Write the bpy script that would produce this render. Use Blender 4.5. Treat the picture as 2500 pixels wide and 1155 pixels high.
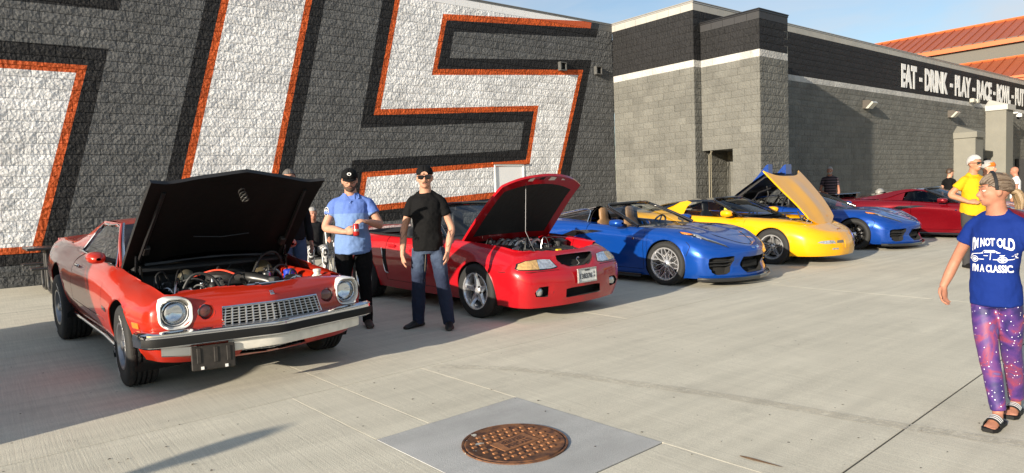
import bpy, bmesh, math, random
import numpy as np
from mathutils import Vector, Matrix
from mathutils.bvhtree import BVHTree
from mathutils.geometry import delaunay_2d_cdt
R = math.radians
SC = bpy.context.scene
COL = SC.collection
for o in list(bpy.data.objects): bpy.data.objects.remove(o)
random.seed(7); RNG = np.random.RandomState(11)
# ---------------------------------------------------------------- camera
CAM = Vector((0, 0, 1.39)); FPX = 1660.05
yaw, pitch, roll = R(51.4736), R(-3.60946), R(-2.08745)
fw = Vector((math.cos(yaw)*math.cos(pitch), math.sin(yaw)*math.cos(pitch), math.sin(pitch)))
r0 = Vector((math.sin(yaw), -math.cos(yaw), 0)); u0 = r0.cross(fw)
CR = r0*math.cos(roll)+u0*math.sin(roll); CU = CR.cross(fw)
cd = bpy.data.cameras.new('camera'); cam = bpy.data.objects.new('camera', cd); COL.objects.link(cam)
cd.sensor_width = 36; cd.sensor_fit = 'HORIZONTAL'; cd.lens = FPX/2500*36; cd.clip_end = 3000; cd.clip_start = .05
cam.matrix_world = Matrix(((CR.x, CU.x, -fw.x, CAM.x), (CR.y, CU.y, -fw.y, CAM.y), (CR.z, CU.z, -fw.z, CAM.z), (0, 0, 0, 1)))
SC.camera = cam
def ray(px, py): return fw+CR*((px-1250)/FPX)-CU*((py-577.5)/FPX)
def ony(px, py, Y): d = ray(px, py); return CAM+d*(Y/d.y)
def onx(px, py, X): d = ray(px, py); return CAM+d*(X/d.x)
def proj(p):
    v = Vector(p)-CAM; k = v.dot(fw); return (1250+FPX*v.dot(CR)/k, 577.5-FPX*v.dot(CU)/k, k)
DW, SL = 15.42, .008
def gz(y): return -SL*(DW-y)
def ong(px, py):
    d = ray(px, py); t = (-SL*DW-CAM.z)/(d.z-SL*d.y); return CAM+d*t
# ---------------------------------------------------------------- world, sun, exposure
SUN = Vector((10.1, 1.96, -2.56)).normalized()
W = bpy.data.worlds.new('World'); SC.world = W; W.use_nodes = True
nt = W.node_tree; nt.nodes.clear()
def N(t, ty, **k):
    n = t.nodes.new(ty)
    for a, b in k.items(): setattr(n, a, b)
    return n
sky = N(nt, 'ShaderNodeTexSky', sky_type='NISHITA', sun_disc=False, sun_elevation=math.asin(-SUN.z), sun_rotation=math.atan2(-SUN.x, -SUN.y), altitude=200, air_density=1.0, dust_density=.9, ozone_density=1.6)
bg = N(nt, 'ShaderNodeBackground'); out = N(nt, 'ShaderNodeOutputWorld')
tc = N(nt, 'ShaderNodeTexCoord'); mp = N(nt, 'ShaderNodeMapping'); mp.inputs['Scale'].default_value = (1.0, 1.7, 5.5); mp.inputs['Rotation'].default_value = (0, 0, .5)
nz = N(nt, 'ShaderNodeTexNoise'); nz.inputs['Scale'].default_value = 1.7; nz.inputs['Detail'].default_value = 7; nz.inputs['Roughness'].default_value = .55; nz.inputs['Distortion'].default_value = .6
cr = N(nt, 'ShaderNodeValToRGB'); cr.color_ramp.elements[0].position = .38; cr.color_ramp.elements[1].position = .68; cr.color_ramp.elements[1].color = (.8, .8, .8, 1)
mx = N(nt, 'ShaderNodeMix', data_type='RGBA'); mx.inputs[7].default_value = (2.75, 2.95, 3.2, 1)
L = nt.links.new
L(tc.outputs['Generated'], mp.inputs[0]); L(mp.outputs[0], nz.inputs[0]); L(nz.outputs[0], cr.inputs[0]); L(cr.outputs[0], mx.inputs[0]); hs = N(nt, 'ShaderNodeHueSaturation'); hs.inputs['Saturation'].default_value = 1.10; hs.inputs['Value'].default_value = .66; L(sky.outputs[0], hs.inputs['Color']); L(hs.outputs[0], mx.inputs[6]); L(mx.outputs[2], bg.inputs[0]); L(bg.outputs[0], out.inputs[0])
bg.inputs[1].default_value = .13
sl = bpy.data.lights.new('sun', 'SUN'); so = bpy.data.objects.new('sun', sl); COL.objects.link(so)
sl.energy = 5.0; sl.angle = R(.53); sl.color = (1, .89, .73); so.rotation_euler = SUN.to_track_quat('-Z', 'Y').to_euler(); so.location = (-20, -4, 15)
VS = SC.view_settings; VS.view_transform = 'Standard'; VS.look = 'None'; VS.gamma = 1; VS.exposure = .96; VS.use_curve_mapping = False
SC.cycles.max_bounces = 8; SC.cycles.transparent_max_bounces = 16; SC.cycles.use_denoising = True; SC.cycles.sample_clamp_indirect = 6; SC.cycles.caustics_reflective = False; SC.cycles.caustics_refractive = False; SC.cycles.blur_glossy = .6
# ---------------------------------------------------------------- helpers
def tag(o, label=None, cat=None, group=None, kind=None):
    for k, v in (('label', label), ('category', cat), ('group', group), ('kind', kind)):
        if v: o[k] = v
    return o
def empty(name, loc=(0, 0, 0), rz=0, parent=None, rot=None):
    o = bpy.data.objects.new(name, None); COL.objects.link(o); o.location = loc; o.rotation_euler = rot or (0, 0, rz); o.parent = parent; o.empty_display_size = .1; return o
MATS = {}
def P(name, col, rough=.5, metal=0, coat=0, bump=0, bscale=60, var=0, vscale=8, spec=.5, coatr=.03, emit=0, detail=4, bdist=.01, sheen=0):
    if name in MATS: return MATS[name]
    m = bpy.data.materials.new(name); MATS[name] = m; m.use_nodes = True; t = m.node_tree; b = t.nodes['Principled BSDF']
    b.inputs['Base Color'].default_value = (*col, 1); b.inputs['Roughness'].default_value = rough; b.inputs['Metallic'].default_value = metal
    b.inputs['Coat Weight'].default_value = coat; b.inputs['Coat Roughness'].default_value = coatr; b.inputs['Specular IOR Level'].default_value = spec
    if sheen: b.inputs['Sheen Weight'].default_value = sheen
    m.diffuse_color = (*col, 1)
    g = N(t, 'ShaderNodeTexCoord')
    if var:
        n = N(t, 'ShaderNodeTexNoise'); n.inputs['Scale'].default_value = vscale; n.inputs['Detail'].default_value = detail
        t.links.new(g.outputs['Object'], n.inputs[0]); mm = N(t, 'ShaderNodeMapRange'); mm.inputs[1].default_value = .3; mm.inputs[2].default_value = .7; mm.inputs[3].default_value = 1-var; mm.inputs[4].default_value = 1+var
        h = N(t, 'ShaderNodeHueSaturation'); h.inputs['Color'].default_value = (*col, 1); t.links.new(n.outputs[0], mm.inputs[0]); t.links.new(mm.outputs[0], h.inputs['Value']); t.links.new(h.outputs[0], b.inputs['Base Color'])
    if bump:
        n = N(t, 'ShaderNodeTexNoise'); n.inputs['Scale'].default_value = bscale; n.inputs['Detail'].default_value = detail
        t.links.new(g.outputs['Object'], n.inputs[0]); bp = N(t, 'ShaderNodeBump'); bp.inputs['Strength'].default_value = bump; bp.inputs['Distance'].default_value = bdist
        t.links.new(n.outputs[0], bp.inputs['Height']); t.links.new(bp.outputs[0], b.inputs['Normal'])
    if emit: b.inputs['Emission Strength'].default_value = emit
    return m
def glassm(name, tint, ior=1.5, mixmin=.04):
    if name in MATS: return MATS[name]
    m = bpy.data.materials.new(name); MATS[name] = m; m.use_nodes = True; t = m.node_tree; t.nodes.clear()
    o = N(t, 'ShaderNodeOutputMaterial'); mxs = N(t, 'ShaderNodeMixShader'); tr = N(t, 'ShaderNodeBsdfTransparent'); gl = N(t, 'ShaderNodeBsdfGlossy'); fr = N(t, 'ShaderNodeFresnel')
    fr.inputs[0].default_value = ior; tr.inputs[0].default_value = (*tint, 1); gl.inputs['Roughness'].default_value = .01
    t.links.new(fr.outputs[0], mxs.inputs[0]); t.links.new(tr.outputs[0], mxs.inputs[1]); t.links.new(gl.outputs[0], mxs.inputs[2]); t.links.new(mxs.outputs[0], o.inputs[0]); return m
def mk(name, V, F, mat=None, parent=None, smooth=True, angle=35, fm=None, loc=None, rot=None, weld=0, kind=None):
    me = bpy.data.meshes.new(name); me.from_pydata([tuple(map(float, v)) for v in V], [], [tuple(map(int, f)) for f in F])
    if weld or True:
        b = bmesh.new(); b.from_mesh(me)
        if weld: bmesh.ops.remove_doubles(b, verts=b.verts, dist=weld); bmesh.ops.dissolve_degenerate(b, edges=b.edges, dist=1e-5)
        if weld >= 0: bmesh.ops.recalc_face_normals(b, faces=b.faces)
        b.to_mesh(me); b.free()
    ms = mat if isinstance(mat, (list, tuple)) else [mat]
    for m in ms: me.materials.append(m)
    if fm is not None and len(fm) == len(me.polygons): me.polygons.foreach_set('material_index', list(fm))
    if smooth:
        me.polygons.foreach_set('use_smooth', [True]*len(me.polygons)); me.set_sharp_from_angle(angle=R(angle))
    me.update(); o = bpy.data.objects.new(name, me); COL.objects.link(o); o.parent = parent
    if loc is not None: o.location = loc
    if rot is not None: o.rotation_euler = rot
    if kind: o['kind'] = kind
    return o
def dup(o, parent, loc=None, rot=None, name=None):
    c = o.copy(); COL.objects.link(c); c.parent = parent
    if loc is not None: c.location = loc
    if rot is not None: c.rotation_euler = rot
    return c
class B:
    """collects shapes into one mesh"""
    def __init__(s): s.V = []; s.F = []; s.M = []
    def add(s, V, F, m=0):
        n = len(s.V); s.V += [tuple(v) for v in V]; s.F += [tuple(i+n for i in f) for f in F]; s.M += [m]*len(F); return s
    def box(s, c, d, rz=0, bev=0, m=0, rot=None):
        x, y, z = [q/2 for q in d]; 
        if bev:
            b = min(bev, x*.9, y*.9, z*.9); V = []; idx = {}
            for sx in (-1, 1):
                for sy in (-1, 1):
                    for sz in (-1, 1):
                        for a in range(3):
                            v = [sx*(x-(b if a != 0 else 0)), sy*(y-(b if a != 1 else 0)), sz*(z-(b if a != 2 else 0))]; idx[(sx, sy, sz, a)] = len(V); V.append(v)
            F = []
            for sg in (-1, 1):
                F.append([idx[(sg, p, q, 0)] for p, q in ((-1, -1), (1, -1), (1, 1), (-1, 1))]); F.append([idx[(p, sg, q, 1)] for p, q in ((-1, -1), (1, -1), (1, 1), (-1, 1))]); F.append([idx[(p, q, sg, 2)] for p, q in ((-1, -1), (1, -1), (1, 1), (-1, 1))])
                for s2 in (-1, 1):
                    F.append([idx[(sg, s2, -1, 0)], idx[(sg, s2, 1, 0)], idx[(sg, s2, 1, 1)], idx[(sg, s2, -1, 1)]]); F.append([idx[(sg, -1, s2, 0)], idx[(sg, 1, s2, 0)], idx[(sg, 1, s2, 2)], idx[(sg, -1, s2, 2)]]); F.append([idx[(-1, sg, s2, 1)], idx[(1, sg, s2, 1)], idx[(1, sg, s2, 2)], idx[(-1, sg, s2, 2)]])
            for sx in (-1, 1):
                for sy in (-1, 1):
                    for sz in (-1, 1): F.append([idx[(sx, sy, sz, a)] for a in range(3)])
        else:
            V = [(-x, -y, -z), (x, -y, -z), (x, y, -z), (-x, y, -z), (-x, -y, z), (x, -y, z), (x, y, z), (-x, y, z)]; F = [(0, 3, 2, 1), (4, 5, 6, 7), (0, 1, 5, 4), (1, 2, 6, 5), (2, 3, 7, 6), (3, 0, 4, 7)]
        Mx = (Matrix.Rotation(rz, 3, 'Z') if rot is None else rot)
        return s.add([Mx @ Vector(v)+Vector(c) for v in V], F, m)
    def tube(s, pts, r, n=8, m=0, cap=True, flat=None):
        V, F = tubev(pts, r, n, cap, flat); return s.add(V, F, m)
    def lathe(s, prof, c=(0, 0, 0), ax='Z', n=24, m=0, cap=True):
        V, F = lathev(prof, n, cap); Mx = {'Z': Matrix.Identity(3), 'Y': Matrix.Rotation(-math.pi/2, 3, 'X'), 'X': Matrix.Rotation(math.pi/2, 3, 'Y')}[ax] if isinstance(ax, str) else ax
        return s.add([Mx @ Vector(v)+Vector(c) for v in V], F, m)
    def ell(s, c, rr, n=16, k=10, m=0, rot=None):
        V = []; F = []
        for i in range(k+1):
            a = math.pi*i/k
            for j in range(n): b = 2*math.pi*j/n; V.append(Vector((rr[0]*math.sin(a)*math.cos(b), rr[1]*math.sin(a)*math.sin(b), rr[2]*math.cos(a))))
        for i in range(k):
            for j in range(n): F.append((i*n+j, i*n+(j+1) % n, (i+1)*n+(j+1) % n, (i+1)*n+j))
        return s.add([(rot @ v if rot is not None else v)+Vector(c) for v in V], F, m)
    def prism(s, poly, axis, a, b, m=0):
        """poly: 2D points; extruded along axis index from a to b (other axes in cyclic-sorted order)"""
        o = [i for i in range(3) if i != axis]; V = []
        for t in (a, b):
            for p in poly:
                v = [0, 0, 0]; v[axis] = t; v[o[0]] = p[0]; v[o[1]] = p[1]; V.append(v)
        n = len(poly); return s.add(V, [tuple(range(n))[::-1], tuple(range(n, 2*n))]+[(i, (i+1) % n, n+(i+1) % n, n+i) for i in range(n)], m)
    def grid(s, G, m=0, closeu=False):
        U = len(G); Vn = len(G[0]); return s.add([p for row in G for p in row], [(i*Vn+j, i*Vn+j+1, ((i+1) % U)*Vn+j+1, ((i+1) % U)*Vn+j) for i in range(U if closeu else U-1) for j in range(Vn-1)], m)
    def build(s, name, mat, parent=None, smooth=True, angle=35, weld=0, **k):
        return mk(name, s.V, s.F, mat, parent, smooth, angle, fm=None if weld else s.M, weld=weld, **k)
def frames(pts):
    pts = [Vector(p) for p in pts]; n = len(pts); T = []
    for i in range(n):
        a = pts[max(i-1, 0)]; b = pts[min(i+1, n-1)]; d = (b-a); T.append(d.normalized() if d.length > 1e-9 else Vector((0, 0, 1)))
    up = Vector((0, 0, 1)) if abs(T[0].z) < .9 else Vector((1, 0, 0))
    out = []; u = (up-T[0]*up.dot(T[0])).normalized()
    for i in range(n):
        u = (u-T[i]*u.dot(T[i])); u = u.normalized() if u.length > 1e-6 else T[i].orthogonal().normalized(); out.append((pts[i], T[i], u, T[i].cross(u)))
    return out
def tubev(pts, r, n=8, cap=True, flat=None):
    fr = frames(pts); V = []; F = []; k = len(fr); rr = r if isinstance(r, (list, tuple)) else [r]*k
    for i, (p, t, u, w) in enumerate(fr):
        q = rr[i]; a, b = q if isinstance(q, (list, tuple)) else (q, q*(flat or 1))
        for j in range(n): an = 2*math.pi*(j+.5)/n; V.append(p+u*(a*math.cos(an))+w*(b*math.sin(an)))
    for i in range(k-1):
        for j in range(n): F.append((i*n+j, i*n+(j+1) % n, (i+1)*n+(j+1) % n, (i+1)*n+j))
    if cap: F += [tuple(range(n))[::-1], tuple(range((k-1)*n, k*n))]
    return V, F
def lathev(prof, n=24, cap=True):
    V = []; F = []; k = len(prof)
    for r, z in prof:
        for j in range(n): a = 2*math.pi*j/n; V.append((r*math.cos(a), r*math.sin(a), z))
    for i in range(k-1):
        for j in range(n): F.append((i*n+j, i*n+(j+1) % n, (i+1)*n+(j+1) % n, (i+1)*n+j))
    if cap: F += [tuple(range(n))[::-1], tuple(range((k-1)*n, k*n))]
    return V, F
def pchip(x, y, xq):
    x = np.asarray(x, float); y = np.asarray(y, float); h = np.diff(x); d = np.diff(y, axis=0)/h[:, None] if y.ndim > 1 else np.diff(y)/h
    if y.ndim == 1: y = y[:, None]; d = d[:, None]; sq = True
    else: sq = False
    n = len(x); m = np.zeros_like(y)
    if n == 2: m[:] = d[0]
    else:
        for i in range(1, n-1):
            w1 = 2*h[i]+h[i-1]; w2 = h[i]+2*h[i-1]; ok = d[i-1]*d[i] > 0
            with np.errstate(all='ignore'): v = (w1+w2)/(w1/d[i-1]+w2/d[i])
            m[i] = np.where(ok, v, 0)
        m[0] = d[0]; m[-1] = d[-1]
    xq = np.atleast_1d(xq).astype(float); i = np.clip(np.searchsorted(x, xq, side='right')-1, 0, n-2); t = ((xq-x[i])/h[i])[:, None]; hh = h[i][:, None]
    r = (2*t**3-3*t**2+1)*y[i]+(t**3-2*t**2+t)*hh*m[i]+(-2*t**3+3*t**2)*y[i+1]+(t**3-t**2)*hh*m[i+1]
    return r[:, 0] if sq else r
def curve(pts, n):
    p = np.array(pts, float); t = np.concatenate([[0], np.cumsum(np.linalg.norm(np.diff(p, axis=0), axis=1))]); return [Vector(v) for v in pchip(t, p, np.linspace(0, t[-1], n))]
def crom(pts, n):
    """catmull-rom through points, n per interval"""
    p = [Vector(q) for q in pts]; p = [p[0]*2-p[1]]+p+[p[-1]*2-p[-2]]; o = []
    for i in range(1, len(p)-2):
        for j in range(n):
            t = j/n; o.append(.5*((2*p[i])+(p[i+1]-p[i-1])*t+(2*p[i-1]-5*p[i]+4*p[i+1]-p[i+2])*t*t+(3*p[i]-p[i-1]-3*p[i+1]+p[i+2])*t**3))
    o.append(p[-2]); return o
def textmesh(s, size=1, ext=.0, off=0, align='LEFT', sx=1, shear=0):
    c = bpy.data.curves.new('t', 'FONT'); c.body = s; c.size = size; c.extrude = ext; c.offset = off; c.align_x = align; c.resolution_u = 3; c.shear = shear
    o = bpy.data.objects.new('t', c); me = bpy.data.meshes.new_from_object(o); V = [(v.co.x*sx, v.co.y, v.co.z) for v in me.vertices]; F = [tuple(p.vertices) for p in me.polygons]
    bpy.data.objects.remove(o); bpy.data.meshes.remove(me); bpy.data.curves.remove(c); return V, F
def pip(x, y, poly):
    c = False; n = len(poly); j = n-1
    for i in range(n):
        xi, yi = poly[i]; xj, yj = poly[j]
        if (yi > y) != (yj > y) and x < (xj-xi)*(y-yi)/(yj-yi)+xi: c = not c
        j = i
    return c
# ---------------------------------------------------------------- the block building
CH, CW, MJ = .2032, .4064, .0115
def cmu(name, col, rough=.75):
    """painted split-face concrete block: colour with dirt variation, coarse broken relief"""
    m = bpy.data.materials.new(name); m.use_nodes = True; t = m.node_tree; b = t.nodes['Principled BSDF']; l = t.links.new
    g = N(t, 'ShaderNodeNewGeometry'); b.inputs['Roughness'].default_value = rough; b.inputs['Specular IOR Level'].default_value = .3
    n1 = N(t, 'ShaderNodeTexNoise'); n1.inputs['Scale'].default_value = 17; n1.inputs['Detail'].default_value = 9; n1.inputs['Roughness'].default_value = .6; n1.inputs['Distortion'].default_value = .35
    n2 = N(t, 'ShaderNodeTexNoise'); n2.inputs['Scale'].default_value = 1.3; n2.inputs['Detail'].default_value = 5
    vo = N(t, 'ShaderNodeTexVoronoi'); vo.inputs['Scale'].default_value = 17; vo.feature = 'F1'
    for q in (n1, n2, vo): l(g.outputs['Position'], q.inputs[0])
    ad = N(t, 'ShaderNodeMath', operation='MULTIPLY_ADD'); ad.inputs[1].default_value = .55; l(vo.outputs['Distance'], ad.inputs[0]); l(n1.outputs[0], ad.inputs[2])
    bp = N(t, 'ShaderNodeBump'); bp.inputs['Strength'].default_value = .85; bp.inputs['Distance'].default_value = .032; l(ad.outputs[0], bp.inputs['Height']); l(bp.outputs[0], b.inputs['Normal'])
    mm = N(t, 'ShaderNodeMapRange'); mm.inputs[1].default_value = .3; mm.inputs[2].default_value = .7; mm.inputs[3].default_value = .84; mm.inputs[4].default_value = 1.14; l(n2.outputs[0], mm.inputs[0])
    sn = N(t, 'ShaderNodeVectorMath', operation='SNAP'); sn.inputs[1].default_value = (CW, CW, CH); l(g.outputs['Position'], sn.inputs[0]); wn = N(t, 'ShaderNodeTexWhiteNoise'); l(sn.outputs[0], wn.inputs[0]); mw = N(t, 'ShaderNodeMapRange'); mw.inputs[3].default_value = .90; mw.inputs[4].default_value = 1.09; l(wn.outputs[0], mw.inputs[0]); mu_ = N(t, 'ShaderNodeMath', operation='MULTIPLY'); l(mm.outputs[0], mu_.inputs[0]); l(mw.outputs[0], mu_.inputs[1])
    h = N(t, 'ShaderNodeHueSaturation'); h.inputs['Color'].default_value = (*col, 1); l(mu_.outputs[0], h.inputs['Value']); l(h.outputs[0], b.inputs['Base Color']); m.diffuse_color = (*col, 1); return m
M_GD = cmu('block_dark_grey_paint', (.098, .10, .101)); M_BK = cmu('block_black_paint', (.012, .012, .013), .7); M_OR = cmu('block_orange_paint', (.50, .085, .015), .6)
M_WH = cmu('block_white_paint', (.70, .70, .70), .6); M_GR = cmu('block_grey_paint', (.132, .131, .118)); M_BASE = cmu('block_base_grey', (.075, .078, .08))
M_LT = P('smooth_light_block', (.34, .33, .30), .6, bump=.2, bscale=120, var=.08, vscale=1.5); M_CAP = P('coping_metal_light', (.34, .33, .31), .35, metal=.3); M_CAPB = P('coping_metal_black', (.02, .02, .022), .4, metal=.2)
M_SBK = P('smooth_black_block', (.022, .022, .024), .6, bump=.2, bscale=120)
MUR = [M_GD, M_BK, M_OR, M_WH, M_BASE]
def wz(px, py): v = ony(px, py, DW); return (v.x, v.z)
def z7(x, y): return wz(860+x/2.063, y/2.063)
def ext(p, q, z):
    """point on the line p-q at height z"""
    return (p[0]+(q[0]-p[0])*(z-p[1])/(q[1]-p[1]), z)
TOPZ = 33*CH
PB = wz(0, 606)[1]; OB = wz(0, 623)[1]; KB = wz(0, 667)[1]
mural = []
# left letter
a, b_ = wz(186, 178), wz(80, 598); mural.append((3, [(-4, wz(0, 177)[1]+.05), a, ext(a, b_, PB), (-4, PB)]))
a2, b2 = wz(213, 160), wz(103, 598); OL = (2, [(-4, wz(0, 157)[1]+.05), a2, ext(a2, b2, OB), (-4, OB)])
a3, b3 = wz(265.7, 119), wz(151.4, 597); KL = (1, [(-4, wz(0, 114)[1]+.05), a3, ext(a3, b3, KB), (-4, KB)])
KT = (1, [(-4, wz(0, 17)[1]), wz(290, 27), ext(wz(290, 27), wz(297, 0), TOPZ), (-4, TOPZ)])
# the slanted stroke
def stroke(l0, l1, r0_, r1, zb): return [ext(wz(*l0), wz(*l1), zb), ext(wz(*r0_), wz(*r1), zb), ext(wz(*r0_), wz(*r1), TOPZ), ext(wz(*l0), wz(*l1), TOPZ)]
KI = (1, stroke((502, 0), (407, 429), (794, 0), (714, 420), KB)); OI = (2, stroke((540, 0), (440, 451), (762, 0), (680, 420), OB)); WI = (3, stroke((559, 0), (460, 454), (746, 0), (663, 423), PB))
# the big S
T7 = lambda L_: [z7(*p) for p in L_]
def stop(p, q): return ext(z7(*p), z7(*q), TOPZ)
WS = (3, [stop((240, 0), (143, 550)), (z7(1195, 105)[0], TOPZ)]+T7([(1195, 108), (457, 70), (400, 378), (1138, 378), (1019, 934), (52, 1040), (75, 893), (893, 828), (938, 532), (143, 550)]))
OS = (2, [stop((215, 0), (108, 580)), (z7(1205, 105)[0], TOPZ)]+T7([(1200, 143), (475, 102), (428, 348), (1163, 352), (1028, 965), (21, 1073), (50, 868), (875, 805), (915, 560), (108, 580)]))
KS = (1, [stop((152, 0), (40, 645)), (z7(1245, 110)[0], TOPZ)]+T7([(1230, 190), (512, 160), (490, 293), (1205, 303), (1070, 1020), (-35, 1135), (0, 808), (845, 755), (865, 613), (40, 645)]))
mural = [KL, KT, KI, KS, OL, OI, OS, mural[0], WI, WS, (4, [(-4, -.1), (17, -.1), (17, .405), (-4, .405)])]
MEDG = [(p, q) for _, poly in mural for p, q in zip(poly, poly[1:]+poly[:1])]
def mclass(x, z):
    c = 0
    for i, poly in mural:
        if pip(x, z, poly): c = i
    return c
def segrect(p, q, x0, z0, x1, z1):
    dx, dz = q[0]-p[0], q[1]-p[1]; t0, t1 = 0, 1
    for a, b in ((-dx, p[0]-x0), (dx, x1-p[0]), (-dz, p[1]-z0), (dz, z1-p[1])):
        if abs(a) < 1e-12:
            if b < 0: return False
        else:
            t = b/a
            if a < 0: t0 = max(t0, t)
            else: t1 = min(t1, t)
    return t0 <= t1
def blockgeo(w, h, seed, rel=1.0):
    """local x right, z up, front towards -y; relief grows out of y=0"""
    rs = np.random.RandomState(seed); us = np.linspace(0, 1, 5); vs = np.linspace(0, 1, 3); V = []; F = []
    for j, v in enumerate(vs):
        for i, u in enumerate(us):
            e = i in (0, 4) or j in (0, 2); n = rs.uniform(0, .004) if e else rs.uniform(.004, .013)*rel
            V.append((u*w+(0 if i in (0, 4) else rs.uniform(-.02, .02)), -n*rel, v*h))
    F = [(j*5+i, j*5+i+1, (j+1)*5+i+1, (j+1)*5+i) for j in range(2) for i in range(4)]
    ring = [0, 1, 2, 3, 4, 9, 14, 13, 12, 11, 10, 5]; n0 = len(V)
    for k in ring: V.append((V[k][0], .03, V[k][2]))
    F += [(ring[(k+1) % 12], ring[k], n0+k, n0+(k+1) % 12) for k in range(12)]
    return V, F
bldg = empty('block_building', (8, DW, 0)); tag(bldg, 'grey split-face block building with large letter mural, black upper band and white stripe', 'building')
def wallframe(name, O, rz):
    """local x along the wall, -y outwards"""
    e = Matrix.Translation(Vector(O)) @ Matrix.Rotation(rz, 4, 'Z'); return e
BLK = []     # (matrix, verts, faces, facemats, mats, projected area, wall, key)
def wall(name, O, rz, width, z0, z1, colf, rel=1.0, holes=(), muralx=None, bonds=0):
    Mw = wallframe(name, O, rz); back = B(); mats = MUR if muralx is not None else None
    nz0, nz1 = int(round(z0/CH)), int(round(z1/CH))
    bmats = []
    for c in range(nz0, nz1):
        zz = c*CH; x = -(CW/2)*((c+bonds) % 2)
        while x < width-1e-3:
            xa, xb = max(x, 0), min(x+CW, width); x += CW
            if xb-xa < .05: continue
            if any(h[0]-.01 < (xa+xb)/2 < h[1]+.01 and h[2]-.01 < zz+CH/2 < h[3] for h in holes): continue
            for h in holes:
                if h[2]-.01 < zz+CH/2 < h[3]:
                    if xa < h[0] < xb: xb = h[0]
                    if xa < h[1] < xb: xa = h[1]
            if xb-xa < .03: continue
            BLK.append((Mw, xa, xb, zz, colf, rel, name, muralx))
    return Mw
wallobjs = {}
def backing(name, Mw, width, z0, z1, mats, colz, holes=(), muralx=None, nback=.008):
    """the mortar plane behind the blocks, painted like them"""
    b = bmesh.new(); b.faces.new([b.verts.new((x, nback, z)) for x, z in ((0, z0), (width, z0), (width, z1), (0, z1))])
    cut = [((h[k], 0, 0), (1, 0, 0)) for h in holes for k in (0, 1)]+[((0, 0, h[k]), (0, 0, 1)) for h in holes for k in (2, 3)]
    if muralx is None: cut += [((0, 0, z), (0, 0, 1)) for z in colz]
    else:
        for p, q in MEDG:
            d = Vector((q[0]-p[0], 0, q[1]-p[1]))
            if d.length > 1e-6: cut.append(((p[0]-muralx, 0, p[1]), (-d.z, 0, d.x)))
    for co, no in cut: bmesh.ops.bisect_plane(b, geom=b.verts[:]+b.edges[:]+b.faces[:], plane_co=co, plane_no=no, dist=1e-5)
    rm = []
    for f in b.faces:
        c = f.calc_center_median()
        if any(h[0] < c.x < h[1] and h[2] < c.z < h[3] for h in holes): rm.append(f)
        else: f.material_index = mclass(c.x+muralx, c.z) if muralx is not None else colfz(c.z, mats)
    bmesh.ops.delete(b, geom=rm, context='FACES')
    me = bpy.data.meshes.new(name); b.to_mesh(me); b.free()
    for m in mats: me.materials.append(m)
    o = bpy.data.objects.new(name, me); COL.objects.link(o); o.parent = bldg; o.matrix_parent_inverse = Matrix.Translation((-8, -DW, 0)); o.matrix_basis = Mw; return o
PM = [P('paint_smooth_'+n, c, .45) for n, c in (('grey', (.088, .09, .091)), ('black', (.012, .012, .013)), ('orange', (.50, .085, .015)), ('white', (.80, .80, .80)), ('base', (.075, .078, .08)))]
M_STR = cmu('block_stripe_paint', (.42, .415, .395), .6); JM = [M_GR, M_STR, M_BK]
def colfz(z, mats): return 0 if z < 24*CH else (1 if z < 25*CH else 2)
XJ, YJ, XT, YT, XT2 = 16.75, 12.27, 17.09, 10.37, 18.55
DOORX = wz(1206, 405)[0], wz(1279, 405)[0]; DOORZ = 11*CH
holesA = [(DOORX[0]+4, DOORX[1]+4, 0, DOORZ)]
cf = lambda z: colfz(z, JM)
for nm, O, rz, w, zt, mats, hol, mu in (
        ('wall', (-4, DW, 0), 0, XJ+4, TOPZ, MUR, holesA, -4), ('wall', (XJ, DW, 0), -math.pi/2, DW-YJ, 32*CH, JM, (), None), ('wall', (XJ, YJ, 0), 0, XT-XJ, 32*CH, JM, (), None),
        ('wall', (XT, YJ, 0), -math.pi/2, YJ-YT, 29*CH, JM, [(0, 1.02, 0, 12*CH)], None), ('wall', (XT, YT, 0), 0, XT2-XT, 29*CH, JM, (), None), ('wall', (XT, YJ, 0), 0, 50-XT, 32*CH, JM, (), None)):
    Mw = wall(nm, O, rz, w, 0, zt, cf, 1.0, hol, mu)
    wo = backing(nm, Mw, w, 0, zt, mats, (24*CH, 25*CH), hol, mu)
    for i in range(len(BLK)):
        if len(BLK[i]) == 8: BLK[i] = BLK[i]+(wo,)
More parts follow.
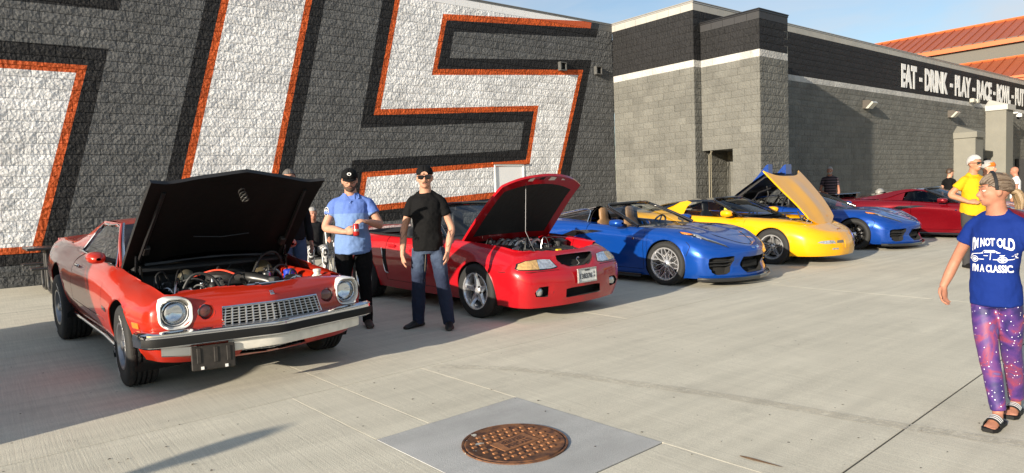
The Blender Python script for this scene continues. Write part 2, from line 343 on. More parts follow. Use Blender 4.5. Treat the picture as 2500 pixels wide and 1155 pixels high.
# which blocks show largest
def blkarea(b):
    Mw, xa, xb, zz, cf_, rel, nm, mu, wo = b
    ps = [proj(Mw @ Vector((x, 0, z))) for x, z in ((xa, zz), (xb, zz), (xb, zz+CH), (xa, zz+CH))]
    if any(p[2] < .5 for p in ps): return 0
    c = proj(Mw @ Vector(((xa+xb)/2, 0, zz+CH/2)))
    if not (0 < c[0] < 2500 and 0 < c[1] < 1155): return 0
    if c[1] > 600 and c[0] > 110 or c[1] > 440 and c[0] > 380 and c[0] < 830 or c[1] > 530 or (c[0] < 0): return 0
    return abs(sum(ps[i][0]*ps[(i+1) % 4][1]-ps[(i+1) % 4][0]*ps[i][1] for i in range(4)))/2
areas = [blkarea(b) for b in BLK]; top = set(sorted(range(len(BLK)), key=lambda i: -areas[i])[:300])
VARI = {}; rest = {}
for i, (Mw, xa, xb, zz, cf_, rel, nm, mu, wo) in enumerate(BLK):
    w, h = xb-xa-MJ, CH-MJ; sd = (i*7919) % 7; full = abs(xb-xa-CW) < 1e-3
    V, F = blockgeo(w, h, sd if full else sd+50, .08 if mu is not None and zz > 32*CH-.01 else 1.0 if cf_((zz+.1)) != 1 or mu is not None else .6); fmat = None; cls = None
    if mu is not None:
        X0 = xa+MJ/2+mu; Z0 = zz+MJ/2; ed = [e for e in MEDG if segrect(e[0], e[1], X0-.01, Z0-.01, X0+w+.01, Z0+h+.01)]
        if ed:
            b = bmesh.new(); vs = [b.verts.new(v) for v in V]
            for f in F: b.faces.new([vs[k] for k in f])
            for p, q in ed: bmesh.ops.bisect_plane(b, geom=b.verts[:]+b.edges[:]+b.faces[:], plane_co=(p[0]-X0, 0, p[1]-Z0), plane_no=(-(q[1]-p[1]), 0, q[0]-p[0]), dist=1e-5)
            b.verts.index_update(); V = [tuple(v.co) for v in b.verts]; F = [tuple(v.index for v in f.verts) for f in b.faces]
            fmat = [mclass(f.calc_center_median().x+X0, f.calc_center_median().z+Z0) for f in b.faces]; b.free()
        else: cls = mclass(X0+w/2, Z0+h/2)
        mats = MUR
    else: cls = cf_(zz+.1); mats = JM
    off = Vector((xa+MJ/2, 0, zz+MJ/2))
    if i in top:
        key = (sd, cls, mu is not None) if full and cls is not None else None
        if key and key in VARI: me = VARI[key]
        else:
            me = bpy.data.meshes.new('block'); me.from_pydata(V, [], F)
            if fmat is None: me.materials.append(mats[cls])
            else:
                for m in mats: me.materials.append(m)
                me.polygons.foreach_set('material_index', fmat)
            if key: VARI[key] = me
        o = bpy.data.objects.new('block', me); COL.objects.link(o); o.parent = wo; o.location = off
    else:
        smooth_ = mu is not None and zz > 32*CH-.01; rb = rest.setdefault('all', (B(), [])); Vw = [Mw @ (Vector(v)+off) for v in V]
        base = 8 if smooth_ else 0 if mu is not None else 5; n = len(rb[0].V); rb[0].V += [tuple(v) for v in Vw]; rb[0].F += [tuple(k+n for k in f) for f in F]; rb[0].M += [base+c for c in (fmat or [cls]*len(F))]
rb = rest['all'][0]
me = bpy.data.meshes.new('block_courses'); me.from_pydata(rb.V, [], rb.F)
for m in MUR+JM+PM: me.materials.append(m)
me.polygons.foreach_set('material_index', rb.M); o = bpy.data.objects.new('block_courses', me); COL.objects.link(o); o.parent = bldg; o.matrix_parent_inverse = Matrix.Translation((-8, -DW, 0)); o['kind'] = 'stuff'
def bpart(b, name, mat, **k):
    o = b.build(name, mat, bldg, **k); o.matrix_parent_inverse = Matrix.Translation((-8, -DW, 0)); return o
# smooth top course and metal coping on each wall
def topcourse(p, q, z0, z1, m1, m2, zc, nx, ny):
    """course of smooth units from p to q with a cap strip standing proud; (nx,ny) outward"""
    L_ = math.hypot(q[0]-p[0], q[1]-p[1]); n = max(1, int(round(L_/CW))); ux, uy = (q[0]-p[0])/L_, (q[1]-p[1])/L_; rz = math.atan2(uy, ux)
    bx = B()
    for k in range(n):
        c = (k+.5)*L_/n; bx.box((p[0]+ux*c-nx*.094, p[1]+uy*c-ny*.094, (z0+z1)/2), (L_/n-.008, .2, z1-z0-.004), rz)
    bpart(bx, 'top_course', m1, smooth=False)
    cp = B(); cp.box(((p[0]+q[0])/2-nx*.15, (p[1]+q[1])/2-ny*.15, (z1+zc)/2), (L_+.03, .34, zc-z1), rz, bev=.008); cp.box(((p[0]+q[0])/2-nx*.15, (p[1]+q[1])/2-ny*.15, zc+.016), (L_+.05, .37, .03), rz, bev=.008); bpart(cp, 'coping', m2, smooth=False)
cpw = B(); cpw.box(((XJ-4)/2, DW+.15, TOPZ+.02), (XJ+4, .32, .04)); cpw.box(((XJ-4)/2, DW+.15, TOPZ+.05), (XJ+4, .34, .025)); bpart(cpw, 'coping', P('coping_metal_grey', (.16, .16, .155), .45), smooth=False)
topcourse((XJ, DW+.3), (XJ, YJ), 32*CH, 6.705, M_LT, M_CAP, 6.75, -1, 0); topcourse((XJ, YJ), (50, YJ), 32*CH, 6.703, M_LT, M_CAP, 6.747, 0, -1)
topcourse((XT, YJ), (XT, YT), 29*CH, 6.09, M_SBK, M_CAPB, 6.14, -1, 0); topcourse((XT, YT), (XT2, YT), 29*CH, 6.088, M_SBK, M_CAPB, 6.137, 0, -1); topcourse((XT2, YT), (XT2, YJ), 29*CH, 6.092, M_SBK, M_CAPB, 6.143, 1, 0)
# tower right side (turned away), roof decks
bt = B(); bt.box((XT2-.1, (YT+YJ)/2, 29*CH/2), (.2, YJ-YT, 29*CH)); bpart(bt, 'wall_return', M_GR, smooth=False)
rf = B(); rf.box((22.9, 22.7, 6.3), (53.8, 14, .1)); rf.box((36, 17, 6.25), (38, 9, .1)); rf.box(((XT+XT2)/2, (YT+YJ)/2, 5.95), (1.3, 1.8, .1)); bpart(rf, 'roof_deck', P('roof_membrane', (.3, .3, .3), .8), smooth=False)
# the recess beside the tower: dark niche with conduit
nb = B(); nb.box((XT+.66, YJ-.54, 12*CH+.03), (1.2, 1.0, .05)); nb.box((XT+.7, YJ-1.06, 12*CH/2), (1.2, .05, 12*CH)); bpart(nb, 'recess_lining', M_GR, smooth=False)
cdt = B(); cdt.tube([(XT-.12, YJ-.3, .2), (XT-.1, YJ-.3, 2.3), (XT+.1, YJ-.28, 2.42)], .016); cdt.tube([(XT-.08, YJ-.34, .2), (XT-.06, YJ-.34, 2.43)], .012); bpart(cdt, 'conduit', P('conduit_tan', (.2, .18, .13), .6))
# door in the mural wall, painted over
dm = bmesh.new(); dx0, dx1 = DOORX
for (xa, xb, za, zb, y) in ((dx0+.05, dx1-.05, .02, DOORZ-.05, DW+.006),):
    dm.faces.new([dm.verts.new((x, y, z)) for x, z in ((xa, za), (xb, za), (xb, zb), (xa, zb))])
for p, q in MEDG:
    if segrect(p, q, dx0, 0, dx1, DOORZ): bmesh.ops.bisect_plane(dm, geom=dm.verts[:]+dm.edges[:]+dm.faces[:], plane_co=(p[0], 0, p[1]), plane_no=(-(q[1]-p[1]), 0, q[0]-p[0]), dist=1e-5)
fmm = [mclass(f.calc_center_median().x, f.calc_center_median().z) for f in dm.faces]; dm.verts.index_update()
dr = mk('door', [tuple(v.co) for v in dm.verts], [tuple(v.index for v in f.verts) for f in dm.faces], PM, bldg, False, fm=fmm, weld=-1); dr.matrix_parent_inverse = Matrix.Translation((-8, -DW, 0)); dm.free()
df = B(); df.box((dx0+.025, DW+.005, DOORZ/2), (.04, .05, DOORZ)); df.box((dx1-.025, DW+.005, DOORZ/2), (.04, .05, DOORZ)); df.box(((dx0+dx1)/2, DW+.005, DOORZ-.025), (dx1-dx0-.1, .05, .04)); bpart(df, 'door_frame', PM[3], smooth=False)
dh = B(); dh.tube([(dx0+.13, DW+.03, 1.0), (dx0+.13, DW-.04, 1.0), (dx0+.25, DW-.04, 1.0)], .012); bpart(dh, 'door_handle', P('steel', (.5, .5, .5), .3, metal=1))
lt = B(); lt.box(((dx0+dx1)/2, DW-.02, DOORZ+.03), (dx1-dx0+.15, .06, .05)); bpart(lt, 'lintel', PM[2], smooth=False)
# scuppers
M_DK = P('dark_void', (.006, .006, .006), .9); M_GALV = P('galvanised', (.16, .16, .155), .45, metal=.6, var=.15)
for px, py in ((1370, 163), (1457, 173)):
    c = ony(px, py, DW); s = B(); w = .115
    for dx, dz, sx, sz in ((-w, 0, .03, 2*w+.03), (w, 0, .03, 2*w+.03), (0, -w, 2*w-.03, .03), (0, w, 2*w-.03, .03)): s.box((c.x+dx, DW-.05, c.z+dz), (sx, .14, sz), m=0)
    s.box((c.x, DW-.025, c.z), (2*w-.04, .02, 2*w-.04), m=1); s.box((c.x-.05, DW-.045, c.z+.02), (.07, .02, .12), m=0); bpart(s, 'scupper', [M_GALV, M_DK], smooth=False)
# wall-pack lamps
M_BRZ = P('lamp_bronze', (.06, .05, .04), .5); M_LENS = P('lamp_lens', (.4, .39, .34), .25, coat=.4)
for px, py in ((2112, 256), (2318, 279)):
    c = ony(px, py, YJ); s = B(); s.prism([(YJ, c.z-.16), (YJ, c.z+.16), (YJ-.22, c.z+.16), (YJ-.34, c.z+.1), (YJ-.1, c.z-.16)], 0, c.x-.22, c.x+.22); l_ = bpart(s, 'wall_lamp', M_BRZ, smooth=False)
    q = B(); q.prism([(YJ-.102, c.z-.155), (YJ-.345, c.z+.095), (YJ-.40, c.z+.03), (YJ-.2, c.z-.17)], 0, c.x-.2, c.x+.2); q.build('lens', M_LENS, l_, smooth=False)
c = ony(2373, 247, YJ); s = B()
for d in (-.3, .3): s.box((c.x+d, YJ-.12, c.z), (.3, .2, .2), bev=.03); 
s.tube([(c.x-.3, YJ-.02, c.z), (c.x+.3, YJ-.02, c.z)], .05); bpart(s, 'twin_floodlight', M_LENS)
# the painted words
M_SIGN = P('sign_white_paint', (.78, .78, .76), .55, bump=.5, bscale=9, bdist=.02)
zt0, zt1 = ony(2200, 213, YJ).z, ony(2199, 155, YJ).z
for wd, xa, xb in (('EAT', 2199, 2236.5), ('-', 2243, 2250), ('DRINK', 2256.5, 2312), ('-', 2318, 2325), ('PLAY', 2330, 2369), ('-', 2373, 2379.5), ('RACE', 2384, 2420), ('-', 2424, 2429), ('BOWL', 2432.5, 2466), ('-', 2469, 2474), ('PUTT', 2477.5, 2506)):
    Xa, Xb = ony(xa, 200, YJ).x, ony(xb, 200, YJ).x
    if wd == '-': s = B(); s.box(((Xa+Xb)/2, YJ-.03, (zt0+zt1)/2-.04), (Xb-Xa, .008, .17))
    else:
        V, F = textmesh(wd, 1, .004, .05); xs = [v[0] for v in V]; ys = [v[1] for v in V]; kx = (Xb-Xa)/(max(xs)-min(xs)); kz = (zt1-zt0)/(max(ys)-min(ys)); rs = random.Random(3)
        s = B().add([(Xa+(v[0]-min(xs))*kx, YJ-.03-v[2], zt0+(v[1]-min(ys))*kz) for v in V], F)
    bpart(s, 'painted_word' if wd != '-' else 'painted_dash', M_SIGN, smooth=False, weld=-1 if wd == '-' else 0)
# pilasters with caps near the entrance
M_ST = P('stucco_grey', (.17, .165, .14), .8, bump=.3, bscale=90, var=.06, vscale=2); M_STC = P('stucco_cap', (.3, .29, .26), .7)
def pilaster(x, z, w, d, light):
    s = B(); s.box((x, YJ-d/2, z/2), (w, d, z)); o = bpart(s, 'pilaster', M_ST, smooth=False)
    q = B(); a, b2 = w/2+.08, d+.08; q.box((x, YJ-b2/2, z+.13), (2*a, b2, .26)); q.add([(x-a, YJ, z+.26), (x-a, YJ-b2, z+.26), (x+a, YJ-b2, z+.26), (x+a, YJ, z+.26), (x-a*.1, YJ, z+.62), (x+a*.1, YJ, z+.62)], [(0, 1, 4), (1, 2, 5, 4), (2, 3, 5)]); q.build('pilaster_cap', light, o, smooth=False)
pilaster(ony(2378, 400, YJ-.6).x-.3, ony(2354, 322, YJ-.6).z-.26, 1.0, .9, M_ST); pilaster(ony(2452, 400, YJ-.6).x-.3, 4.72, 1.1, .9, P('stucco_white_cap', (.4, .39, .36), .7))
for xx in (ony(2415, 400, YJ).x, ony(2488, 400, YJ).x):
    s = B(); s.box((xx, YJ-.05, 1.15), (1.6, .05, 2.3), m=0)
    for k in range(9): s.box((xx-.72+k*.18, YJ-.12, 1.15), (.03, .03, 2.3), m=1)
    bpart(s, 'barred_opening', [M_DK, M_CAPB], smooth=False)
# dome security camera on its arm
c = ony(2488, 283, YJ-.6); s = B(); s.tube([(c.x-.3, YJ, c.z+.16), (c.x-.3, c.y, c.z+.16), (c.x, c.y, c.z+.14)], .04); s.lathe([(.02, .14), (.13, .12), (.14, -.05), (.13, -.06)], (c.x, c.y, c.z), n=20); o = bpart(s, 'security_camera', P('plastic_white', (.7, .7, .68), .4))
s = B(); s.ell((c.x, c.y, c.z-.07), (.115, .115, .12)); s.build('camera_dome', P('smoked_dome', (.01, .01, .012), .1, coat=1), o)
# ---------------------------------------------------------------- ground
def concrete(name, col, brush=1.0, ang=.055, stain=.09):
    m = bpy.data.materials.new(name); m.use_nodes = True; t = m.node_tree; b = t.nodes['Principled BSDF']; l = t.links.new; b.inputs['Roughness'].default_value = .85; b.inputs['Specular IOR Level'].default_value = .25
    g = N(t, 'ShaderNodeNewGeometry'); mp = N(t, 'ShaderNodeMapping'); mp.inputs['Rotation'].default_value = (0, 0, -ang); mp.inputs['Scale'].default_value = (95, 1.6, 1); l(g.outputs['Position'], mp.inputs[0])
    n1 = N(t, 'ShaderNodeTexNoise'); n1.inputs['Scale'].default_value = 1; n1.inputs['Detail'].default_value = 4; l(mp.outputs[0], n1.inputs[0])
    n2 = N(t, 'ShaderNodeTexNoise'); n2.inputs['Scale'].default_value = .9; n2.inputs['Detail'].default_value = 8; n2.inputs['Roughness'].default_value = .62; l(g.outputs['Position'], n2.inputs[0])
    n3 = N(t, 'ShaderNodeTexNoise'); n3.inputs['Scale'].default_value = 160; n3.inputs['Detail'].default_value = 3; l(g.outputs['Position'], n3.inputs[0])
    mp2 = N(t, 'ShaderNodeMapping'); mp2.inputs['Rotation'].default_value = (0, 0, .9); mp2.inputs['Scale'].default_value = (.5, 7, 1); l(g.outputs['Position'], mp2.inputs[0])
    n4 = N(t, 'ShaderNodeTexNoise'); n4.inputs['Scale'].default_value = 1; n4.inputs['Detail'].default_value = 6; l(mp2.outputs[0], n4.inputs[0])
    vo = N(t, 'ShaderNodeTexVoronoi'); vo.inputs['Scale'].default_value = 6.5; vo.inputs['Randomness'].default_value = 1; l(g.outputs['Position'], vo.inputs[0])
    sp = N(t, 'ShaderNodeMath', operation='LESS_THAN'); sp.inputs[1].default_value = .055; l(vo.outputs['Distance'], sp.inputs[0])
    wn = N(t, 'ShaderNodeTexWhiteNoise'); l(vo.outputs['Position'], wn.inputs[0]); s2 = N(t, 'ShaderNodeMath', operation='GREATER_THAN'); s2.inputs[1].default_value = .62; l(wn.outputs[0], s2.inputs[0]); s3 = N(t, 'ShaderNodeMath', operation='MULTIPLY'); l(sp.outputs[0], s3.inputs[0]); l(s2.outputs[0], s3.inputs[1])
    def rng(src, a, b_, lo=.3, hi=.7):
        q = N(t, 'ShaderNodeMapRange'); q.inputs[1].default_value = lo; q.inputs[2].default_value = hi; q.inputs[3].default_value = a; q.inputs[4].default_value = b_; l(src, q.inputs[0]); return q.outputs[0]
    def mul(a, c):
        q = N(t, 'ShaderNodeMath', operation='MULTIPLY'); l(a, q.inputs[0]); l(c, q.inputs[1]); return q.outputs[0]
    v = mul(mul(mul(rng(n1.outputs[0], 1-.09*brush, 1+.07*brush), rng(n2.outputs[0], 1-stain, 1+stain*.6)), rng(n3.outputs[0], .84, 1.13)), rng(n4.outputs[0], .9, 1.06))
    v = mul(v, rng(s3.outputs[0], 1, .3, 0, 1)); n6 = N(t, 'ShaderNodeTexNoise'); n6.inputs['Scale'].default_value = 2.3; n6.inputs['Detail'].default_value = 10; n6.inputs['Roughness'].default_value = .68; l(g.outputs['Position'], n6.inputs[0]); v = mul(v, rng(n6.outputs[0], 1.0, .87, .56, .74))
    h = N(t, 'ShaderNodeHueSaturation'); h.inputs['Color'].default_value = (*col, 1); l(v, h.inputs['Value']); l(h.outputs[0], b.inputs['Base Color'])
    a2 = N(t, 'ShaderNodeMath', operation='MULTIPLY_ADD'); a2.inputs[1].default_value = .6*brush; l(n1.outputs[0], a2.inputs[0]); l(n3.outputs[0], a2.inputs[2])
    bp = N(t, 'ShaderNodeBump'); bp.inputs['Strength'].default_value = .5; bp.inputs['Distance'].default_value = .004; l(a2.outputs[0], bp.inputs['Height']); l(bp.outputs[0], b.inputs['Normal']); m.diffuse_color = (*col, 1); return m
M_CON = concrete('broomed_concrete', (.57, .535, .435)); M_PAD = concrete('smooth_pad_concrete', (.43, .43, .415), .25, .8, .2); M_JNT = P('joint_dirt', (.03, .027, .024), .95)
big = B(); big.grid([[(x, y, gz(min(y, DW))-.03) for y in (-900, -60, 0, DW, 900)] for x in (-900, -60, 60, 900)]); tag(big.build('ground', P('asphalt_far', (.16, .155, .145), .9, var=.1), smooth=False), kind='structure')
pv = empty('pavement'); tag(pv, kind='structure')
TH = .055; A2 = Vector((math.cos(TH), math.sin(TH))); B2 = Vector((-math.sin(TH), math.cos(TH)))
def uv2(u, v): p = A2*u+B2*v; return (p.x, p.y)
def p2uv(x, y): return (x*A2.x+y*A2.y, x*B2.x+y*B2.y)
G_ = .006
def slab(u0, u1, v0, v1, mat=None, name='slab', dz=0, g=G_):
    s = B(); e = .0015; V = []
    for d, z in ((0, -.007), (0, -e), (e, 0)):
        for u, v in ((u0+g*.3+d, v0+g+d), (u1-g*.3-d, v0+g+d), (u1-g*.3-d, v1-g-d), (u0+g*.3+d, v1-g-d)): x, y = uv2(u, v); V.append((x, y, gz(y)+z+dz))
    F = [(8, 9, 10, 11)]+[(a*4+i, a*4+(i+1) % 4, (a+1)*4+(i+1) % 4, (a+1)*4+i) for a in (0, 1) for i in range(4)]
    s.add(V, F); return s.build(name, mat or M_CON, pv, smooth=False)
jb = B(); jb.grid([[(x, y, gz(y)-.0055) for y in (-12, DW)] for x in (-14, 60)]); jb.build('joint_bed', M_JNT, pv, smooth=False)
padL, padT, padR = [p2uv(ong(*q).x, ong(*q).y) for q in ((915, 1072), (1268, 967), (1608, 1085))]
ua, ub, va, vb = padL[0], (padT[0]+padR[0])/2, padR[1], padT[1]
vm = p2uv(*ong(828, 944).xy)[1]; um = p2uv(*ong(828, 944).xy)[0]; vk = p2uv(*ong(150, 855).xy)[1]; vr = p2uv(*ong(2260, 1010).xy)[1]
vt = [vr-7.1, vr-3.55, vr, vm, vk, vk+3.5]
for r_ in range(len(vt)-1):
    v0, v1 = vt[r_], vt[r_+1]
    if r_ == 2:
        slab(-4.5, ua, v0, v1); slab(ua, ub, v0, va); slab(ua, um, vb, v1); slab(um, ub, vb, v1); slab(ub, 9.4, v0, v1)
        for k in range(8): slab(9.4+6.3*k, 9.4+6.3*(k+1), v0, v1)
        slab(ua, ub, va, vb, M_PAD, 'manhole_pad', .002, .004)
    else:
        o_ = {3: um-14.4}.get(r_, um-14.4+.8*r_); k = 0
        for k in range(20): slab(o_+3.6*k, o_+3.6*(k+1), v0, v1)
# remaining strips up to the wall and to the sides
x_ = -12
s = B()
for k in range(16):
    u0_, u1_ = um-14.4+3.6*k, um-10.8+3.6*k; pts = [uv2(u0_+G_, vt[-1]+G_), uv2(u1_-G_, vt[-1]+G_), (uv2(u1_-G_, vt[-1])[0]-.1, DW), (uv2(u0_+G_, vt[-1])[0]-.1, DW)]
    if pts[0][1] < DW and pts[1][1] < DW: mk('slab', [(x, y, gz(y)) for x, y in pts], [(0, 1, 2, 3)], M_CON, pv, False)
# manhole cover
mc = ong(1257, 1083); mcz = gz(mc.y)
M_RUST = bpy.data.materials.new('rusty_iron'); M_RUST.use_nodes = True; t = M_RUST.node_tree; b = t.nodes['Principled BSDF']; g = N(t, 'ShaderNodeTexCoord'); b.inputs['Roughness'].default_value = .8
n1 = N(t, 'ShaderNodeTexNoise'); n1.inputs['Scale'].default_value = 18; n1.inputs['Detail'].default_value = 8; c1 = N(t, 'ShaderNodeValToRGB'); c1.color_ramp.elements[0].color = (.045, .016, .008, 1); c1.color_ramp.elements[1].color = (.22, .09, .03, 1); c1.color_ramp.elements[0].position = .35; c1.color_ramp.elements[1].position = .72
sx = N(t, 'ShaderNodeSeparateXYZ'); n5 = N(t, 'ShaderNodeTexNoise'); n5.inputs['Scale'].default_value = 14; n5.inputs['Detail'].default_value = 6; ma = N(t, 'ShaderNodeMath', operation='MULTIPLY_ADD'); ma.inputs[1].default_value = -.55; mb = N(t, 'ShaderNodeMath', operation='GREATER_THAN'); mb.inputs[1].default_value = .73
mixc = N(t, 'ShaderNodeMix', data_type='RGBA'); mixc.inputs[7].default_value = (.5, .47, .4, 1); L = t.links.new
vd = N(t, 'ShaderNodeVectorMath', operation='DOT_PRODUCT'); vd.inputs[1].default_value = (CR.x, CR.y, 0)
L(g.outputs['Object'], n1.inputs[0]); L(g.outputs['Object'], n5.inputs[0]); L(n1.outputs[0], c1.inputs[0]); L(g.outputs['Object'], vd.inputs[0]); L(vd.outputs['Value'], ma.inputs[0]); L(n5.outputs[0], ma.inputs[2]); L(ma.outputs[0], mb.inputs[0]); L(mb.outputs[0], mixc.inputs[0]); L(c1.outputs[0], mixc.inputs[6]); L(mixc.outputs[2], b.inputs['Base Color'])
M_RUST2 = P('rust_worn_top', (.25, .105, .04), .75, var=.25, vscale=40)
mh = empty('manhole_cover', (mc.x, mc.y, mcz+.004), 0); mh.rotation_euler = (SL, 0, 0); tag(mh, 'round rusty iron manhole cover with raised studs in grey pad', 'manhole cover')
rm = .302; s = B(); s.lathe([(0.001, .004), (rm-.03, .004), (rm-.02, .008), (rm-.006, .008), (rm, 0), (rm, -.02)], n=64, cap=False); s.build('lid', M_RUST, mh)
s = B(); s.lathe([(rm+.003, -.01), (rm+.003, .004), (rm+.016, .006), (rm+.018, -.01)], n=64, cap=False); s.build('ring', M_RUST, mh)
dA = math.atan2((ong(1300, 1063)-ong(1210, 1095)).y, (ong(1300, 1063)-ong(1210, 1095)).x); cA, sA = math.cos(dA), math.sin(dA)
def ml(u, v, z): return (u*cA-v*sA, u*sA+v*cA, z)
for i in range(-5, 6):
    for j in range(-5, 6):
        u, v = i*.056+(.028 if j % 2 else 0), j*.052
        if math.hypot(u, v) > rm-.045 or (abs(u) < .15 and abs(v) < .085): continue
        s = B(); a, h = .0155, .010; s.add([ml(u+dx*k, v+dy*k*.7, z) for k, z in ((a, .003), (a*.8, h)) for dx, dy in ((-1, -1), (1, -1), (1, 1), (-1, 1))], [(4, 5, 6, 7), (0, 1, 5, 4), (1, 2, 6, 5), (2, 3, 7, 6), (3, 0, 4, 7)]); s.build('stud', M_RUST2, mh, smooth=False)
s = B(); s.add([ml(x, y, z) for z in (.003, .0075) for x, y in ((-.135, -.07), (.135, -.07), (.135, .07), (-.135, .07))], [(4, 5, 6, 7), (0, 1, 5, 4), (1, 2, 6, 5), (2, 3, 7, 6), (3, 0, 4, 7)]); s.build('name_plate', M_RUST2, mh, smooth=False)
for wd, vv in (('STORM', .008), ('SEWER', -.052)):
    V, F = textmesh(wd, .062, .002, .001, 'CENTER'); s = B(); s.add([ml(-v[0]*.95, -(v[1]+vv), .0085+v[2]) for v in V], F); s.build('raised_word', P('rust_dark', (.07, .028, .014), .8), mh, smooth=False)
# rust run on the slab: a thin stain sheet with its own shape
def decal(name, pts, mat, label=None):
    o = mk(name, [(p.x, p.y, gz(p.y)+.004) for p in [ong(*q) for q in pts]], [tuple(range(len(pts)))], mat, pv, False); return o
M_RS = bpy.data.materials.new('rust_stain'); M_RS.use_nodes = True; t = M_RS.node_tree; b = t.nodes['Principled BSDF']; b.inputs['Roughness'].default_value = .9
g = N(t, 'ShaderNodeTexCoord'); n1 = N(t, 'ShaderNodeTexNoise'); n1.inputs['Scale'].default_value = 30; c1 = N(t, 'ShaderNodeValToRGB'); c1.color_ramp.elements[0].color = (.10, .04, .015, 1); c1.color_ramp.elements[1].color = (.33, .2, .1, 1); t.links.new(g.outputs['Object'], n1.inputs[0]); t.links.new(n1.outputs[0], c1.inputs[0]); t.links.new(c1.outputs[0], b.inputs['Base Color'])
ux = N(t, 'ShaderNodeUVMap'); 
def stain():
    a, e = ong(1806, 1114), ong(1912, 1142); d = (e-a); n_ = Vector((-d.y, d.x, 0)).normalized(); G = []
    K = 14
    for i in range(K+1):
        t_ = i/K; c = a+d*t_; w = .018*math.sin(math.pi*min(1, t_*2.2+.12)*.5)*(1-t_)**.8+.001; G.append([(c.x+n_.x*w*k, c.y+n_.y*w*k, gz(c.y)+.0035) for k in (-1, -.4, .4, 1)])
    s = B().grid(G); s.build('rust_stain', M_RS, pv, smooth=False)
stain()
# ---------------------------------------------------------------- car kit
def paint(name, col, metal=0, rough=.32, flake=0):
    m = P(name, col, rough, metal=metal, coat=.85, coatr=.02, spec=.2, var=.03, vscale=300 if metal else 3); return m
M_TYRE = bpy.data.materials.new('tyre_rubber'); M_TYRE.use_nodes = True; t = M_TYRE.node_tree; b = t.nodes['Principled BSDF']; b.inputs['Base Color'].default_value = (.012, .012, .012, 1); b.inputs['Roughness'].default_value = .75
M_TREAD = bpy.data.materials.new('tyre_tread'); M_TREAD.use_nodes = True; t = M_TREAD.node_tree; b = t.nodes['Principled BSDF']; b.inputs['Roughness'].default_value = .85
n1 = N(t, 'ShaderNodeTexNoise'); n1.inputs['Scale'].default_value = 25; c1 = N(t, 'ShaderNodeValToRGB'); c1.color_ramp.elements[0].color = (.012, .012, .012, 1); c1.color_ramp.elements[1].color = (.035, .033, .03, 1); g = N(t, 'ShaderNodeTexCoord'); t.links.new(g.outputs['Object'], n1.inputs[0]); t.links.new(n1.outputs[0], c1.inputs[0]); t.links.new(c1.outputs[0], b.inputs['Base Color'])
M_CHR = P('chrome', (.72, .72, .74), .06, metal=1); M_WCH = P('wheel_chrome', (.78, .78, .8), .2, metal=.75, coat=.5); M_ALU = P('aluminium', (.55, .55, .55), .28, metal=1); M_BLKP = P('black_plastic', (.012, .012, .013), .45, bump=.15, bscale=150); M_BLKG = P('gloss_black', (.008, .008, .009), .12, coat=1)
M_RUB = P('black_rubber', (.006, .006, .006), .65, spec=.3); M_WELL = P('wheel_well', (.006, .006, .006), .95); M_GUN = P('gunmetal', (.06, .06, .065), .25, metal=.9)
M_AMB = P('amber_lens', (.75, .22, .01), .15, coat=1); M_GLASS = glassm('window_glass', (.55, .6, .62)); M_TINT = glassm('tinted_glass', (.22, .26, .3)); M_LENSG = glassm('lamp_glass', (.9, .92, .93)); M_SEATB = P('black_leather', (.012, .012, .013), .5, bump=.1, bscale=60); M_SEATT = P('tan_leather', (.26, .15, .07), .5); M_SEATR = P('maroon_vinyl', (.06, .01, .012), .45)
M_WHT = P('white_enamel', (.72, .71, .68), .35, coat=.5); M_IRON = P('cast_iron_dark', (.03, .03, .03), .55, metal=.4, var=.4, vscale=20); M_HOSE = P('hose_black', (.015, .015, .015), .5); M_ORNG = P('hose_red', (.6, .06, .03), .4)
M_SILV = P('silver_paint', (.5, .5, .5), .35, metal=.7); M_REFL = P('reflector', (.85, .85, .87), .12, metal=1); M_DASH = P('dash_black', (.015, .015, .016), .6)
def rrect(w, h, r, n=4, cx=0, cy=0):
    o = []
    for sx, sy, a0 in ((1, 1, 0), (-1, 1, 90), (-1, -1, 180), (1, -1, 270)):
        for k in range(n+1): a = R(a0+90*k/n); o.append((cx+sx*(w/2-r)+r*math.cos(a), cy+sy*(h/2-r)+r*math.sin(a)))
    return o
def resamp(poly, d):
    o = []
    for p, q in zip(poly, poly[1:]+poly[:1]):
        L_ = math.hypot(q[0]-p[0], q[1]-p[1]); n = max(1, int(math.ceil(L_/d)))
        for k in range(n): t = k/n; o.append((p[0]+(q[0]-p[0])*t, p[1]+(q[1]-p[1])*t))
    return o
def nearest(poly, x, y):
    best = None
    for p, q in zip(poly, poly[1:]+poly[:1]):
        dx, dy = q[0]-p[0], q[1]-p[1]; l2 = dx*dx+dy*dy
        if l2 < 1e-14: continue
        t = max(0, min(1, ((x-p[0])*dx+(y-p[1])*dy)/l2)); c = (p[0]+dx*t, p[1]+dy*t); d = (c[0]-x)**2+(c[1]-y)**2
        if best is None or d < best[0]: best = (d, c)
    return best[1]
AX = {'x': (0, 1, 2), 'y': (1, 0, 2), 'z': (2, 0, 1)}
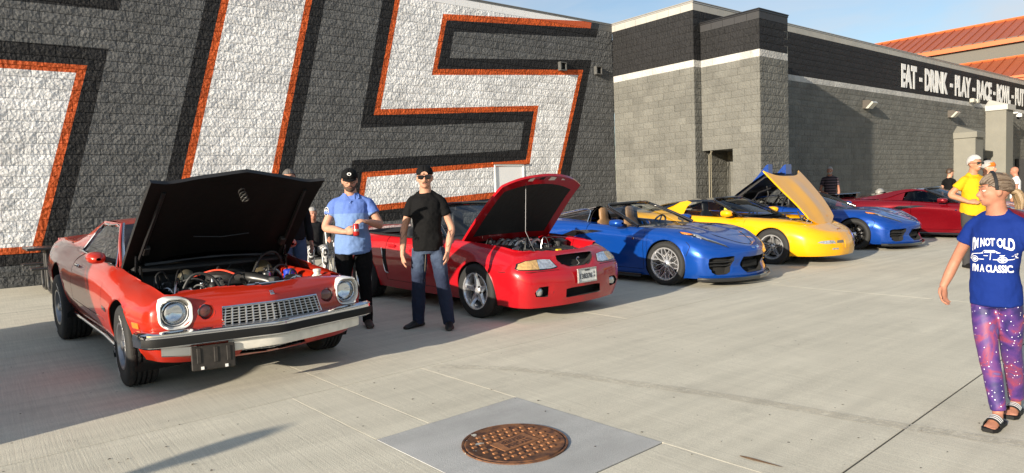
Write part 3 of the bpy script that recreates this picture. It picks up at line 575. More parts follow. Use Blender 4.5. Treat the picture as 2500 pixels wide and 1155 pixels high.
class Car:
    def __init__(s, name, label, loc, head, paintm, group='show cars parked in a row'):
        s.root = empty(name, (loc[0], loc[1], gz(loc[1]))); s.root.rotation_euler = (0, SL, head); tag(s.root, label, 'car', group); s.pm = paintm
    def loft(s, st, ns=7, nr=4, crease=(), nv=17, crown=None, bump=None):
        A = np.array(st, float); S_, R_, _ = A.shape
        t = np.concatenate([[0], np.cumsum(np.mean(np.linalg.norm(np.diff(A, axis=0), axis=2), axis=1))])
        tq = np.concatenate([np.linspace(t[i], t[i+1], ns, endpoint=False) for i in range(S_-1)]+[[t[-1]]]); s.tk = t
        U = np.stack([pchip(t, A[:, r], tq) for r in range(R_)], 1)
        seg = [0]+list(crease)+[R_-1]; cols = []
        for a, b in zip(seg[:-1], seg[1:]):
            r = np.concatenate([[0], np.cumsum(np.mean(np.linalg.norm(np.diff(U[:, a:b+1], axis=1), axis=2), axis=0))]); rq = np.concatenate([np.linspace(r[i], r[i+1], nr, endpoint=False) for i in range(b-a)]+[[r[-1]]])
            blk = np.stack([pchip(r, U[i, a:b+1], rq) for i in range(len(U))], 0); cols.append(blk if not cols else blk[:, 1:])
        Gd = np.concatenate(cols, 1); nu, nv_ = Gd.shape[:2]; s.G = Gd; s.nu = nu; s.nvs = nv_
        V = []; F = []; T = []
        for sg in (1, -1):
            n = len(V); V += [(p[0], p[1]*sg, p[2]) for row in Gd for p in row]
            for i in range(nu-1):
                for j in range(nv_-1): F.append((n+i*nv_+j, n+(i+1)*nv_+j, n+(i+1)*nv_+j+1, n+i*nv_+j+1)); T.append(('s', sg, i, j))
        n = len(V); vs = np.linspace(-1, 1, nv); topr = Gd[:, -1]
        for i in range(nu):
            x, y, z = topr[i]; c = crown(x) if crown else 0
            for v in vs: V.append((x, y*v, z+c*(1-v*v)*min(1, y/.5)+(bump(x, y*v) if bump else 0)))
        for i in range(nu-1):
            for k in range(nv-1): F.append((n+i*nv+k, n+(i+1)*nv+k, n+(i+1)*nv+k+1, n+i*nv+k+1)); T.append(('d', 0, i, k))
        s.V = np.array(V); s.F = F; s.T = T; s.vs = vs; s.nv = nv; s.alive = [True]*len(F)
        s.bvh = BVHTree.FromPolygons([tuple(v) for v in s.V], F); s.V0 = s.V.copy()
    def cen(s, f): return s.V[list(s.F[f])].mean(0)
    def hit(s, axis, sg, a, b):
        k = AX[axis]; o = [0, 0, 0]; d = [0, 0, 0]; o[k[0]] = 6*sg; d[k[0]] = -sg; o[k[1]] = a; o[k[2]] = b
        h = s.bvh.ray_cast(Vector(o), Vector(d)); 
        if h[0] is None:
            q = s.bvh.find_nearest(Vector([0 if i == k[0] else o[i] for i in range(3)])+Vector([2*sg if i == k[0] else 0 for i in range(3)])); p = Vector(q[0]); p[k[1]] = a; p[k[2]] = b; return p, Vector([sg if i == k[0] else 0 for i in range(3)])
        n = h[1]; n = n if n[k[0]]*sg > 0 else -n; return h[0], n
    def cut(s, poly, axis, pred):
        k = AX[axis]; V = s.V; ins = {}
        x0 = min(p[0] for p in poly); x1 = max(p[0] for p in poly); y0 = min(p[1] for p in poly); y1 = max(p[1] for p in poly)
        for f in range(len(s.F)):
            if not s.alive[f]: continue
            c = s.cen(f)
            if not (x0-.1 < c[k[1]] < x1+.1 and y0-.1 < c[k[2]] < y1+.1) or not pred(c): continue
            for v in s.F[f]:
                if v not in ins: ins[v] = pip(V[v][k[1]], V[v][k[2]], poly)
        mv = set()
        for f in range(len(s.F)):
            if not s.alive[f] or not pred(s.cen(f)): continue
            q = [ins.get(v, False) for v in s.F[f]]
            if all(q): s.alive[f] = False
            elif any(q): mv |= {v for v, z in zip(s.F[f], q) if z}
        for v in mv:
            a, b = nearest(poly, V[v][k[1]], V[v][k[2]]); V[v][k[1]] = a; V[v][k[2]] = b
    def take(s, pred):
        """remove faces whose (tag, centre) satisfies pred; returns verts, faces"""
        idx = {}; V = []; F = []
        for f in range(len(s.F)):
            if s.alive[f] and pred(s.T[f], s.cen(f)):
                s.alive[f] = False; g_ = []
                for v in s.F[f]:
                    if v not in idx: idx[v] = len(V); V.append(tuple(s.V[v]))
                    g_.append(idx[v])
                F.append(tuple(g_))
        return V, F
    def finish(s, name='body', mat=None, angle=38):
        idx = {}; V = []; F = []
        for f in range(len(s.F)):
            if s.alive[f]:
                g_ = []
                for v in s.F[f]:
                    if v not in idx: idx[v] = len(V); V.append(tuple(s.V[v]))
                    g_.append(idx[v])
                F.append(tuple(g_))
        s.body = mk(name, V, F, mat or s.pm, s.root, True, angle, weld=.0004); return s.body
    def arch(s, xw, zw, r, y_in=.5, pred=None, lip=None, zlip=.31):
        poly = [(xw+r*math.cos(a), zw+r*math.sin(a)) for a in np.linspace(0, 2*math.pi, 40, endpoint=False)]
        s.cut(poly, 'y', lambda c: abs(c[1]) > .5 and c[2] < zw+r+.08)
        for sg in (1, -1):
            w = B(); l_ = B(); ring = []
            for a in np.linspace(-.45, math.pi+.45, 30):
                px, pz = xw+r*math.cos(a), max(zw+r*math.sin(a), .12); h = s.hit('y', sg, px, pz)[0]; ring.append((px, h.y if abs(h.y) > .5 else sg*.8, pz))
            w.grid([[(p[0], p[1]-sg*.004, p[2]) for p in ring], [(p[0], sg*y_in, p[2]) for p in ring], [(xw, sg*y_in, zw)]*len(ring)])
            l_.tube([(p[0], p[1]-sg*.004, p[2]) for p in ring if p[2] > zlip], .009, 6)
            w.build('wheel_well', M_WELL, s.root, smooth=False); l_.build('arch_lip', lip or s.pm, s.root)
    def door(s, x0, x1, j0, mat=None, name='door', jmax=999, tx=None):
        out = []
        for sg in (1, -1):
            V, F = s.take(lambda t_, c: t_[0] == 's' and t_[1] == sg and j0 <= t_[3] < jmax and x0 < c[0] < x1)
            if not V: continue
            A = np.array(V); c = (A.max(0)+A.min(0))/2; h = (A.max(0)-A.min(0))/2; A[:, 0] = c[0]+(A[:, 0]-c[0])*(1-.007/h[0]); A[:, 2] = c[2]+(A[:, 2]-c[2])*(1-.006/h[2])
            o = mk(name, A, F, mat or s.pm, s.root, True, 38); out.append(o)
        return out
    def patch(s, name, poly, axis, sg, off, mat, parent=None, d=.03, skirt=.02):
        pl = resamp(poly, d); xs = [p[0] for p in pl]; ys = [p[1] for p in pl]; inner = []
        x = min(xs)+d*.5
        while x < max(xs):
            y = min(ys)+d*.5
            while y < max(ys):
                if pip(x, y, pl):
                    c = nearest(pl, x, y)
                    if math.hypot(c[0]-x, c[1]-y) > d*.45: inner.append((x, y))
                y += d
            x += d
        n = len(pl); pts = [Vector(p) for p in pl+inner]; res = delaunay_2d_cdt(pts, [(i, (i+1) % n) for i in range(n)], [], 1, 1e-6)
        V = []; k = AX[axis]; nn = []
        for p in res[0]: h, nm = s.hit(axis, sg, p.x, p.y); V.append(h+nm*off); nn.append(nm)
        F = [tuple(f) for f in res[2]]; m = len(V)
        if skirt:
            for i in range(n): V.append(V[i]-nn[i]*skirt)
            F += [(i, (i+1) % n, m+(i+1) % n, m+i) for i in range(n)]
        return mk(name, V, F, mat, parent or s.root, True, 50)
    def recess(s, name, poly, axis, sg, depth, mat, pred=None, d=.03, parent=None, shrink=.0, back=None):
        """cut an opening in the body and line it"""
        k = AX[axis]; pl = resamp(poly, d); s.cut(pl, axis, pred or (lambda c: c[k[0]]*sg > 0))
        cx = sum(p[0] for p in pl)/len(pl); cy = sum(p[1] for p in pl)/len(pl)
        rim = [s.hit(axis, sg, *p)[0] for p in pl]; inn = []
        for r_, p in zip(rim, pl):
            q = Vector(r_); q[k[0]] -= sg*depth; q[k[1]] += (cx-p[0])*shrink; q[k[2]] += (cy-p[1])*shrink; inn.append(q)
        c0 = sum(inn, Vector())/len(inn); b_ = B(); n = len(pl); rim2 = [r_-Vector([sg*.002 if i == k[0] else 0 for i in range(3)]) for r_ in rim]
        b_.add(rim2+inn+[c0], [(i, (i+1) % n, n+(i+1) % n, n+i) for i in range(n)], 0); b_.F += [(n+i, n+(i+1) % n, 2*n) for i in range(n)]; b_.M += [1 if back else 0]*n
        return b_.build(name, [mat, back] if back else mat, parent or s.root, True, 30)
    def glass(s, name, lo, hi, mat, n=12, m=6, bow=0, parent=None):
        a, b_ = curve(lo, n), curve(hi, n); G = [[a[j].lerp(b_[j], i/m)+Vector((0, 0, bow*math.sin(math.pi*i/m))) for j in range(n)] for i in range(m+1)]
        return B().grid(G).build(name, mat, parent or s.root, True, 60)
    def bar(s, name, pts, r, mat, flat=1, n=8, parent=None, k=6): return B().tube(crom(pts, k) if len(pts) > 2 else pts, r, n, flat=flat).build(name, mat, parent or s.root)
def mirror(pts): return [(p[0], -p[1], p[2]) for p in pts]
def tyre_profile(Rr, w, rim, grooves=4):
    h = w/2; p = [(rim-.012, -h*.72), (rim+.004, -h*.92), (rim+(Rr-rim)*.5, -h*1.02), (Rr-.025, -h*.97), (Rr-.006, -h*.86), (Rr, -h*.76)]
    if grooves:
        gw = .012; ys = np.linspace(-h*.76, h*.76, grooves+2)[1:-1]
        for y in ys: p += [(Rr, y-gw/2), (Rr-.010, y-gw/2+.002), (Rr-.010, y+gw/2-.002), (Rr, y+gw/2)]
    p += [(Rr, h*.76), (Rr-.006, h*.86), (Rr-.025, h*.97), (rim+(Rr-rim)*.5, h*1.02), (rim+.004, h*.92), (rim-.012, h*.72)]; return p
def tyre(Rr, w, rim, blocks=True, grooves=4):
    """tyre about the y axis; the tread is cut into separate blocks by real cross slots"""
    b_ = B(); n = 56; V, F = lathev(tyre_profile(Rr, w, rim, grooves), n, False); V = [(v[0], v[2], v[1]) for v in V]
    mats = []
    for f in F:
        rr = [math.hypot(V[i][0], V[i][2]) for i in f]; mats.append(1 if min(rr) > Rr-.007 else 0)
    b_.V = V; b_.F = F; b_.M = mats
    if blocks:
        h = w/2; k = 44
        ys = np.linspace(-h*.8, h*.8, grooves+2)
        for j in range(grooves+1):
            for i in range(k):
                a = 2*math.pi*(i+.5*(j % 2))/k; da = math.pi/k*.84; y0, y1 = ys[j]+.008, ys[j+1]-.008; q = []
                for rr_ in (Rr-.002, Rr+.0045):
                    for aa, yy in ((a-da, y0), (a+da, y0+.006), (a+da, y1), (a-da, y1-.006)): q.append((rr_*math.cos(aa), yy, rr_*math.sin(aa)))
                b_.add(q, [(4, 5, 6, 7), (0, 1, 5, 4), (1, 2, 6, 5), (2, 3, 7, 6), (3, 0, 4, 7)], 1)
    return b_
def rim_mesh(style, rim, w, mats):
    """outer face towards -y"""
    b_ = B(); h = w/2
    def lat(prof, m=0, n=40): 
        V, F = lathev([(r_, 0) for r_, _ in prof], n, False); V = []; 
        for r_, y in prof:
            for j in range(n): a = 2*math.pi*j/n; V.append((r_*math.cos(a), y, r_*math.sin(a)))
        b_.add(V, F, m)
    lat([(rim-.004, -h*.9), (rim+.006, -h*.93), (rim+.004, -h*.96), (rim-.012, -h*.95), (rim-.02, -h*.82), (rim-.035, -h*.3), (rim-.03, h*.9)], 0)
    lat([(rim-.03, h*.2), (.02, h*.2)], 2)
    def spoke(a, r0_, r1_, w0, w1, y0, y1, th=.02, m=0, sk=0):
        ca, sa = math.cos(a), math.sin(a); V = []
        for rr, ww, yy, aa in ((r0_, w0, y0, a), (r1_, w1, y1, a+sk)):
            c_, s_ = math.cos(aa), math.sin(aa)
            for e, dy in ((-1, th), (-.55, 0), (.55, 0), (1, th)): V.append((rr*c_-e*ww*s_, yy+dy, rr*s_+e*ww*c_))
        b_.add(V, [(0, 1, 5, 4), (1, 2, 6, 5), (2, 3, 7, 6)], m)
    if style == 'five':
        for k in range(5): a = R(90+72*k); spoke(a, .035, rim-.012, .036, .03, -h*.62, -h*.86, .035, 0); spoke(a, .05, rim-.05, .012, .01, -h*.60-.004, -h*.85-.002, .01, 1)
        lat([(.001, -h*.72), (.028, -h*.71), (.036, -h*.66), (.06, -h*.6), (.075, -h*.5)], 0, 24)
        for k in range(5): a = R(90+36+72*k); b_.lathe([(.011, -.015), (.011, .015), (.001, .017)], (.052*math.cos(a), -h*.62, .052*math.sin(a)), Matrix.Rotation(math.pi/2, 3, 'X'), 8, 1)
    elif style == 'mesh':
        for k in range(10):
            a = R(36*k+9); spoke(a, .03, .6*rim, .014, .012, -h*.6, -h*.74, .02, 0)
            for sk in (-.21, .21): spoke(a, .56*rim, rim-.008, .011, .010, -h*.72, -h*.9, .018, 0, sk)
            spoke(a+.31, .3*rim, rim-.01, .008, .008, -h*.62, -h*.86, .015, 1)
        lat([(.001, -h*.74), (.03, -h*.74), (.036, -h*.7), (.06, -h*.6), (.07, -h*.45)], 0, 24)
    elif style == 'split':
        for k in range(5):
            a = R(72*k+90)
            for d in (-.17, .17): spoke(a+d*.5, .03, rim-.01, .018, .017, -h*.6, -h*.88, .025, 0, d*.9)
            spoke(a, .05, rim*.5, .012, .01, -h*.6, -h*.7, .02, 1)
        lat([(.001, -h*.72), (.03, -h*.72), (.036, -h*.68), (.06, -h*.6), (.07, -h*.45)], 1, 24)
    elif style == 'star':
        for k in range(5):
            a = R(90+72*k); spoke(a, .02, rim-.012, .05, .018, -h*.66, -h*.88, .03, 0, .06)
        lat([(.001, -h*.76), (.03, -h*.75), (.045, -h*.7), (.07, -h*.55)], 0, 24)
        for k in range(5): a = R(90+36+72*k); b_.lathe([(.011, -.02), (.011, .012), (.001, .014)], (.06*math.cos(a), -h*.62, .06*math.sin(a)), Matrix.Rotation(math.pi/2, 3, 'X'), 8, 1)
    elif style == 'rally':
        lat([(rim-.02, -h*.7), (rim-.05, -h*.55), (.12, -h*.62), (.1, -h*.7), (.05, -h*.72), (.045, -h*.9), (.03, -h*.95), (.001, -h*.95)], 0, 40)
        for k in range(8): spoke(R(45*k+20), .105, rim-.05, .03, .05, -h*.63-.003, -h*.57-.003, .006, 1)
    return b_
def wheels(car, spots, mats, rimstyle, turn=0, letters=None):
    """spots: (x, y_outer, R, width, rim)"""
    cache = {}
    for (x, yo, Rr, w, rim, tr) in spots:
        for sg in (-1, 1):
            e = empty('wheel', (x, sg*(yo-w/2), Rr-.006), parent=car.root); e.rotation_euler = (0, 0, tr if sg < 0 else math.pi+tr)
            key = (Rr, w, rim)
            if key not in cache:
                ty = tyre(Rr, w, rim).build('tyre', [M_TYRE, M_TREAD], e, angle=40); rm_ = rim_mesh(rimstyle, rim, w, mats).build('rim', mats, e, angle=40); cache[key] = (ty, rm_)
                dk = B(); V, F = lathev([(.06, 0), (.15, 0), (.15, .02), (.06, .02)], 28, False); dk.add([(v[0], v[2]-w*.02, v[1]) for v in V], F); d_ = dk.build('brake_disc', M_ALU, e); cache[key] += (d_,)
                if letters:
                    lb = B()
                    for txt, a0, sp in letters:
                        for i, ch in enumerate(txt):
                            if ch == ' ': continue
                            V, F = textmesh(ch, .042, .001, .0008, 'CENTER'); a = R(a0)-i*sp; rr = rim+(Rr-rim)*.42
                            for_ = []
                            for v in V: rx = rr+v[1]; aa = a-v[0]/rr; for_.append((rx*math.cos(aa), -w/2*1.015-.004-v[2], rx*math.sin(aa)))
                            lb.add(for_, F)
                    cache[key] += (lb.build('tyre_lettering', M_WHT, e, smooth=False, kind='stuff'),)
            else:
                for o in cache[key]: dup(o, e)
def seat(car, x, y, z, mat, w=.5, parent=None, hr=True):
    b_ = B(); c = []
    for zz, xx, ww, th in ((0, 0, .46, .10), (.12, -.05, .52, .13), (.3, -.1, .5, .12), (.45, -.15, .44, .10), (.56, -.18, .34, .08), (.6, -.185, .2, .07), (.66, -.19, .22, .08), (.76, -.2, .2, .07), (.79, -.2, .1, .04)):
        c.append([(x+xx+th/2*math.cos(a), y+ww/2*w/.5*math.copysign(abs(math.sin(a))**.6, math.sin(a)), z+zz) for a in np.linspace(0, 2*math.pi, 17)])
    b_.grid(c); b_.F.append(tuple(range(16*0, 17))); b_.M.append(0)
    b_.box((x+.25, y, z-.02), (.55, .5*w/.5, .16), bev=.05); return b_.build('seat', mat, car.root, angle=60)
def steering(car, x, y, z, mat=M_DASH):
    b_ = B(); M_ = Matrix.Rotation(R(-65), 3, 'Y'); ring = [M_ @ Vector((.18*math.cos(a), .18*math.sin(a), 0))+Vector((x, y, z)) for a in np.linspace(0, 2*math.pi, 25)]; b_.tube(ring, .016, 8, cap=False)
    for a in (0, 2.6, -2.6): b_.tube([Vector((x, y, z)), M_ @ Vector((.17*math.cos(a), .17*math.sin(a), 0))+Vector((x, y, z))], .014, 6)
    b_.ell((x, y, z), (.05, .06, .05)); b_.tube([(x, y, z), (x+.3, y, z-.12)], .03); return b_.build('steering_wheel', mat, car.root)
def mirrorpod(car, x, y, z, mat, L_=.14, w=.2, h=.13):
    for sg in (-1, 1):
        b_ = B(); c = []
        for t_, k in ((0, .25), (.12, .75), (.4, 1), (.75, .98), (1, .9)): c.append([(x+.06-L_*t_, sg*(y+.11)+w/2*k*math.copysign(abs(math.cos(a))**.8, math.cos(a)), z+h/2*k*math.copysign(abs(math.sin(a))**.8, math.sin(a))) for a in np.linspace(0, 2*math.pi, 21)])
        b_.grid(c); o = b_.build('door_mirror', mat, car.root, angle=60); q = B(); q.add(c[-1][:-1], [tuple(range(20))]); q.build('mirror_glass', M_CHR, o, smooth=False); st_ = B(); st_.tube([(x, sg*(y-.06), z-.05), (x-.02, sg*(y+.06), z-.01)], .025, 8, flat=.7); st_.build('stalk', M_BLKP, o)
def underbody(car, x0, x1, w=.62, z=.2, wheels_=()):
    b_ = B(); b_.box(((x0+x1)/2, 0, z+.06), (x1-x0, 2*w, .12)); b_.build('underbody', M_WELL, car.root, smooth=False)
def hinge_panel(car, V, F, ox, oz, ang, mats, name='hood', th=.022, under=.0, inset=None):
    """close a lifted skin into a panel with its own underside and swing it about the y axis through (ox, oz)"""
    me = bpy.data.meshes.new('q'); me.from_pydata(V, [], F); b_ = bmesh.new(); b_.from_mesh(me); bmesh.ops.remove_doubles(b_, verts=b_.verts, dist=1e-4); bmesh.ops.recalc_face_normals(b_, faces=b_.faces)
    if sum(f.normal.z for f in b_.faces) < 0: bmesh.ops.reverse_faces(b_, faces=b_.faces)
    b_.normal_update(); top_ = list(b_.faces); vv = list(b_.verts); mp_ = {}
    for v in vv: mp_[v] = b_.verts.new(v.co-v.normal*th)
    for f in top_: nf = b_.faces.new([mp_[v] for v in reversed(f.verts)]); nf.material_index = 1
    for e in list(b_.edges):
        if len(e.link_faces) == 1 and e.verts[0] in mp_ and e.verts[1] in mp_: f = e.link_faces[0]; nf = b_.faces.new([e.verts[1], e.verts[0], mp_[e.verts[0]], mp_[e.verts[1]]]); nf.material_index = 2
    bmesh.ops.recalc_face_normals(b_, faces=b_.faces)
    b_.to_mesh(me); b_.free()
    for m in mats: me.materials.append(m)
    me.polygons.foreach_set('use_smooth', [True]*len(me.polygons)); me.set_sharp_from_angle(angle=R(38)); me.transform(Matrix.Translation((-ox, 0, -oz)))
    o = bpy.data.objects.new(name, me); COL.objects.link(o); o.parent = car.root; o.location = (ox, 0, oz); o.rotation_euler = (0, ang, 0); return o
def hoodskin(c, xr, xf, hw, nu=22, nv=25, zlo=.5):
    """sample a lid off the deck: xr(y), xf(y) ends, hw(t) half width; cuts the hole and returns verts, faces"""
    G = []
    for i in range(nu):
        row = []
        for j in range(nv):
            u, v = i/(nu-1), -1+2*j/(nv-1); y = v*hw(u); x = xr(y)+(xf(y)-xr(y))*u; row.append(tuple(c.hit('z', 1, x, y)[0]))
        G.append(row)
    out_ = [(p[0], p[1]) for p in G[0]]+[(r_[-1][0], r_[-1][1]) for r_ in G[1:]]+[(p[0], p[1]) for p in G[-1][::-1][1:]]+[(r_[0][0], r_[0][1]) for r_ in G[::-1][1:-1]]
    c.cut(out_, 'z', lambda p: p[2] > zlo)
    return [p for r_ in G for p in r_], [(i*nv+j, (i+1)*nv+j, (i+1)*nv+j+1, i*nv+j+1) for i in range(nu-1) for j in range(nv-1)]
def sidewin(c, sg, lo, hi, mat, name='side_window'):
    m_ = lambda L_: [(p[0], p[1]*sg, p[2]) for p in L_]; return c.glass(name, m_(lo), m_(hi), mat, 10, 4)
def plate(car, c, w, h, txt, small, n=(1, 0, 0), tilt=0):
    e = B(); rz = math.atan2(n[1], n[0]); M_ = Matrix.Rotation(rz, 3, 'Z') @ Matrix.Rotation(tilt, 3, 'Y')
    e.box(c, (.012, w, h), rot=M_, bev=.004); o = e.build('licence_plate', P('plate_white', (.62, .62, .6), .45, var=.12, vscale=30), car.root, smooth=False)
    f = B()
    for dy, dz, sy, sz in ((0, h/2, w+.02, .014), (0, -h/2, w+.02, .014), (w/2, 0, .014, h), (-w/2, 0, .014, h)): f.box(Vector(c)+M_ @ Vector((.004, dy, dz)), (.018, sy, sz), rot=M_)
    f.build('plate_frame', P('plate_frame', (.42, .42, .4), .4, metal=.5, var=.4, vscale=60), o, smooth=False)
    for tx, sz, dy, dz, sx in txt:
        V, F = textmesh(tx, sz, .001, .0012, 'CENTER'); s = B(); s.add([Vector(c)+M_ @ Vector((.0085+v[2], dy+v[0]*sx, dz+v[1])) for v in V], F); s.build('plate_text', P('plate_ink', (.03, .03, .04), .5), o, smooth=False)
    return o
# ---------------------------------------------------------------- 1970s red coupe, hood up
HEAD = math.atan2(-.998, .062)
def carloc(px, py, half):
    """front axle centre from the ground contact of the near front tyre's outer face"""
    g_ = ong(px, py); rgt = Vector((-math.cos(HEAD+math.pi/2), -math.sin(HEAD+math.pi/2))); return (g_.x-rgt.x*half, g_.y-rgt.y*half)
RED = paint('red_orange_paint', (.37, .019, .006), rough=.3)
def camaro(name, label, loc, head, pm, full=True):
    c = Car(name, label, loc, head, pm)
    def S(xs, ys, zs): return [(xs[i] if isinstance(xs, (list, tuple)) else xs, ys[i] if isinstance(ys, (list, tuple)) else ys, zs[i]) for i in range(7)]
    st = [S([-3.90, -3.96, -3.98, -3.98, -3.96, -3.93, -3.90], 0, [.38, .44, .52, .64, .78, .90, .97]), S([-3.89, -3.95, -3.97, -3.97, -3.95, -3.92, -3.89], .45, [.38, .44, .52, .64, .78, .90, .965]),
        S([-3.82, -3.86, -3.88, -3.88, -3.86, -3.84, -3.82], [.78, .80, .82, .83, .80, .76, .70], [.38, .44, .52, .64, .78, .90, .955]), S(-3.55, [.85, .88, .91, .92, .89, .84, .74], [.36, .43, .52, .64, .78, .88, .95]),
        S(-3.15, [.86, .90, .935, .95, .925, .87, .75], [.34, .42, .52, .65, .79, .89, .955]), S(-2.743, [.86, .91, .945, .96, .935, .88, .76], [.30, .40, .51, .65, .79, .89, .95]), S(-2.3, [.86, .91, .945, .955, .93, .87, .77], [.27, .37, .50, .64, .78, .87, .93]),
        S(-1.8, [.86, .905, .935, .945, .92, .87, .79], [.25, .35, .48, .62, .76, .85, .905]), S(-1.2, [.86, .90, .93, .94, .92, .87, .80], [.25, .34, .47, .61, .75, .83, .885]), S(-.62, [.86, .90, .93, .945, .925, .87, .79], [.25, .34, .47, .61, .74, .83, .885]),
        S(-.25, [.86, .90, .935, .955, .935, .87, .77], [.25, .34, .47, .61, .73, .815, .865]), S(0, [.86, .90, .94, .96, .935, .86, .755], [.25, .34, .47, .61, .725, .80, .845]), S(.3, [.85, .89, .925, .945, .92, .84, .735], [.26, .34, .47, .60, .70, .78, .825]),
        S([.52, .54, .55, .55, .54, .53, .50], [.82, .86, .90, .92, .90, .825, .72], [.27, .34, .46, .585, .685, .76, .80]), S([.62, .66, .68, .68, .67, .65, .61], [.78, .82, .86, .885, .875, .81, .71], [.27, .34, .46, .58, .675, .75, .785]),
        S([.66, .72, .745, .745, .735, .715, .68], [.70, .73, .77, .795, .79, .75, .68], [.26, .33, .45, .575, .67, .745, .775]), S([.70, .77, .80, .80, .785, .76, .72], [.52, .53, .55, .56, .56, .54, .50], [.25, .32, .45, .57, .66, .735, .765]),
        S([.73, .82, .86, .86, .84, .815, .77], [.28, .28, .29, .29, .29, .28, .26], [.24, .31, .45, .57, .66, .73, .76]), S([.75, .85, .90, .90, .88, .855, .81], 0, [.235, .31, .45, .57, .66, .73, .76])]
    def bump(x, y):
        a = abs(y); return (.03*max(0, min(1, (.47-a)/.1))*max(0, min(1, (x+.75)/.2))*max(0, min(1, (.68-x)/.12)) if x > -.75 else 0)+(.012*max(0, 1-abs(a-.62)/.1) if -.6 < x < .6 else 0)
    c.loft(st, 6, 3, (3,), 25, lambda x: .03, bump)
    gx = c.G[:, -1, 0]
    c.arch(0, .335, .385, .45); c.arch(-2.743, .36, .405, .45)
    # hood skin and cabin opening
    vh = .9
    hood = hoodskin(c, lambda y: -.62, lambda y: .60+.15*max(0, 1-abs(y)/.62)**1.2+.03*max(0, (abs(y)-.62)/.08), lambda u: .77-.03*u) if full else None
    c.take(lambda t_, p: t_[0] == 'd' and -2.95 < p[0] < -.72)
    c.door(-1.95, -.64, 5, jmax=99)
    for sg in (1, -1): c.cut([(sg*.715+.112*math.cos(a), .655+.112*math.sin(a)) for a in np.linspace(0, 2*math.pi, 24, endpoint=False)], 'x', lambda p: p[0] > .45)
    c.cut([(-.41, .53), (.41, .53), (.385, .668), (-.385, .668)], 'x', lambda p: p[0] > .45)
    # nose openings: turn lamps and lower grille
    for sg in (1, -1): c.recess('lamp_recess', [(sg*.505+.062*math.cos(a), .645+.062*math.sin(a)) for a in np.linspace(0, 2*math.pi, 20, endpoint=False)], 'x', 1, .05, pm, lambda p: p[0] > .5)
    c.recess('lower_opening', [(-.42, .31), (-.36, .275), (0, .255), (.36, .275), (.42, .31), (.4, .35), (-.4, .35)], 'x', 1, .09, M_WELL, lambda p: p[0] > .5)
    c.finish()
    underbody(c, -3.6, .5, .60, .22)
    wheels(c, [(0, .94, .335, .235, .19, -.06), (-2.743, .965, .365, .29, .19, 0)], [P('rim_grey', (.30, .30, .31), .3, metal=.8), M_GUN, M_WELL], 'rally', letters=[('RADIAL T/A', 250, .13), ('RADIAL T/A', 70, .13)])
    # greenhouse
    wb = [(-.62, .74, .90), (-.5, .5, .915), (-.43, 0, .925)]; wt = [(-1.30, .57, 1.215), (-1.245, .35, 1.235), (-1.22, 0, 1.245)]
    full_ = lambda L_: L_+[(p[0], -p[1], p[2]) for p in L_[::-1][1:]]
    c.glass('windshield', full_(wb), full_(wt), M_GLASS, 17, 6, .02)
    rt = [(-2.15, .56, 1.215), (-2.15, .3, 1.235), (-2.15, 0, 1.24)]; rb = [(-2.98, .60, .965), (-3.02, .3, .985), (-3.03, 0, .99)]
    G = []
    for k in range(9):
        t_ = k/8; G.append([Vector(a).lerp(Vector(b_), t_)+Vector((0, 0, .022*math.sin(math.pi*t_))) for a, b_ in zip(curve(full_(wt), 17), curve(full_(rt), 17))])
    B().grid(G).build('roof', pm, c.root, angle=60)
    c.glass('rear_window', full_(rb), full_(rt), M_GLASS, 17, 6, .02)
    for sg in (1, -1):
        m_ = lambda L_: [(p[0], p[1]*sg, p[2]) for p in L_]
        # side glass, sail panel, pillars
        c.glass('side_window', m_([(-.66, .775, .895), (-1.3, .785, .895), (-2.12, .775, .925)]), m_([(-1.22, .60, 1.19), (-1.6, .605, 1.20), (-1.98, .61, 1.175)]), M_TINT, 10, 4)
        q = B(); q.grid([[Vector(p) for p in row] for row in (m_([(-1.98, .605, 1.18), (-2.1, .635, 1.1), (-2.2, .69, 1.0), (-2.14, .78, .915)]), m_([(-2.15, .57, 1.213), (-2.4, .59, 1.14), (-2.65, .64, 1.04), (-2.72, .765, .945)]), m_([(-2.15, .55, 1.218), (-2.5, .555, 1.13), (-2.8, .585, 1.025), (-3.02, .72, .958)]))]); q.build('sail_panel', pm, c.root, angle=60)
        q = B(); q.grid([[Vector(p) for p in row] for row in (m_(curve([(-1.30, .57, 1.218), (-1.6, .572, 1.226), (-2.15, .56, 1.22)], 8)), m_(curve([(-1.22, .61, 1.19), (-1.6, .613, 1.203), (-2.0, .615, 1.178)], 8)))]); q.build('roof_rail', pm, c.root, angle=60)
        c.bar('windshield_pillar', m_([(-.60, .765, .885), (-.95, .685, 1.06), (-1.28, .59, 1.212)]), .03, pm, .55)
        c.bar('windshield_trim', m_([(-.585, .745, .905), (-.93, .665, 1.075), (-1.275, .57, 1.225)]), .014, P('blue_chrome_trim', (.62, .66, .72), .15, metal=1), 1)
        c.bar('window_trim', m_([(-.68, .785, .90), (-1.24, .612, 1.185), (-1.6, .618, 1.2), (-1.98, .62, 1.175), (-2.13, .785, .922)]), .011, M_CHR, 1)
        c.bar('belt_trim', m_([(-.66, .79, .893), (-1.3, .80, .89), (-2.12, .79, .917)]), .010, M_CHR, 1)
        # rear spoiler end, side marker, sill strip, badge, door handle
        q = B(); q.prism([(-3.88, .82), (-3.5, .84), (-3.56, .89), (-3.86, .95), (-3.9, .945)], 1, 0 if sg > 0 else -.74, .74 if sg > 0 else 0); q.build('rear_spoiler', pm, c.root, smooth=False)
        c.bar('sill_trim', m_([(-2.25, .885, .255), (-1.2, .885, .245), (-.45, .885, .245)]), .014, M_CHR)
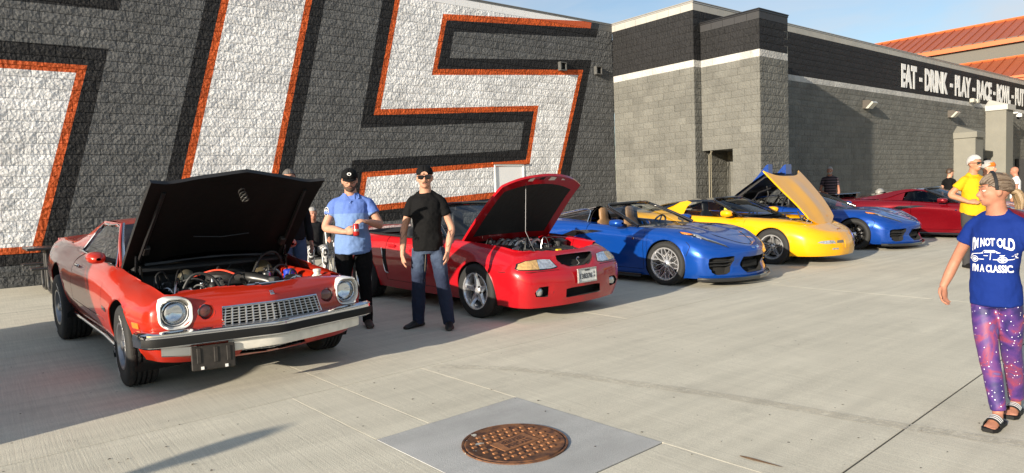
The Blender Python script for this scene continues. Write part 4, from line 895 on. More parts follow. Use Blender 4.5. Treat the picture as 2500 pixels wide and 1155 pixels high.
        for d in c.root.children:
            if d.name.startswith('door') and d.type == 'MESH' and d.data.vertices and (sum(v.co.y for v in list(d.data.vertices)[:5])*sg > 0) and not d.children:
                hp, hn = c.hit('y', sg, -1.75, .80); q = B(); q.box(hp+hn*.012, (.14, .025, .03), bev=.008); q.build('door_handle', M_CHR, d)
        c.patch('side_marker', rrect(.13, .045, .01, 2, .47, .56), 'y', sg, .006, M_AMB)
        c.patch('fender_badge', rrect(.14, .035, .005, 1, -.52, .56), 'y', sg, .004, M_BLKG)
        # headlamp: rounded white bezel, bowl, lens
        hc = Vector((.735, sg*.715, .655)); e = B(); rings = []
        for xx, k, rr_ in ((-.10, 1.05, .045), (.045, 1.04, .05), (.06, 1.0, .05), (.058, .93, .05)): rings.append([(hc.x+xx+(-.03 if sg*p[0] > .08 else 0), hc.y+p[0]*k, hc.z+p[1]*k) for p in rrect(.222, .232, .08, 6)])
        rings.append([(hc.x-.02, hc.y+p[0], hc.z+p[1]) for p in rrect(.195, .195, .0974, 6)])
        e.grid([r_+[r_[0]] for r_ in rings]); hb = e.build('headlamp', M_WHT, c.root, angle=40)
        q = B(); q.lathe([(.001, -.035), (.045, -.03), (.075, -.015), (.087, .01), (.089, .018)], hc+Vector((-.03, 0, 0)), 'X', 28, cap=False); q.build('reflector', M_REFL, hb)
        q = B(); q.lathe([(.088, .0), (.08, .02), (.048, .033), (.001, .038)], hc+Vector((-.012, 0, 0)), 'X', 28, cap=False); q.build('lens', M_LENSG, hb)
        q = B(); q.lathe([(.087, .0), (.095, .004), (.096, .018), (.089, .02)], hc+Vector((-.012, 0, 0)), 'X', 28, cap=False); q.build('retaining_ring', M_CHR, hb)
        q = B(); lx = c.hit('x', 1, sg*.505, .645)[0].x-.045; q.lathe([(.056, 0), (.054, .025), (.035, .035), (.001, .038)], (lx, sg*.505, .645), 'X', 24, cap=False); tl = q.build('turn_lamp', P('smoked_red_lens', (.12, .03, .025), .15, coat=1), c.root); q = B(); q.lathe([(.056, 0), (.06, .03), (.055, .032)], (lx, sg*.505, .645), 'X', 24, cap=False); q.build('lamp_ring', M_ALU, tl)
    # grille: two flat halves meeting at the peak
    gr = empty('grille', (0, 0, 0), parent=c.root); zb, zt_ = .525, .672
    for sg in (1, -1):
        def gp(u, v, o_=0):  # u 0 centre..1 outer, v 0..1
            x = (.955-.09*u)-(.045*v)+o_; return Vector((x, sg*u*(.42-.03*v), zb+(zt_-zb)*v-.006*u))
        q = B(); q.add([gp(0, 0, -.04), gp(1, 0, -.04), gp(1, 1, -.04), gp(0, 1, -.04)], [(0, 1, 2, 3)]); q.build('grille_backing', M_WELL, gr, smooth=False)
        for k in range(8): u = (k+.5)/8; q = B(); a, b_ = gp(u, .02), gp(u, .98); q.add([a+Vector((0, -.004, 0)), a+Vector((0, .004, 0)), b_+Vector((0, .004, 0)), b_+Vector((0, -.004, 0)), a+Vector((-.03, -.004, 0)), a+Vector((-.03, .004, 0)), b_+Vector((-.03, .004, 0)), b_+Vector((-.03, -.004, 0))], [(0, 1, 2, 3), (0, 3, 7, 4), (1, 2, 6, 5)]); q.build('grille_bar', M_SILV, gr, smooth=False)
        for k in range(7): v = (k+.5)/7; q = B(); a, b_ = gp(.01, v), gp(.99, v); dz = Vector((0, 0, .003)); dx = Vector((-.03, 0, -.004)); q.add([a-dz, b_-dz, b_+dz, a+dz, a-dz+dx, b_-dz+dx, b_+dz+dx, a+dz+dx], [(0, 1, 2, 3), (3, 2, 6, 7), (0, 1, 5, 4)]); q.build('grille_bar', M_SILV, gr, smooth=False)
        q = B(); q.tube([gp(0, 0, .004), gp(1, 0, .004), gp(1, 1, .004), gp(0, 1, .004)], .009, 6); q.build('grille_frame', M_CHR, gr)
        q = B()
        for k in range(7): u = k/7*.4; x = .80-.10*u/.4; q.box((x-.03, sg*(u+.02), .305), (.02, .006, .07))
        for k in range(3): q.tube([(.785, 0, .275+k*.03), (.70, sg*.40, .29+k*.025)], .004, 4)
        q.build('lower_grille', M_SILV, c.root, smooth=False)
    q = B(); V, F = [], []; 
    q.box((.84, 0, .735), (.05, .035, .012), bev=.004, rot=Matrix.Rotation(R(35), 3, 'Y')); q.build('nose_emblem', M_ALU, c.root)
    # bumper: chrome bar, rubber face, pale filler bar
    path = [(.60, .945, .475), (.73, .925, .475), (.80, .85, .475), (.87, .55, .475), (.945, .2, .475), (.985, 0, .475)]
    pf = path+[(p[0], -p[1], p[2]) for p in path[::-1][1:]]
    def sweep(profile, pts, n=5):
        pp = crom(pts, n); G = []
        for i, p in enumerate(pp):
            a, b_ = pp[max(0, i-1)], pp[min(len(pp)-1, i+1)]; t_ = (b_-a); nrm = Vector((-t_.y, t_.x, 0)).normalized(); nrm = -nrm if nrm.dot(p-Vector((-2, 0, p.z))) < 0 else nrm
            G.append([p+nrm*d+Vector((0, 0, z)) for d, z in profile])
        return G
    q = B(); G = sweep([(-.06, -.055), (.01, -.065), (.035, -.05), (.04, 0), (.035, .045), (.005, .062), (-.07, .058)], pf); q.grid(G); q.build('bumper', M_CHR, c.root, angle=50)
    bp_ = [o for o in c.root.children if o.name.startswith('bumper')][0]
    q = B(); q.grid(sweep([(.03, -.048), (.050, -.042), (.054, -.01), (.050, .016), (.03, .022)], pf[1:-1])); q.build('rubber_strip', M_RUB, bp_, angle=50)
    q = B(); lo = [(.76, .80, .375), (.84, .55, .372), (.91, .2, .37), (.94, 0, .37), (.91, -.2, .37), (.87, -.38, .37)]; q.grid(sweep([(-.03, -.04), (.02, -.045), (.03, -.03), (.03, .035), (.0, .045)], lo)); q.build('bumper_filler', P('cream_paint', (.7, .67, .6), .45, var=.12, vscale=12), bp_, angle=40)
    q = B(); q.grid(sweep([(-.02, -.035), (.02, -.04), (.03, -.03), (.03, .03)], [(.83, -.60, .37), (.79, -.72, .375), (.74, -.82, .38)])); q.build('bumper_filler', M_ALU, bp_, angle=40)
    q = B(); R_ = Matrix.Rotation(-.27, 3, 'Z'); pc = Vector((.885, -.50, .305)); q.box(pc, (.02, .31, .19), bev=.008, rot=R_); 
    for dy in (-.1, .02, .11): q.box(pc+R_ @ Vector((.012, dy, .02)), (.012, .03, .12), bev=.004, rot=R_)
    pb_ = q.build('plate_bracket', P('bracket_black', (.016, .013, .011), .5, var=.5, vscale=25), c.root, smooth=False); q = B()
    for dy in (-.08, .09): q.box(pc+R_ @ Vector((.014, dy, -.075)), (.01, .022, .022), rot=R_)
    q.build('clip', M_WHT, pb_, smooth=False)
    mirrorpod(c, -.80, .80, .955, pm, .2, .15, .105)
    # cabin
    q = B(); q.box((-.75, 0, .86), (.5, 1.4, .1), bev=.04); q.box((-2.6, 0, .80), (.9, 1.3, .06)); q.box((-1.7, 0, .42), (2.2, 1.5, .05)); q.build('dashboard', M_DASH, c.root)
    seat(c, -1.55, .38, .42, M_SEATR); seat(c, -1.55, -.38, .42, M_SEATR); steering(c, -1.05, .38, .86)
    for k in (0, 1): c.bar('wiper', [(-.52, .1-.5*k, .93), (-.62, .35-.5*k, .975)], .008, M_BLKP)
    if full:
        hood_o = hinge_panel(c, hood[0], hood[1], -.60, .885, R(-42.5), [pm, P('hood_underside', (.004, .004, .004), .7, spec=.25, bump=.3, bscale=9, bdist=.02), M_BLKP], 'hood', .03)
        q = B(); q.tube([Vector((.52+1.1-1.05, 0, -.1))+Vector((.035*math.cos(a*9), .035*math.sin(a*9), -.11*a)) for a in np.linspace(0, 5, 60)] if False else [Vector((1.12+.0, .028*math.cos(a), -.13))+Vector((.028*math.sin(a), 0, -.006*a)) for a in np.linspace(0, 22, 90)], .006, 6); q.build('latch_spring', P('spring_dull', (.02, .018, .016), .6), hood_o)
        for k, (x, y) in enumerate(((.3, .62), (.3, -.62))): q = B(); q.box((x, y, -.06), (.10, .06, .05), bev=.01); q.build('hinge_bracket', M_IRON, hood_o)
        q = B()
        for y0_ in (-.66, .66): q.tube([(.03, y0_, -.05), (1.08, y0_*.92, -.10)], .018, 6)
        q.tube([(.08, -.6, -.05), (.12, 0, -.055), (.08, .6, -.05)], .02, 6); q.tube([(.45, -.25, -.06), (.42, 0, -.06), (.45, .25, -.06)], .006, 6); q.build('hood_brace', M_BLKP, hood_o)
        for y0_ in (-.68, .68): q = B(); q.tube([(-.5, y0_, .74), (-.42, y0_, 1.02)], .014); q.tube([(-.38, y0_*.98, .74), (-.36, y0_*.98, .93)], .012); q.build('hood_strut', M_GUN, c.root)
        # engine bay
        q = B(); q.box((-.02, 0, .28), (1.3, 1.3, .04)); q.box((-.62, 0, .6), (.05, 1.4, .62)); q.box((.60, 0, .55), (.04, 1.25, .3))
        for s_ in (-1, 1): q.box((0, s_*.66, .55), (1.2, .04, .36)); 
        q.build('engine_bay', P('bay_dirty_black', (.012, .011, .01), .7, var=.5, vscale=10), c.root, smooth=False)
        for s_ in (-1, 1):
            q = B(); q.grid([[(x, s_*y, z) for x in np.linspace(-.5, .52, 8)] for y, z in ((.70, .80), (.64, .77), (.60, .66), (.58, .5))]); q.build('inner_fender', pm if s_ > 0 else M_BLKP, c.root, angle=60)
        q = B(); q.box((-.15, 0, .56), (.62, .42, .26), bev=.05); q.build('engine_block', M_IRON, c.root)
        for s_ in (-1, 1): q = B(); q.box((-.15, s_*.24, .67), (.6, .15, .08), bev=.03); q.build('valve_cover', P('valve_cover_black', (.02, .02, .02), .35, coat=.4), c.root)
        q = B(); q.box((-.18, 0, .745), (.46, .26, .07), bev=.03); q.lathe([(.16, -.03), (.17, -.02), (.17, .03), (.15, .045), (.02, .05)], (-.2, 0, .79), 'Z', 28); q.build('intake_plenum', M_IRON, c.root)
        q = B(); q.tube(crom([(.02, .04, .80), (.2, .08, .80), (.36, .20, .76), (.48, .22, .68)], 5), .045, 14); q.build('air_tube', P('air_tube_black', (.02, .02, .02), .35), c.root)
        q = B(); q.lathe([(.02, -.07), (.075, -.06), (.085, -.03), (.085, .03), (.075, .06), (.02, .07)], (.32, .42, .72), 'X', 20)
        for k in range(12): a = k*math.pi/6; q.box((.39, .42+.055*math.cos(a), .72+.055*math.sin(a)), (.012, .012, .03), rot=Matrix.Rotation(-a+1.57, 3, 'X'))
        q.build('alternator', M_ALU, c.root)
        q = B(); q.lathe([(.02, -.1), (.05, -.1), (.053, -.08), (.053, .06), (.045, .07), (.01, .07)], (.02, .52, .75), 'Z', 20); q.build('blue_canister', P('blue_plastic', (.02, .05, .4), .35), c.root)
        q = B(); q.lathe([(.08, -.02), (.095, .0), (.09, .03), (.04, .055), (.01, .06)], (-.47, .46, .77), Matrix.Rotation(R(60), 3, 'Y'), 24); q.build('brake_booster', P('zinc_gold', (.25, .19, .1), .4, metal=.8), c.root)
        q = B(); q.lathe([(.02, -.06), (.06, -.05), (.065, .04), (.03, .06)], (-.42, -.28, .78), Matrix.Rotation(R(70), 3, 'Y'), 20); q.build('wiper_motor', P('zinc_dull', (.25, .22, .15), .45, metal=.8), c.root)
        hs = random.Random(5)
        for k in range(34):
            x_, y_ = hs.uniform(-.5, .46), hs.uniform(-.58, .56); sz = hs.uniform(.02, .05); q = B(); z_ = hs.uniform(.66, .80)
            if k % 3: q.box((x_, y_, z_), (sz*hs.uniform(1, 2.4), sz*hs.uniform(1, 2), sz*hs.uniform(.8, 1.6)), bev=.006, rz=hs.uniform(0, 3))
            else: q.lathe([(sz*.5, -sz), (sz*.8, -sz*.6), (sz*.8, sz*.6), (sz*.4, sz)], (x_, y_, z_), hs.choice(['X', 'Y', 'Z']), 12)
            q.build('engine_fitting', hs.choice([M_IRON, M_BLKP, M_IRON, M_HOSE, M_ALU]), c.root)
        for k in range(28):
            x0_, y0_ = hs.uniform(-.45, .4), hs.uniform(-.55, .55); x1_, y1_ = x0_+hs.uniform(-.35, .35), y0_+hs.uniform(-.4, .4); zm = hs.uniform(.74, .86)
            q = B(); q.tube(crom([(x0_, y0_, .62), (x0_*.7+x1_*.3, y0_*.7+y1_*.3, zm), (x0_*.3+x1_*.7, y0_*.3+y1_*.7, zm-.02), (max(-.55, min(.5, x1_)), max(-.6, min(.6, y1_)), .6)], 5), hs.choice([.006, .009, .013]), 6); q.build('hose', hs.choice([M_HOSE, M_HOSE, M_HOSE, M_IRON, M_ALU]), c.root)
        q = B(); q.tube(crom([(-.3, -.25, .80), (-.2, -.12, .85), (-.05, -.06, .86), (.05, .02, .82)], 5), .008, 8); q.build('hose', M_ORNG, c.root)
        q = B(); q.tube(crom([(-.35, .30, .74), (-.38, .42, .92), (-.42, .58, .94), (-.45, .68, .76)], 6), .012, 8); q.build('hose', M_HOSE, c.root)
        for x_, y_, z_, sz in ((.1, -.42, .72, .05), (-.1, -.48, .70, .06), (.25, -.22, .70, .05), (.3, -.5, .66, .05), (-.3, -.45, .74, .05), (.22, .0, .66, .06), (.15, .3, .68, .05), (-.25, .35, .76, .04)):
            q = B(); q.box((x_, y_, z_), (sz*1.8, sz*1.4, sz*1.5), bev=.012, rz=x_*3); q.build('engine_fitting', random.choice([M_IRON, M_ALU, M_BLKP, M_IRON]), c.root)
        for x_, y_, z_ in ((.33, -.48, .70), (.40, .43, .72), (.48, -.32, .62)): q = B(); q.box((x_, y_, z_), (.012, .035, .035), rot=Matrix.Rotation(.5, 3, 'X')); q.build('white_tag', M_WHT, c.root, smooth=False)
        q = B(); q.tube([(.56, -.45, .745), (.60, 0, .765), (.56, .45, .755)], .022, 8); q.build('radiator_support', M_BLKP, c.root); q = B(); q.tube([(.585, -.1, .785), (.585, .42, .785)], .008, 6); q.box((.58, .33, .79), (.05, .07, .02), bev=.005); q.box((.585, -.02, .79), (.03, .04, .02), bev=.005); q.build('latch_bar', M_CHR, c.root)
        q = B(); q.box((.44, .60, .745), (.09, .09, .10), bev=.02); q.lathe([(.03, 0), (.03, .03), (.036, .03), (.036, .05), (.01, .055)], (.44, .60, .79), 'Z', 16); q.build('washer_bottle', P('bottle_white', (.62, .6, .52), .4), c.root)
        q = B(); q.tube(crom([(.2, .5, .73), (.35, .58, .75), (.45, .52, .74), (.5, .4, .70)], 5), .02, 8); q.build('hose', M_HOSE, c.root); q = B(); q.box((.48, -.03, .735), (.13, .16, .03), bev=.008); q.build('fan_shroud', P('shroud_red', (.5, .03, .015), .4), c.root)
    # stance: tail sits high, cabin raised
    def lift(x): return .026*max(0, -x)+.035*max(0, min(1, (-x-.35)/.5))
    done = set()
    def walk(o, dx, dz0):
        for k in o.children:
            if k.name.startswith('wheel') and k.type == 'EMPTY': continue
            if k.name.startswith('hood') and k.rotation_euler.y: k.location.z += lift(k.location.x); continue
            if k.type == 'MESH' and k.data.name not in done:
                done.add(k.data.name)
                for v in k.data.vertices: v.co.z += lift(v.co.x)
            walk(k, 0, 0)
    walk(c.root, 0, 0)
    return c
cl = carloc(301, 942, .94)
CAMARO = camaro('coupe_car', 'old red two-door coupe with black-lined hood raised, nearest the camera', cl, HEAD, RED)
# ---------------------------------------------------------------- red convertible with its hood on a prop rod
def ST(xs, ys, zs):
    n = len(zs); f_ = lambda q, i: q[i] if isinstance(q, (list, tuple)) else q
    return [(f_(xs, i), f_(ys, i), zs[i]) for i in range(n)]
CRIM = paint('crimson_paint', (.36, .005, .010), rough=.3)
def mustang(name, label, loc, head, pm):
    c = Car(name, label, loc, head, pm)
    Z = [.20, .30, .42, .56, .70, .81, .88]
    st = [ST([-3.60, -3.68, -3.72, -3.72, -3.69, -3.66, -3.60], 0, [.30, .36, .48, .62, .78, .92, .985]), ST([-3.58, -3.66, -3.70, -3.70, -3.67, -3.64, -3.58], .45, [.30, .36, .48, .62, .78, .92, .98]),
        ST([-3.48, -3.54, -3.57, -3.57, -3.55, -3.52, -3.48], [.76, .79, .81, .82, .80, .76, .70], [.29, .36, .48, .62, .78, .91, .965]), ST(-3.2, [.84, .88, .905, .915, .89, .84, .76], [.27, .35, .48, .62, .77, .89, .95]),
        ST(-2.574, [.84, .89, .925, .935, .915, .86, .78], [.22, .33, .47, .62, .76, .87, .935]), ST(-2.1, [.84, .88, .905, .915, .895, .85, .79], [.20, .31, .45, .60, .74, .86, .92]), ST(-1.4, [.83, .87, .89, .90, .885, .845, .80], [.19, .30, .43, .58, .73, .85, .905]),
        ST(-.7, [.83, .865, .89, .90, .885, .845, .79], [.19, .29, .42, .57, .72, .84, .90]), ST(-.3, [.83, .87, .90, .915, .89, .84, .765], [.19, .29, .42, .57, .71, .825, .885]), ST(0, [.83, .87, .905, .92, .895, .83, .74], [.19, .29, .42, .57, .70, .81, .865]),
        ST(.3, [.83, .87, .90, .91, .88, .80, .71], [.18, .28, .42, .56, .68, .78, .835]), ST([.58, .60, .61, .61, .59, .56, .52], [.82, .86, .885, .885, .85, .77, .68], [.17, .27, .41, .55, .655, .745, .795]),
        ST([.76, .78, .80, .79, .73, .68, .63], [.72, .76, .785, .78, .745, .68, .61], [.165, .26, .40, .54, .64, .725, .775]), ST([.85, .865, .88, .865, .79, .74, .69], [.47, .49, .50, .50, .48, .45, .41], [.165, .25, .40, .535, .63, .715, .76]),
        ST([.89, .91, .925, .905, .83, .775, .72], [.24, .25, .25, .25, .24, .23, .21], [.165, .25, .40, .53, .625, .71, .755]), ST([.90, .925, .94, .92, .84, .785, .73], 0, [.165, .25, .40, .53, .62, .705, .75])]
    c.loft(st, 6, 3, (4,), 23, lambda x: .035 if x > -.8 else .02)
    c.arch(0, .325, .355, .45, zlip=.26); c.arch(-2.574, .325, .36, .45, zlip=.27)
    hood = hoodskin(c, lambda y: -.48+.05*abs(y), lambda y: .715-.17*(abs(y)/.66)**2.2, lambda u: .755-.075*u**1.5)
    c.take(lambda t_, p: t_[0] == 'd' and -2.85 < p[0] < -.74 and abs(p[1]) < .70)
    doors = c.door(-1.95, -.75, 3)
    for sg in (1, -1):
        c.recess('fog_recess', [(sg*y, z) for y, z in ((.70, .30), (.72, .36), (.68, .405), (.55, .41), (.45, .38), (.47, .31), (.55, .285))], 'x', 1, .07, M_WELL, lambda p: p[0] > .4)
    c.recess('lower_opening', [(-.40, .27), (-.36, .345), (-.2, .36), (.2, .36), (.36, .345), (.40, .27), (.25, .25), (-.25, .25)], 'x', 1, .10, M_WELL, lambda p: p[0] > .4)
    c.recess('upper_opening', [(-.35, .728), (-.26, .63), (-.14, .592), (.14, .592), (.26, .63), (.35, .728), (.15, .733), (-.15, .733)], 'x', 1, .10, M_WELL, lambda p: p[0] > .4)
    c.finish(); underbody(c, -3.4, .6, .6, .17)
    wheels(c, [(0, .915, .325, .245, .217, .03), (-2.574, .925, .325, .245, .217, 0)], [M_WCH, M_GUN, M_WELL], 'star')
    full_ = lambda L_: L_+[(p[0], -p[1], p[2]) for p in L_[::-1][1:]]
    wb = [(-.74, .74, .915), (-.54, .5, .945), (-.44, 0, .955)]; wt = [(-1.28, .58, 1.30), (-1.22, .35, 1.325), (-1.20, 0, 1.335)]
    c.glass('windshield', full_(wb), full_(wt), M_GLASS, 17, 6, .02); c.bar('windshield_frame', [(x+.12, y, z) for x, y, z in [(-.82, .755, .90), (-1.12, .68, 1.12), (-1.40, .585, 1.31), (-1.335, .35, 1.335), (-1.315, 0, 1.345), (-1.335, -.35, 1.335), (-1.40, -.585, 1.31), (-1.12, -.68, 1.12), (-.82, -.755, .90)]], .026, M_BLKG, .8, k=5)
    q = B(); q.box((-1.36, 0, 1.27), (.03, .24, .06), bev=.012); q.build('rear_view_mirror', M_BLKP, c.root)
    # cabin and folded roof
    q = B(); q.box((-.98, 0, .87), (.42, 1.42, .12), bev=.05); q.build('dashboard', M_DASH, c.root); q = B(); q.box((-1.9, 0, .32), (2.1, 1.45, .05)); q.box((-2.55, 0, .65), (.1, 1.35, .5)); q.build('floor_pan', M_DASH, c.root, smooth=False)
    seat(c, -1.75, .37, .42, M_SEATB); seat(c, -1.75, -.37, .42, M_SEATB); steering(c, -1.28, .37, .87)
    q = B(); q.box((-2.35, 0, .66), (.25, 1.2, .35), bev=.08); q.build('rear_bench', M_SEATB, c.root)
    G = [[(-2.5-.45*t_-(.12*abs(v)*(1-t_)), v*.72, .915+.075*math.sin(math.pi*min(1, t_*1.15+.05))*(1-.25*abs(v)**3)) for v in np.linspace(-1, 1, 15)] for t_ in np.linspace(0, 1, 9)]
    q = B(); q.grid(G); q.build('folded_soft_top', P('soft_top_cloth', (.015, .015, .016), .85, bump=.4, bscale=25), c.root, angle=60)
    for sg in (1, -1):
        m_ = lambda L_: [(p[0], p[1]*sg, p[2]) for p in L_]
        c.bar('belt_moulding', m_([(-.82, .80, .905), (-1.4, .815, .912), (-2.1, .80, .927), (-2.6, .765, .94)]), .016, M_BLKP)
        # side scoop with bright edge
        c.patch('side_scoop', [(-2.06, .74), (-1.97, .735), (-1.92, .42), (-2.0, .46)], 'y', sg, .004, M_WELL); hp = [c.hit('y', sg, x, z)[0] for x, z in ((-2.08, .75), (-1.99, .45), (-1.91, .405))]; c.bar('scoop_trim', [p+Vector((0, sg*.008, 0)) for p in hp], .008, M_ALU)
        for d in doors:
            if (d.data.vertices[0].co.y*sg) > 0: hp, hn = c.hit('y', sg, -1.83, .78); q = B(); q.box(hp+hn*.008, (.17, .03, .045), bev=.014); q.build('door_handle', pm, d)
        # headlamps: dark surround, clear inner lamp, amber outer
        surr = [(.35, .605), (.40, .692), (.55, .706), (.72, .70), (.81, .672), (.845, .62), (.83, .602), (.6, .588), (.40, .592)]; c.patch('headlamp', [(sg*a, b_) for a, b_ in surr], 'x', 1, .004, M_BLKG)
        hl = [o for o in c.root.children if o.name.startswith('headlamp')][-1]
        c.patch('clear_lens', [(sg*a, b_) for a, b_ in ((.362, .608), (.41, .688), (.50, .698), (.578, .698), (.602, .60), (.45, .597))], 'x', 1, .010, P('clear_lamp', (.62, .64, .67), .16, metal=.7, coat=1, var=.35, vscale=28, bump=.6, bscale=40, bdist=.01), hl); c.patch('amber_lens', [(sg*a, b_) for a, b_ in ((.608, .598), (.583, .698), (.72, .692), (.80, .664), (.832, .62), (.82, .608))], 'x', 1, .010, P('amber_clear', (.66, .40, .15), .18, coat=1, metal=.35, var=.3, vscale=30, bump=.6, bscale=45, bdist=.01), hl)
        fx = c.hit('x', 1, sg*.635, .345)[0].x; q = B(); q.lathe([(.05, 0), (.048, .02), (.03, .03), (.001, .033)], (fx-.045, sg*.63, .345), 'X', 20, cap=False); fl = q.build('fog_lamp', P('fog_glass', (.5, .5, .48), .1, metal=.6, coat=1), c.root); q = B(); q.lathe([(.05, -.02), (.056, .02), (.05, .024)], (fx-.045, sg*.63, .345), 'X', 20, cap=False); q.build('lamp_ring', M_CHR, fl)
        pts = [c.hit('x', 1, sg*y, .578)[0]+Vector((.001, 0, 0)) for y in (.36, .5, .65, .78)]+[c.hit('y', sg, x, .578)[0]+Vector((0, sg*.001, 0)) for x in (.52, .42)]; c.bar('bumper_seam', pts, .0035, M_WELL)
        c.bar('washer_nozzle', m_([(-.70, .3, .955), (-.66, .3, .965)]), .01, M_BLKP)
    q = B(); ex = .83; pts = crom([(ex, -.02, .60), (ex+.004, .018, .62), (ex+.004, -.004, .645), (ex, -.022, .668), (ex, .004, .69), (ex, .02, .678)], 5); q.tube(pts, [.006]*len(pts), 8, flat=1.8); q.build('snake_emblem', M_CHR, c.root)
    plate(c, (.957, .02, .485), .305, .152, [('138376', .082, -.03, -.036, .92), ('E', .034, .118, .012, .9), ('A', .034, .118, -.03, .9), ('ILLINOIS', .022, 0, .052, 1)], '', tilt=-.05)
    mirrorpod(c, -.98, .80, .965, pm, .18, .19, .125)
    ho = hinge_panel(c, hood[0], hood[1], -.42, .905, R(-50), [pm, pm, pm], 'hood', .03)
    me = ho.data
    # black liner on the underside and labels
    me.materials.append(P('hood_felt', (.012, .012, .012), .9, bump=.5, bscale=12, bdist=.02))
    for p_ in me.polygons:
        if p_.material_index == 1:
            c_ = p_.center
            if .07 < c_.x < .97-.10*(c_.y/.6)**2 and abs(c_.y) < .60-.05*c_.x: p_.material_index = 3
    def hz(x, y): return min((v.co for v in me.vertices), key=lambda c_: (c_.x-x)**2+(c_.y-y)**2-.02*(-c_.z)).z-.004
    for x, y, w, h in ((1.05, -.26, .075, .06), (1.07, .10, .10, .085), (1.06, .30, .06, .06), (1.07, -.08, .07, .06)): q = B(); q.box((x, y, hz(x, y)), (h, w, .006), rot=Matrix.Rotation(R(14), 3, 'Y')); q.build('hood_label' if w != .07 or h != .06 else 'latch_hole', M_WHT if not (w == .07 and h == .06) else M_WELL, ho, smooth=False)
    q = B(); tip = Vector((-.42, 0, .905))+Matrix.Rotation(R(-50), 3, 'Y') @ Vector((1.0, -.30, -.10)); q.tube([(.50, -.35, .72), (.3, -.33, 1.0), tip], .004, 6); q.build('prop_rod', M_GUN, c.root)
    # engine bay
    q = B(); q.box((-.02, 0, .30), (1.15, 1.25, .04)); q.box((-.62, 0, .6), (.05, 1.35, .55)); q.box((.56, 0, .5), (.04, 1.0, .35))
    for s_ in (-1, 1): q.box((-.05, s_*.64, .55), (1.1, .04, .4))
    q.build('engine_bay', M_WELL, c.root, smooth=False)
    for s_ in (-1, 1): q = B(); q.grid([[(x, s_*(y-.05*max(0, x)), z-.08*max(0, x)) for x in np.linspace(-.55, .52, 8)] for y, z in ((.725, .86), (.66, .845), (.63, .76), (.62, .6))]); q.build('inner_fender', pm, c.root, angle=60)
    q = B(); q.box((-.2, 0, .58), (.6, .5, .3), bev=.05); q.build('engine_block', M_IRON, c.root)
    for s_ in (-1, 1): q = B(); q.box((-.2, s_*.26, .74), (.56, .16, .12), bev=.035, rot=Matrix.Rotation(s_*-.3, 3, 'X')); q.build('cam_cover', M_ALU, c.root)
    for k in range(8): q = B(); s_ = 1 if k % 2 else -1; q.tube(crom([(-.4+.06*k, s_*.02, .82), (-.4+.06*k, s_*.12, .86), (-.4+.06*k, s_*.22, .78)], 4), .024, 8); q.build('intake_runner', M_ALU, c.root)
    q = B(); q.box((-.2, 0, .80), (.5, .14, .08), bev=.03); q.build('plenum', M_ALU, c.root)
    q = B(); q.box((.36, .05, .725), (.26, .78, .07), bev=.02, rot=Matrix.Rotation(.12, 3, 'Y'))
    for k in range(5): q.box((.36, -.28+.16*k, .765), (.24, .02, .02), bev=.005, rot=Matrix.Rotation(.12, 3, 'Y'))
    q.build('radiator_cover', M_BLKP, c.root); q = B(); q.box((.505, .02, .755), (.04, .08, .03), bev=.008); q.build('yellow_cap', P('cap_yellow', (.75, .48, .03), .4), c.root)
    q = B(); q.box((.30, -.50, .70), (.2, .2, .12), bev=.02); q.box((.42, -.42, .775), (.05, .1, .01)); q.build('battery', P('battery_red', (.3, .02, .02), .5), c.root); q = B(); q.lathe([(.10, -.1), (.11, .08), (.06, .11), (.01, .12)], (.05, .50, .74), 'Z', 20); q.build('air_filter', M_BLKP, c.root)
    hs = random.Random(9)
    for k in range(16):
        x0_, y0_ = hs.uniform(-.5, .3), hs.uniform(-.5, .5); x1_, y1_ = x0_+hs.uniform(-.3, .3), y0_+hs.uniform(-.4, .4); zm = hs.uniform(.78, .90)
        q = B(); q.tube(crom([(x0_, y0_, .66), (x0_*.7+x1_*.3, y0_*.7+y1_*.3, zm), (x0_*.3+x1_*.7, y0_*.3+y1_*.7, zm-.02), (max(-.55, min(.45, x1_)), max(-.55, min(.55, y1_)), .66)], 5), hs.choice([.006, .010, .016]), 6); q.build('hose', hs.choice([M_HOSE, M_HOSE, M_ALU, M_IRON]), c.root)
    for x_, y_, z_, sz in ((.05, -.45, .76, .06), (-.25, -.5, .80, .06), (-.4, .48, .82, .06), (.12, .2, .76, .06), (.1, -.15, .77, .05), (-.5, -.2, .84, .05)): q = B(); q.box((x_, y_, z_), (sz*2, sz*1.6, sz*1.4), bev=.012, rz=x_*3); q.build('engine_fitting', hs.choice([M_IRON, M_ALU, M_BLKP]), c.root)
    q = B(); G = [[(-.48-.20*t_+.05*abs(y), y, .905+.03*t_) for y in np.linspace(-.74, .74, 13)] for t_ in np.linspace(0, 1, 3)]; q.grid(G); q.build('cowl', M_BLKP, c.root)
    return c
MUST = mustang('convertible_car', 'crimson convertible with hood propped open and front licence plate', carloc(1160, 776, .915), HEAD, CRIM)
